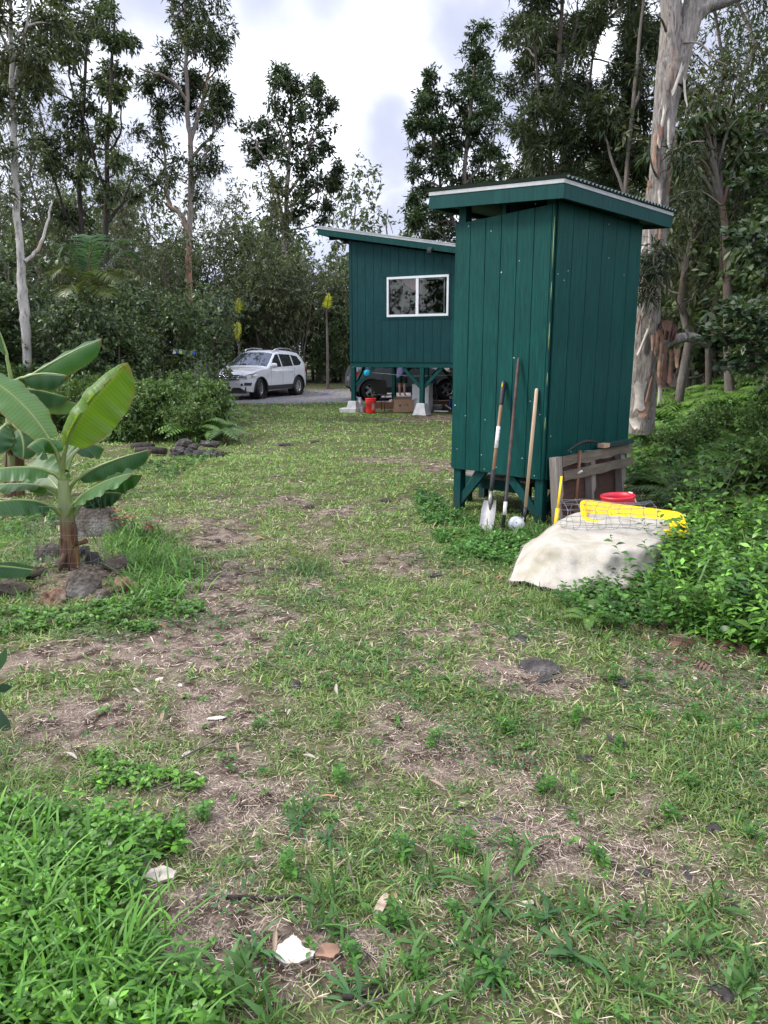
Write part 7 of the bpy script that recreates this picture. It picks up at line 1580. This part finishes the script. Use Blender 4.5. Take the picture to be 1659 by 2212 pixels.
BL2 = [
 ([(95, 420, 0), (160, 420, -.05), (330, 270, -.1), (665, 140, -.1)], .36, (-.35, -.35, 1), .15, -.75, .22, GM, (-.3, -.9)),
 ([(90, 430, 0), (150, 380, -.1), (260, 340, -.2), (440, 380, -.3)], .32, (.0, -.4, 1), -.6, -.85, .25, GD, (-.5, -.6)),
 ([(85, 480, .1), (60, 300, .1), (30, 180, .1), (-40, 0, .1)], .12, (-.6, -.6, .3), 1.2, 1.2, .5, GP, (.6, .6)),
 ([(90, 500, .1), (160, 430, .2), (290, 490, .3), (450, 520, .3)], .30, (.0, -.4, 1), -.5, -.6, .25, GD, (-.4, -.5)),
 ([(90, 560, .2), (200, 500, .3), (380, 530, .4), (520, 570, .4)], .30, (.0, -.5, 1), -.4, -.6, .25, GP, (-.4, -.5)),
 ([(80, 520, -.1), (40, 380, -.2), (-30, 330, -.3), (-160, 360, -.4)], .34, (-.1, -.4, 1), -.4, -.6, .25, GM, (-.4, -.5)),
 ([(85, 700, -.1), (130, 720, -.2), (170, 790, -.25), (150, 930, -.3)], .26, (.4, -.8, .4), -.2, -.3, .25, GD, (-.3, -.3)),
 ([(80, 700, -.1), (20, 680, -.2), (-40, 750, -.25), (-30, 900, -.3)], .34, (-.3, -.8, .4), -.2, -.3, .2, GD, (-.3, -.3)),
 ([(80, 600, 0), (60, 520, -.1), (20, 500, -.2), (-60, 560, -.3)], .3, (-.1, -.7, .7), -.3, -.3, .2, GM, (-.3, -.3))]
for i, (p, W, U, a_, b_, t0, co, cu) in enumerate(BL2): banana_leaf(ban2, [c6(*k) for k in p], W * 1.15, U, a_, b_, t0, co, cu, seed=20 + i, rib=.022)
# third banana mostly outside the frame: only leaf tips show
b3 = pt(-130, 1330, 4.6); b3.z = float(hgt2(b3.x, b3.y)); ban3 = empty('banana_plant', b3, 0, 'low banana shoot at the left edge, only its leaf tips reaching into view', 'banana plant')
def c7(px, py, d=0): return np.array(list(pt(px, py, 4.6 + d) - b3))
tb = Tubes(); tb.add(np.array([[0, 0, -.05], [0, 0, .25], c7(-125, 1230)]), [.05, .045, .03], 12); add('stem', tb.mesh('stem', M_stem), ban3)
banana_leaf(ban3, [c7(-125, 1235), c7(-60, 1215), c7(10, 1220), c7(78, 1232)], .16, (-.1, -.5, .9), -.3, -.5, .3, GD, (-.3, -.3), seed=41)
banana_leaf(ban3, [c7(-125, 1235), c7(-80, 1190), c7(-40, 1165), c7(22, 1172)], .12, (-.1, -.5, .9), -.2, -.4, .3, GY_, (-.3, -.3), seed=42)
# dark leaf tip of a plant at the left edge, nearer the camera
b4 = pt(-90, 1640, 2.9); b4.z = float(hgt2(b4.x, b4.y)); lp4 = empty('leafy_plant', b4, 0, 'dark green leaf tip of a plant hanging into the left edge of the view', 'plant'); lf = Acc(); tb = Tubes()
def c8(px, py): return np.array(list(pt(px, py, 2.9) - b4))
tb.add(catmull(np.array([[0, 0, -.03], c8(-80, 1500), c8(-40, 1450), c8(-5, 1455)]), 5), np.linspace(.008, .003, 16), 5)
for (a_, b_, c_, d_) in ((-8, 1455, 10, 1400), (-10, 1490, 22, 1480), (-12, 1520, 24, 1590), (-20, 1470, -50, 1530), (-30, 1450, -70, 1400)):
    p0, p1 = c8(a_, b_), c8(c_, d_); v_ = p1 - p0; lf.add(p0[None], nrm(v_[None]), np.array([[.7, -.6, .3]]), np.array([np.linalg.norm(v_) * 1.15]), np.array([.042]), st=((0, 0), (.2, .6), (.5, 1), (.8, .6), (1, 0)), droop=.1, fold=.15, col=hues(1, (.02, .055, .03), (.035, .08, .045), .1))
tb2 = tb.mesh('stem', M_twig); add('stem', tb2, lp4); add('leaves', lf.mesh('leaves', M_leaf), lp4)

# ================================================================== STONES
def stonemat(name, a_, b_, lich):
    t = NT(name); v = t.coords(); f = t.noise(v, 9, 9, .75); g_ = t.noise(v, 3.5, 5)
    c = t.ramp(f, [(.3, a_), (.7, b_)]); c = t.mix(t.ramp(g_, [(.50, 0.0), (.68, .75)]), c, lich); t.base(c).pr(Roughness=.95); t.p.inputs['Specular IOR Level'].default_value = .15
    vo = t.n('ShaderNodeTexVoronoi'); vo.inputs['Scale'].default_value = 42; t.l(v, vo.inputs['Vector']); t.bump(t.mix(.5, f, vo.outputs['Distance']), .9, .02); return t.m
M_lava = stonemat('lava_rock', (.020, .017, .016), (.095, .084, .080), (.17, .155, .145)); M_rock = stonemat('lichen_rock', (.040, .031, .026), (.17, .14, .115), (.27, .255, .23)); M_rockr = stonemat('reddish_rock', (.09, .05, .03), (.30, .19, .13), (.34, .28, .23))
def stone(seed, sx_, sy_, sz_, mat, pts=None, sub=4, rough=.46):
    r = np.random.default_rng(seed); b = bmesh.new()
    P = r.normal(0, 1, (26, 3)); P = nrm(P) * (1 + r.normal(0, .16, (26, 1))) if pts is None else np.asarray(pts, float)
    vs_ = [b.verts.new(p) for p in P]; bmesh.ops.convex_hull(b, input=vs_); bmesh.ops.delete(b, geom=[v for v in b.verts if not v.link_faces], context='VERTS')
    bmesh.ops.triangulate(b, faces=b.faces[:]); bmesh.ops.subdivide_edges(b, edges=b.edges[:], cuts=sub, use_grid_fill=True, smooth=.12)
    co = np.array([v.co[:] for v in b.verts]); n_ = nrm(co)
    d = (vnoise(co[:, 0] + co[:, 2] * .7 + seed, co[:, 1] - co[:, 2] * .6, 1.7, 4, seed % 30) - .5) * rough + (vnoise(co[:, 0] * 3 + co[:, 2], co[:, 1] * 3 - co[:, 2] * 2, 2.2, 2, seed % 17) - .5) * rough * .4
    co = (co + n_ * d[:, None]) * np.array([sx_, sy_, sz_])
    for v, c in zip(b.verts, co): v.co = c
    me = bpy.data.meshes.new('stone'); b.normal_update(); b.to_mesh(me); b.free(); me.materials.append(mat)
    return me
def put_stone(name, px, py, sx_, sy_, sz_, mat, seed, label, group=None, dz=0, rot=0, back=None, pts=None, z=None, tilt=(0, 0)):
    p = gp(px, py); yb_ = p.y + (sy_ if back is None else back); x_ = p.x * yb_ / p.y
    o = add(name, stone(seed, sx_, sy_, sz_, mat, pts), None, (x_, yb_, (float(hgt2(x_, yb_)) if z is None else z) + dz), (*tilt, rot)); return tag(o, label, 'rock', group)
put_stone('boulder', 210, 1158, .20, .16, .33, M_rock, 3, 'largest pointed grey boulder behind the banana plant', pts=[(-1, -1, -.3), (1, -1, -.3), (1, 1, -.3), (-1, 1, -.3), (-.85, -.6, .15), (1.05, -.5, .15), (.15, -.2, 1), (.35, .2, 1.05), (-.35, .1, .75), (.75, -.1, .6)], dz=.04)
ring_ = [(180, 1300, .085, .07, .105, M_rock, 'big rounded grey stone just in front of the banana stem'), (120, 1312, .068, .05, .065, M_rockr, 'reddish stone at the front of the stone ring'), (250, 1250, .07, .06, .065, M_rock, 'dark stone at the right of the banana stem'), (205, 1240, .05, .045, .05, M_lava, 'dark stone close behind the banana stem on the right'), (265, 1290, .055, .05, .05, M_rockr, 'brownish stone at the right front of the stone ring'), (110, 1228, .10, .07, .06, M_rock, 'wide grey stone left behind the banana stem'), (180, 1222, .07, .06, .06, M_lava, 'dark stone behind the banana stem'), (20, 1300, .12, .08, .06, M_rock, 'low grey stone half sunk at the left end of the stone ring'), (80, 1270, .07, .05, .04, M_rock, 'small flat stone left of the banana stem'), (225, 1305, .04, .035, .035, M_rock, 'small grey stone at the right foot of the big rounded stone')]
for i, (px, py, a_, b_, c_, m_, lab) in enumerate(ring_): put_stone('stone', px, py, a_ * 1.3, b_ * 1.3, c_ * 1.3, m_, 30 + i, lab, 'stones ringed around the banana plant', dz=c_ * .35, rot=i * 1.3)
# lava stones in the little pile at the island's edge
for i, (px, py, a_, c_, dz) in enumerate(((388, 984, .15, .10, .05), (398, 978, .14, .09, .16), (412, 986, .12, .08, .05), (428, 990, .10, .07, .04), (440, 988, .12, .08, .05), (455, 990, .13, .09, .05), (470, 988, .12, .08, .05), (448, 980, .13, .06, .17), (464, 980, .12, .055, .17), (378, 988, .08, .06, .03), (420, 980, .1, .06, .12))):
    put_stone('lava_stone', px, py, a_, a_ * .8, c_, M_lava, 60 + i, 'dark lava stone in the low pile at the edge of the overgrown island', 'lava stones piled at the island edge', dz=dz, rot=i * .9)
for i, (px, py, a_) in enumerate(((318, 985, .26), (300, 975, .2))):
    b = B(); p = gp(px, py); b.tube([(-a_, .08, .05), (0, 0, .07), (a_, -.06, .06)], [.05, .06, .055], 9); o = b.obj('log', M_darkbark, loc=(p.x, p.y + .2, float(hgt2(p.x, p.y)))); tag(o, ('short dark log at the left end of the lava stone pile', 'second dark log lying behind the short log')[i], 'log')
emb = [(1160, 1455, .11, .075), (1175, 1478, .06, .03), (1338, 1481, .075, .04), (1335, 1605, .055, .03), (1262, 1628, .045, .022), (622, 962, .16, .1), (680, 958, .13, .08), (440, 1218, .08, .06), (1075, 1765, .035, .018), (155, 1768, .03, .022), (1540, 1790, .035, .02), (1580, 1955, .03, .016), (1560, 2140, .04, .025), (470, 1165, .06, .04), (670, 1095, .10, .06), (1010, 1185, .08, .05), (640, 1488, .05, .03), (1120, 1385, .06, .04), (1390, 1880, .035, .02), (940, 1235, .07, .05), (1485, 1880, .03, .018), (830, 1080, .07, .05)]
for i, (px, py, a_, b_) in enumerate(emb): put_stone('embedded_stone', px, py, a_, b_, min(a_ * .28, .03), M_lava, 90 + i, 'flat grey lava stone sunk level with the lawn', 'flat stones sunk in the lawn', dz=.004, rot=i * .7, back=0)

# ================================================================== SINGLE WEEDS, FALLEN LEAVES, BARK PIECES AND STICKS
def weed(seed, n, L, W, ca, cb_, el=(.35, .95)):
    r = np.random.default_rng(seed); lf = Acc(); tb = Tubes(); a_ = r.uniform(0, 6.28, n); e_ = r.uniform(*el, n); d = np.stack([np.cos(a_) * np.sqrt(1 - e_ ** 2), np.sin(a_) * np.sqrt(1 - e_ ** 2), e_], -1)
    stx = r.integers(0, 4, n); sb = r.normal(0, L * .12, (4, 2)); tip = r.normal(0, L * .35, (4, 2)); hh = r.uniform(.15, .45, 4) * L
    for k in range(4): tb.add([[sb[k, 0], sb[k, 1], -.01], [sb[k, 0] + tip[k, 0] * .6, sb[k, 1] + tip[k, 1] * .6, hh[k] * .7], [sb[k, 0] + tip[k, 0], sb[k, 1] + tip[k, 1], hh[k]]], [.0028, .0022, .0015], 4)
    f = r.random(n); P = np.stack([sb[stx, 0] + tip[stx, 0] * f, sb[stx, 1] + tip[stx, 1] * f, hh[stx] * f], -1); d[:, :2] += tip[stx] / L * .9
    lf.add(P, d, nrm(np.stack([-d[:, 0], -d[:, 1], np.ones(n) * .8], -1) + r.normal(0, .2, (n, 3))), L * r.uniform(.55, 1.1, n), W * r.uniform(.7, 1.2, n), st=((0, .35), (.2, .9), (.45, 1), (.75, .6), (1, 0)), droop=r.uniform(.15, .6, n), fold=.14, col=hues(n, ca, cb_, .15, r)); return tb.mesh('stem', M_leafstem), lf.mesh('blades', M_grass)
M_leafstem = plain('weed_stem', (.09, .13, .04), .5)
GA, GB = (.042, .115, .022), (.09, .20, .044)
K_weed = [weed(401, 16, .17, .016, GA, GB), weed(402, 20, .20, .017, GA, GB, (.55, .97)), weed(403, 13, .15, .018, (.035, .10, .03), (.07, .15, .05), (.1, .7)), weed(404, 18, .14, .012, GA, (.08, .17, .04))]
K_sprout = []
for sd in (411, 412):
    r = np.random.default_rng(sd); lf = Acc(); tb = Tubes()
    for k in range(4):
        e_ = np.array([r.normal(0, .025), r.normal(0, .025), r.uniform(.03, .085)]); tb.add([[e_[0] * .2, e_[1] * .2, -.01], e_ * .6, e_], [.0025, .002, .0015], 4)
        for lv in (0, .018, .036):
            kk = 4; a_ = np.arange(kk) * 1.57 + r.uniform(0, 3); lf.add(np.repeat((e_ - np.array([0, 0, lv]))[None], kk, 0), np.stack([np.cos(a_), np.sin(a_), np.full(kk, .5)], -1), np.tile(UPV, (kk, 1)), r.uniform(.025, .045, kk), r.uniform(.012, .019, kk), st=cov_st, droop=.25, fold=.16, col=hues(kk, (.035, .11, .016), (.08, .21, .028), .15, r))
    K_sprout.append((tb.mesh('stem', M_leafstem), lf.mesh('leaves', M_cover)))
def plant(k, px, py, s_, label, group, name='weed', part='blades', cat='weed'):
    p = gp(px, py); o = empty(name, (p.x, p.y, float(hgt2(p.x, p.y)) - .004), rp_.uniform(0, 6.28), label, cat, group); o.scale = (s_, s_, s_); add('stem', k[0], o); add(part, k[1], o); return o
GW = 'broad bladed weeds in the near lawn'
for (px, py, k, s_) in ((540, 2140, 1, .95), (500, 2180, 1, .9), (560, 2060, 2, .8), (670, 2030, 3, .8), (730, 2040, 0, .7), (660, 1800, 2, .95), (720, 1830, 2, .8), (650, 1770, 0, .8), (1000, 2060, 1, .75), (1030, 2030, 0, .9), (1085, 1930, 1, .8), (1060, 1960, 2, .8), (1200, 2000, 2, .9), (1235, 2060, 2, .95), (1280, 2000, 0, .8), (1090, 2110, 2, .9), (860, 2130, 1, .6), (1010, 2190, 1, .6), (1600, 2190, 1, .8), (1640, 2120, 3, .8), (890, 2200, 0, .8), (440, 2150, 1, .9), (700, 1980, 3, .8), (760, 2180, 2, .7), (1380, 2010, 3, .7), (1480, 2060, 0, .8), (1350, 2150, 3, .8), (580, 2200, 1, .8), (920, 1900, 3, .7), (1130, 1860, 3, .7), (1530, 1960, 3, .8)):
    plant(K_weed[k], px, py, s_, 'broad bladed green weed growing in the patchy near lawn', GW)
for i, (px, py) in enumerate(((270, 1700), (945, 1610), (1000, 1845), (1340, 1610), (1620, 1820), (430, 1790), (1500, 1560), (380, 1840), (870, 1860), (1580, 1600), (560, 1590), (1250, 1560), (760, 2090), (1050, 2120), (850, 2010), (1480, 1700), (1180, 1700), (1090, 1580), (1320, 1480), (1440, 1760), (980, 1990), (630, 1900), (1290, 1860), (1400, 1560), (900, 2110), (730, 1700))):
    plant(K_sprout[i % 2], px, py, rp_.uniform(.55, .95), 'small leafy bright green sprout in the near lawn', 'leafy sprouts in the near lawn', 'sprout', 'leaves', 'sprout')
# fallen leaves: narrow, dry
def dryleaf(seed, L, W, c):
    r = np.random.default_rng(seed); b = B(); rows = []
    for v in np.linspace(0, 1, 8):
        w_ = W * math.sin(math.pi * min(1, v * .92 + .05)) ** .8; x_ = L * (v - .5); bend = .10 * L * math.sin(v * 3.1 + seed)
        rows.append([Vector((x_, bend * .4 + q * w_ * .5, .006 + abs(q) * w_ * .28 + .05 * L * math.sin(v * 3.1))) for q in (-1, -.5, 0, .5, 1)])
    b.grid(rows); return b.mesh('dry_leaf', c)
M_dl = [plain('dry_leaf_tan', (.30, .22, .15), .8, var=.2), plain('dry_leaf_grey', (.34, .30, .26), .8, var=.2), plain('dry_leaf_rust', (.36, .17, .09), .7, var=.25), plain('dry_leaf_yellow', (.50, .36, .07), .7, var=.2)]
K_dl = [dryleaf(i, .075 + .01 * (i % 3), .014 + .003 * (i % 2), M_dl[(0, 1, 2, 0, 0, 1, 2, 0)[i]]) for i in range(8)]
rl = random.Random(5); x, y = wedge(420, 1.5, 8.5); cnt = 0
for i in range(len(x)):
    if cnt >= 110 or float(bank_d(x[i], y[i])) > .05 or not bool(clear(x[i:i + 1], y[i:i + 1])[0]): continue
    o = add('dry_leaf', K_dl[rl.randrange(8)], None, (x[i], y[i], float(hgt2(x[i], y[i])) + .012), (rl.uniform(-.4, .4), rl.uniform(-.3, .3), rl.uniform(0, 6.28)), rl.uniform(.55, 1.15)); cnt += 1
    tag(o, 'narrow dry fallen leaf lying on the lawn', 'fallen leaf', 'dry leaves fallen on the lawn')
# bark pieces
def barkpiece(name, px, py, poly, mat, label, h=.012, dz=.02, rot=0, tilt=(0, 0), curl=.007):
    p = gp(px, py); b = B(); N_ = len(poly); cx_ = sum(q[0] for q in poly) / N_; cy_ = sum(q[1] for q in poly) / N_; fine = []
    for (a_, c_) in zip(poly, poly[1:] + poly[:1]):
        for k in range(5):
            q = k / 5; jx, jy = rl.uniform(-.0018, .0018), rl.uniform(-.0015, .0015); fine.append((a_[0] + (c_[0] - a_[0]) * q + jx, a_[1] + (c_[1] - a_[1]) * q + jy))
    rings = []
    for s_ in (1, .7, .4): rings.append([(cx_ + (q[0] - cx_) * s_, cy_ + (q[1] - cy_) * s_, curl * (q[0] * 6 * s_) ** 2 + .0025 * math.sin(q[0] * 60 * s_ + q[1] * 40) ) for q in fine])
    top_ = rings; b.grid(top_, closed=True); b.face(top_[-1]); b.grid([[(q[0], q[1], q[2] - h) for q in rings[0]], rings[0]], closed=True); b.face([(q[0], q[1], q[2] - h) for q in rings[0]][::-1])
    o = b.obj(name, mat, loc=(p.x, p.y, float(hgt2(p.x, p.y)) + dz), rot=(*tilt, rot)); return tag(o, label, 'bark piece')
M_barkw = NT('white_bark_inside'); _f = M_barkw.noise(M_barkw.coords((1, 1, 1)), 60, 6, .7); M_barkw.base(M_barkw.ramp(_f, [(.3, (.36, .30, .24)), (.55, (.60, .54, .47)), (.8, (.68, .63, .56))])).pr(Roughness=.95); M_barkw.bump(_f, .8, .006); M_barkw = M_barkw.m
barkpiece('bark_piece', 640, 2080, [(-.055, -.012), (-.03, -.028), (.01, -.026), (.045, -.012), (.052, .002), (.02, .012), (.004, .036), (-.012, .046), (-.03, .034), (-.05, .018)], M_barkw, 'white torn piece of paperbark lying in the near foreground', tilt=(R(18), 0))
barkpiece('bark_piece', 706, 2076, [(-.03, -.016), (.02, -.020), (.036, .0), (.03, .018), (-.015, .016)], M_flakeA, 'tan scrap of bark touching the right end of the white bark piece', tilt=(R(14), R(6)))
barkpiece('bark_piece', 345, 1915, [(-.05, -.01), (0, -.025), (.045, -.012), (.05, .012), (.01, .028), (-.03, .018)], M_flakeB, 'pinkish curled bark scrap beside the left ground cover', tilt=(R(20), 0))
cv = B()
for s_ in (-1, 1): cv.grid([[(s_ * q, (v - .5) * .085, .006 + .05 * q - q * q * .8) for q in np.linspace(0, .014 * math.sin(math.pi * (v * .9 + .05)) ** .5, 6)] for v in np.linspace(0, 1, 10)])
p = gp(823, 1985); tag(cv.obj('seed_pod', plain('curled_bark', (.34, .26, .19), .9, var=.4, scale=50), loc=(p.x, p.y, float(hgt2(p.x, p.y)) + .02), rot=(R(12), 0, R(-24))), 'curled pale split pod lying right of the white bark piece', 'seed pod')
for i, (px, py, w_, d_) in enumerate(((470, 1563, .045, .012), (345, 1478, .022, .013), (400, 1632, .03, .009), (1500, 1472, .012, .009), (390, 1495, .014, .009), (190, 1496, .014, .009), (980, 1040, .10, .05), (1140, 1965, .02, .01), (1280, 1370, .03, .02))):
    o = barkpiece('bark_scrap', px, py, [(-w_, -d_), (w_ * .6, -d_ * 1.1), (w_, d_ * .3), (w_ * .2, d_), (-w_ * .8, d_ * .7)], M_flakeB if i % 2 else M_barkw, 'small pale bark scrap lying on the lawn', h=.004, rot=i * .5, dz=.008); o['group'] = 'pale bark scraps on the lawn'
# sticks
for i, (xa_, ya_, xb_2, yb_) in enumerate(((400, 1985, 450, 1930), (490, 1960, 660, 1965), (520, 1835, 600, 1745), (740, 2172, 840, 2160), (780, 2195, 850, 2165), (650, 1720, 700, 1745), (1105, 1900, 1110, 1975), (755, 1890, 770, 1960), (390, 1650, 530, 1590), (420, 1625, 560, 1625), (875, 1465, 960, 1420), (700, 1470, 760, 1490), (560, 1440, 640, 1470), (1040, 1960, 1060, 1940), (860, 1480, 930, 1460), (1200, 1730, 1260, 1745), (1330, 1560, 1420, 1600), (330, 1735, 400, 1700), (1010, 1760, 1050, 1800), (930, 1745, 1000, 1760), (600, 1600, 650, 1640), (1440, 1500, 1520, 1540))):
    A_ = gp(xa_, ya_); B_ = gp(xb_2, yb_); A_.z = float(hgt2(A_.x, A_.y)) + .012; B_.z = float(hgt2(B_.x, B_.y)) + .012; L_ = (B_ - A_).length; pr_ = Vector((-(B_ - A_).y, (B_ - A_).x, 0)); 
    pp = [A_ + (B_ - A_) * t_ + pr_ * rl.uniform(-.05, .05) * (0 < t_ < 1) + Vector((0, 0, rl.uniform(0, .006))) for t_ in (0, .25, .5, .75, 1)]; r0_ = .0035 if i not in (1, 3) else .007
    b = B(); b.tube([q - A_ for q in pp], [r0_, r0_ * .95, r0_ * .9, r0_ * .8, r0_ * .5], 6)
    if i % 3 == 0: b.tube([pp[2] - A_, pp[2] - A_ + (B_ - A_) * .18 + pr_ * .12 + Vector((0, 0, .012))], [r0_ * .6, r0_ * .3], 5)
    o = b.obj('stick', M_twig if i not in (1, 3) else M_darkbark, loc=A_); tag(o, 'dark thick stick lying on bare soil near the white bark piece' if i == 1 else ('short dark stick at the bottom of the view' if i == 3 else 'thin dry grey stick lying on the lawn'), 'stick', None if i in (1, 3) else 'thin sticks on the lawn')
# bare twigs above the house roof
tw0 = pt(838, 520, 36); b = B(); b.tube([Vector((0, 0, -4)), Vector((0, 0, 0)), pt(833, 482, 36) - tw0, pt(838, 452, 36) - tw0], [.05, .035, .03, .012], 6); b.tube([pt(836, 468, 36) - tw0, pt(843, 485, 36) - tw0, pt(849, 505, 36) - tw0], [.02, .018, .012], 5)
dt_ = empty('dead_tree', (tw0.x, tw0.y, float(hgt2(tw0.x, tw0.y))), 0, 'bare forked dead stem rising behind the house roof', 'tree'); me_ = b.mesh('stem', M_twig); me_.transform(Matrix.Translation((0, 0, tw0.z - dt_.location.z))); 
b2_ = B(); b2_.tube([(0, 0, -.2), (.05, 0, (tw0.z - dt_.location.z) * .5), (0, 0, tw0.z - dt_.location.z - 3.9)], [.12, .09, .05], 7); add('stem', me_, dt_); b2_.obj('trunk', M_twig, dt_)
# service wires to the house
for i, (pa, pb_) in enumerate((((560, 588, 31), (762, 593, 21)), ((560, 608, 31), (762, 616, 21)))):
    A_ = pt(*pa); B_ = pt(*pb_); b = B(); b.tube([A_ * 0 + (B_ - A_) * t_ + Vector((0, 0, -.25 * math.sin(math.pi * t_))) for t_ in np.linspace(0, 1, 9)], .008, 4); tag(b.obj('service_wire', M_rubber, loc=A_), ('upper', 'lower')[i] + ' dark service wire running from the forest to the house corner', 'wire')
# ================================================================== LABELS THAT SINGLE THINGS OUT
# look-alikes are told apart by the nearest thing one can find and by which side of it they are on
LM = [(gp(640, 2080), 'the white bark piece'), (gp(823, 1985), 'the curled seed pod'), (gp(345, 1915), 'the pinkish bark scrap'), (gp(1160, 1460), 'the largest flat lawn stone'), (gp(1335, 1605), 'the speckled flat stone'), (gp(470, 1563), 'the longest pale bark scrap'), (gp(1580, 1955), 'the small stone at lower right')]
def relabel(group, base, marks=LM, short=True):
    items = [o for o in COL.objects if o.get('group') == group and o.parent is None]
    seen = {}
    for o in items:
        p = o.location; best = sorted(marks, key=lambda m_: (m_[0] - Vector((p.x, p.y, 0))).length)[0]; d = Vector((p.x, p.y, 0)) - best[0]; d.z = 0
        L_ = d.length; far_ = 'just' if L_ < .25 else ('a little' if L_ < .6 else 'well')
        side = ('right of' if d.x > 0 else 'left of') if abs(d.x) > abs(d.y) * .8 else ('behind' if d.y > 0 else 'in front of')
        seen.setdefault('%s %s %s' % (far_, side, best[1]), []).append((L_, o))
    for k, v in seen.items():
        v.sort(key=lambda a_: a_[0])
        if len(v) == 1: v[0][1]['label'] = '%s %s' % (base, k); continue
        if len(v) == 2: words = ['nearer', 'farther']
        else: words = ['nearest', 'second', 'third', 'fourth', 'fifth', 'sixth', 'seventh'][:len(v) - 1] + ['farthest']
        for (L_, o), w_ in zip(v, words): o['label'] = '%s %s' % (w_ + ' ' + base, k)
relabel('broad bladed weeds in the near lawn', 'broad bladed weed')
relabel('leafy sprouts in the near lawn', 'leafy green sprout')
def order(group, fmt):
    """few look-alikes in a row: named by their order from left to right as seen from the camera"""
    items = sorted([o for o in COL.objects if o.get('group') == group and o.parent is None], key=lambda o: o.location.x / max(o.location.y, .1))
    n_ = ['leftmost', 'second from left', 'third from left', 'fourth from left', 'fifth from left', 'sixth from left', 'seventh from left', 'eighth from left', 'ninth from left', 'tenth from left', 'eleventh from left', 'twelfth from left', 'thirteenth from left', 'fourteenth from left', 'fifteenth from left', 'sixteenth from left', 'seventeenth from left', 'eighteenth from left', 'nineteenth from left', 'twentieth from left', 'twenty-first from left', 'twenty-second from left', 'twenty-third from left', 'twenty-fourth from left']
    for i, o in enumerate(items[:len(n_)]): o['label'] = fmt % n_[i]
order('shrubs along the left woodland edge', '%s of the dark shrubs edging the left woodland')
order('shrubs beyond the gravel drive', '%s of the thicket shrubs beyond the gravel drive')
order('shrubs on the right bank', '%s of the leafy shrubs at the top of the right bank')
order('trees on the bank behind the shed', '%s of the dark leafy trees on the bank behind the shed')
order('slender trees on the right bank', '%s of the slender trees right of the large pale trunk')
order('slender trees in the left woodland', '%s of the slender tall trees in the left woodland')
order('trees in the left woodland', '%s of the dense trees behind the banana plants')
order('cane plants on the overgrown island', '%s of the strap leaved cane plants on the island')
order('ferns on the overgrown island', '%s of the pale ferns behind the lava stones')
order('small ferns at the bank edge', '%s of the small fresh ferns along the bank edge')
order('withered ferns on the right bank', '%s of the withered brown ferns at the bank foot')
order('bushes on the right bank', '%s of the low bushes among the right bank ferns')
order('lava stones piled at the island edge', '%s of the dark lava stones in the low pile')
order('flat stones sunk in the lawn', '%s of the flat grey stones sunk in the lawn')
order('thin sticks on the lawn', '%s of the thin grey sticks lying on the lawn')
order('pale bark scraps on the lawn', '%s of the small pale bark scraps on the lawn')
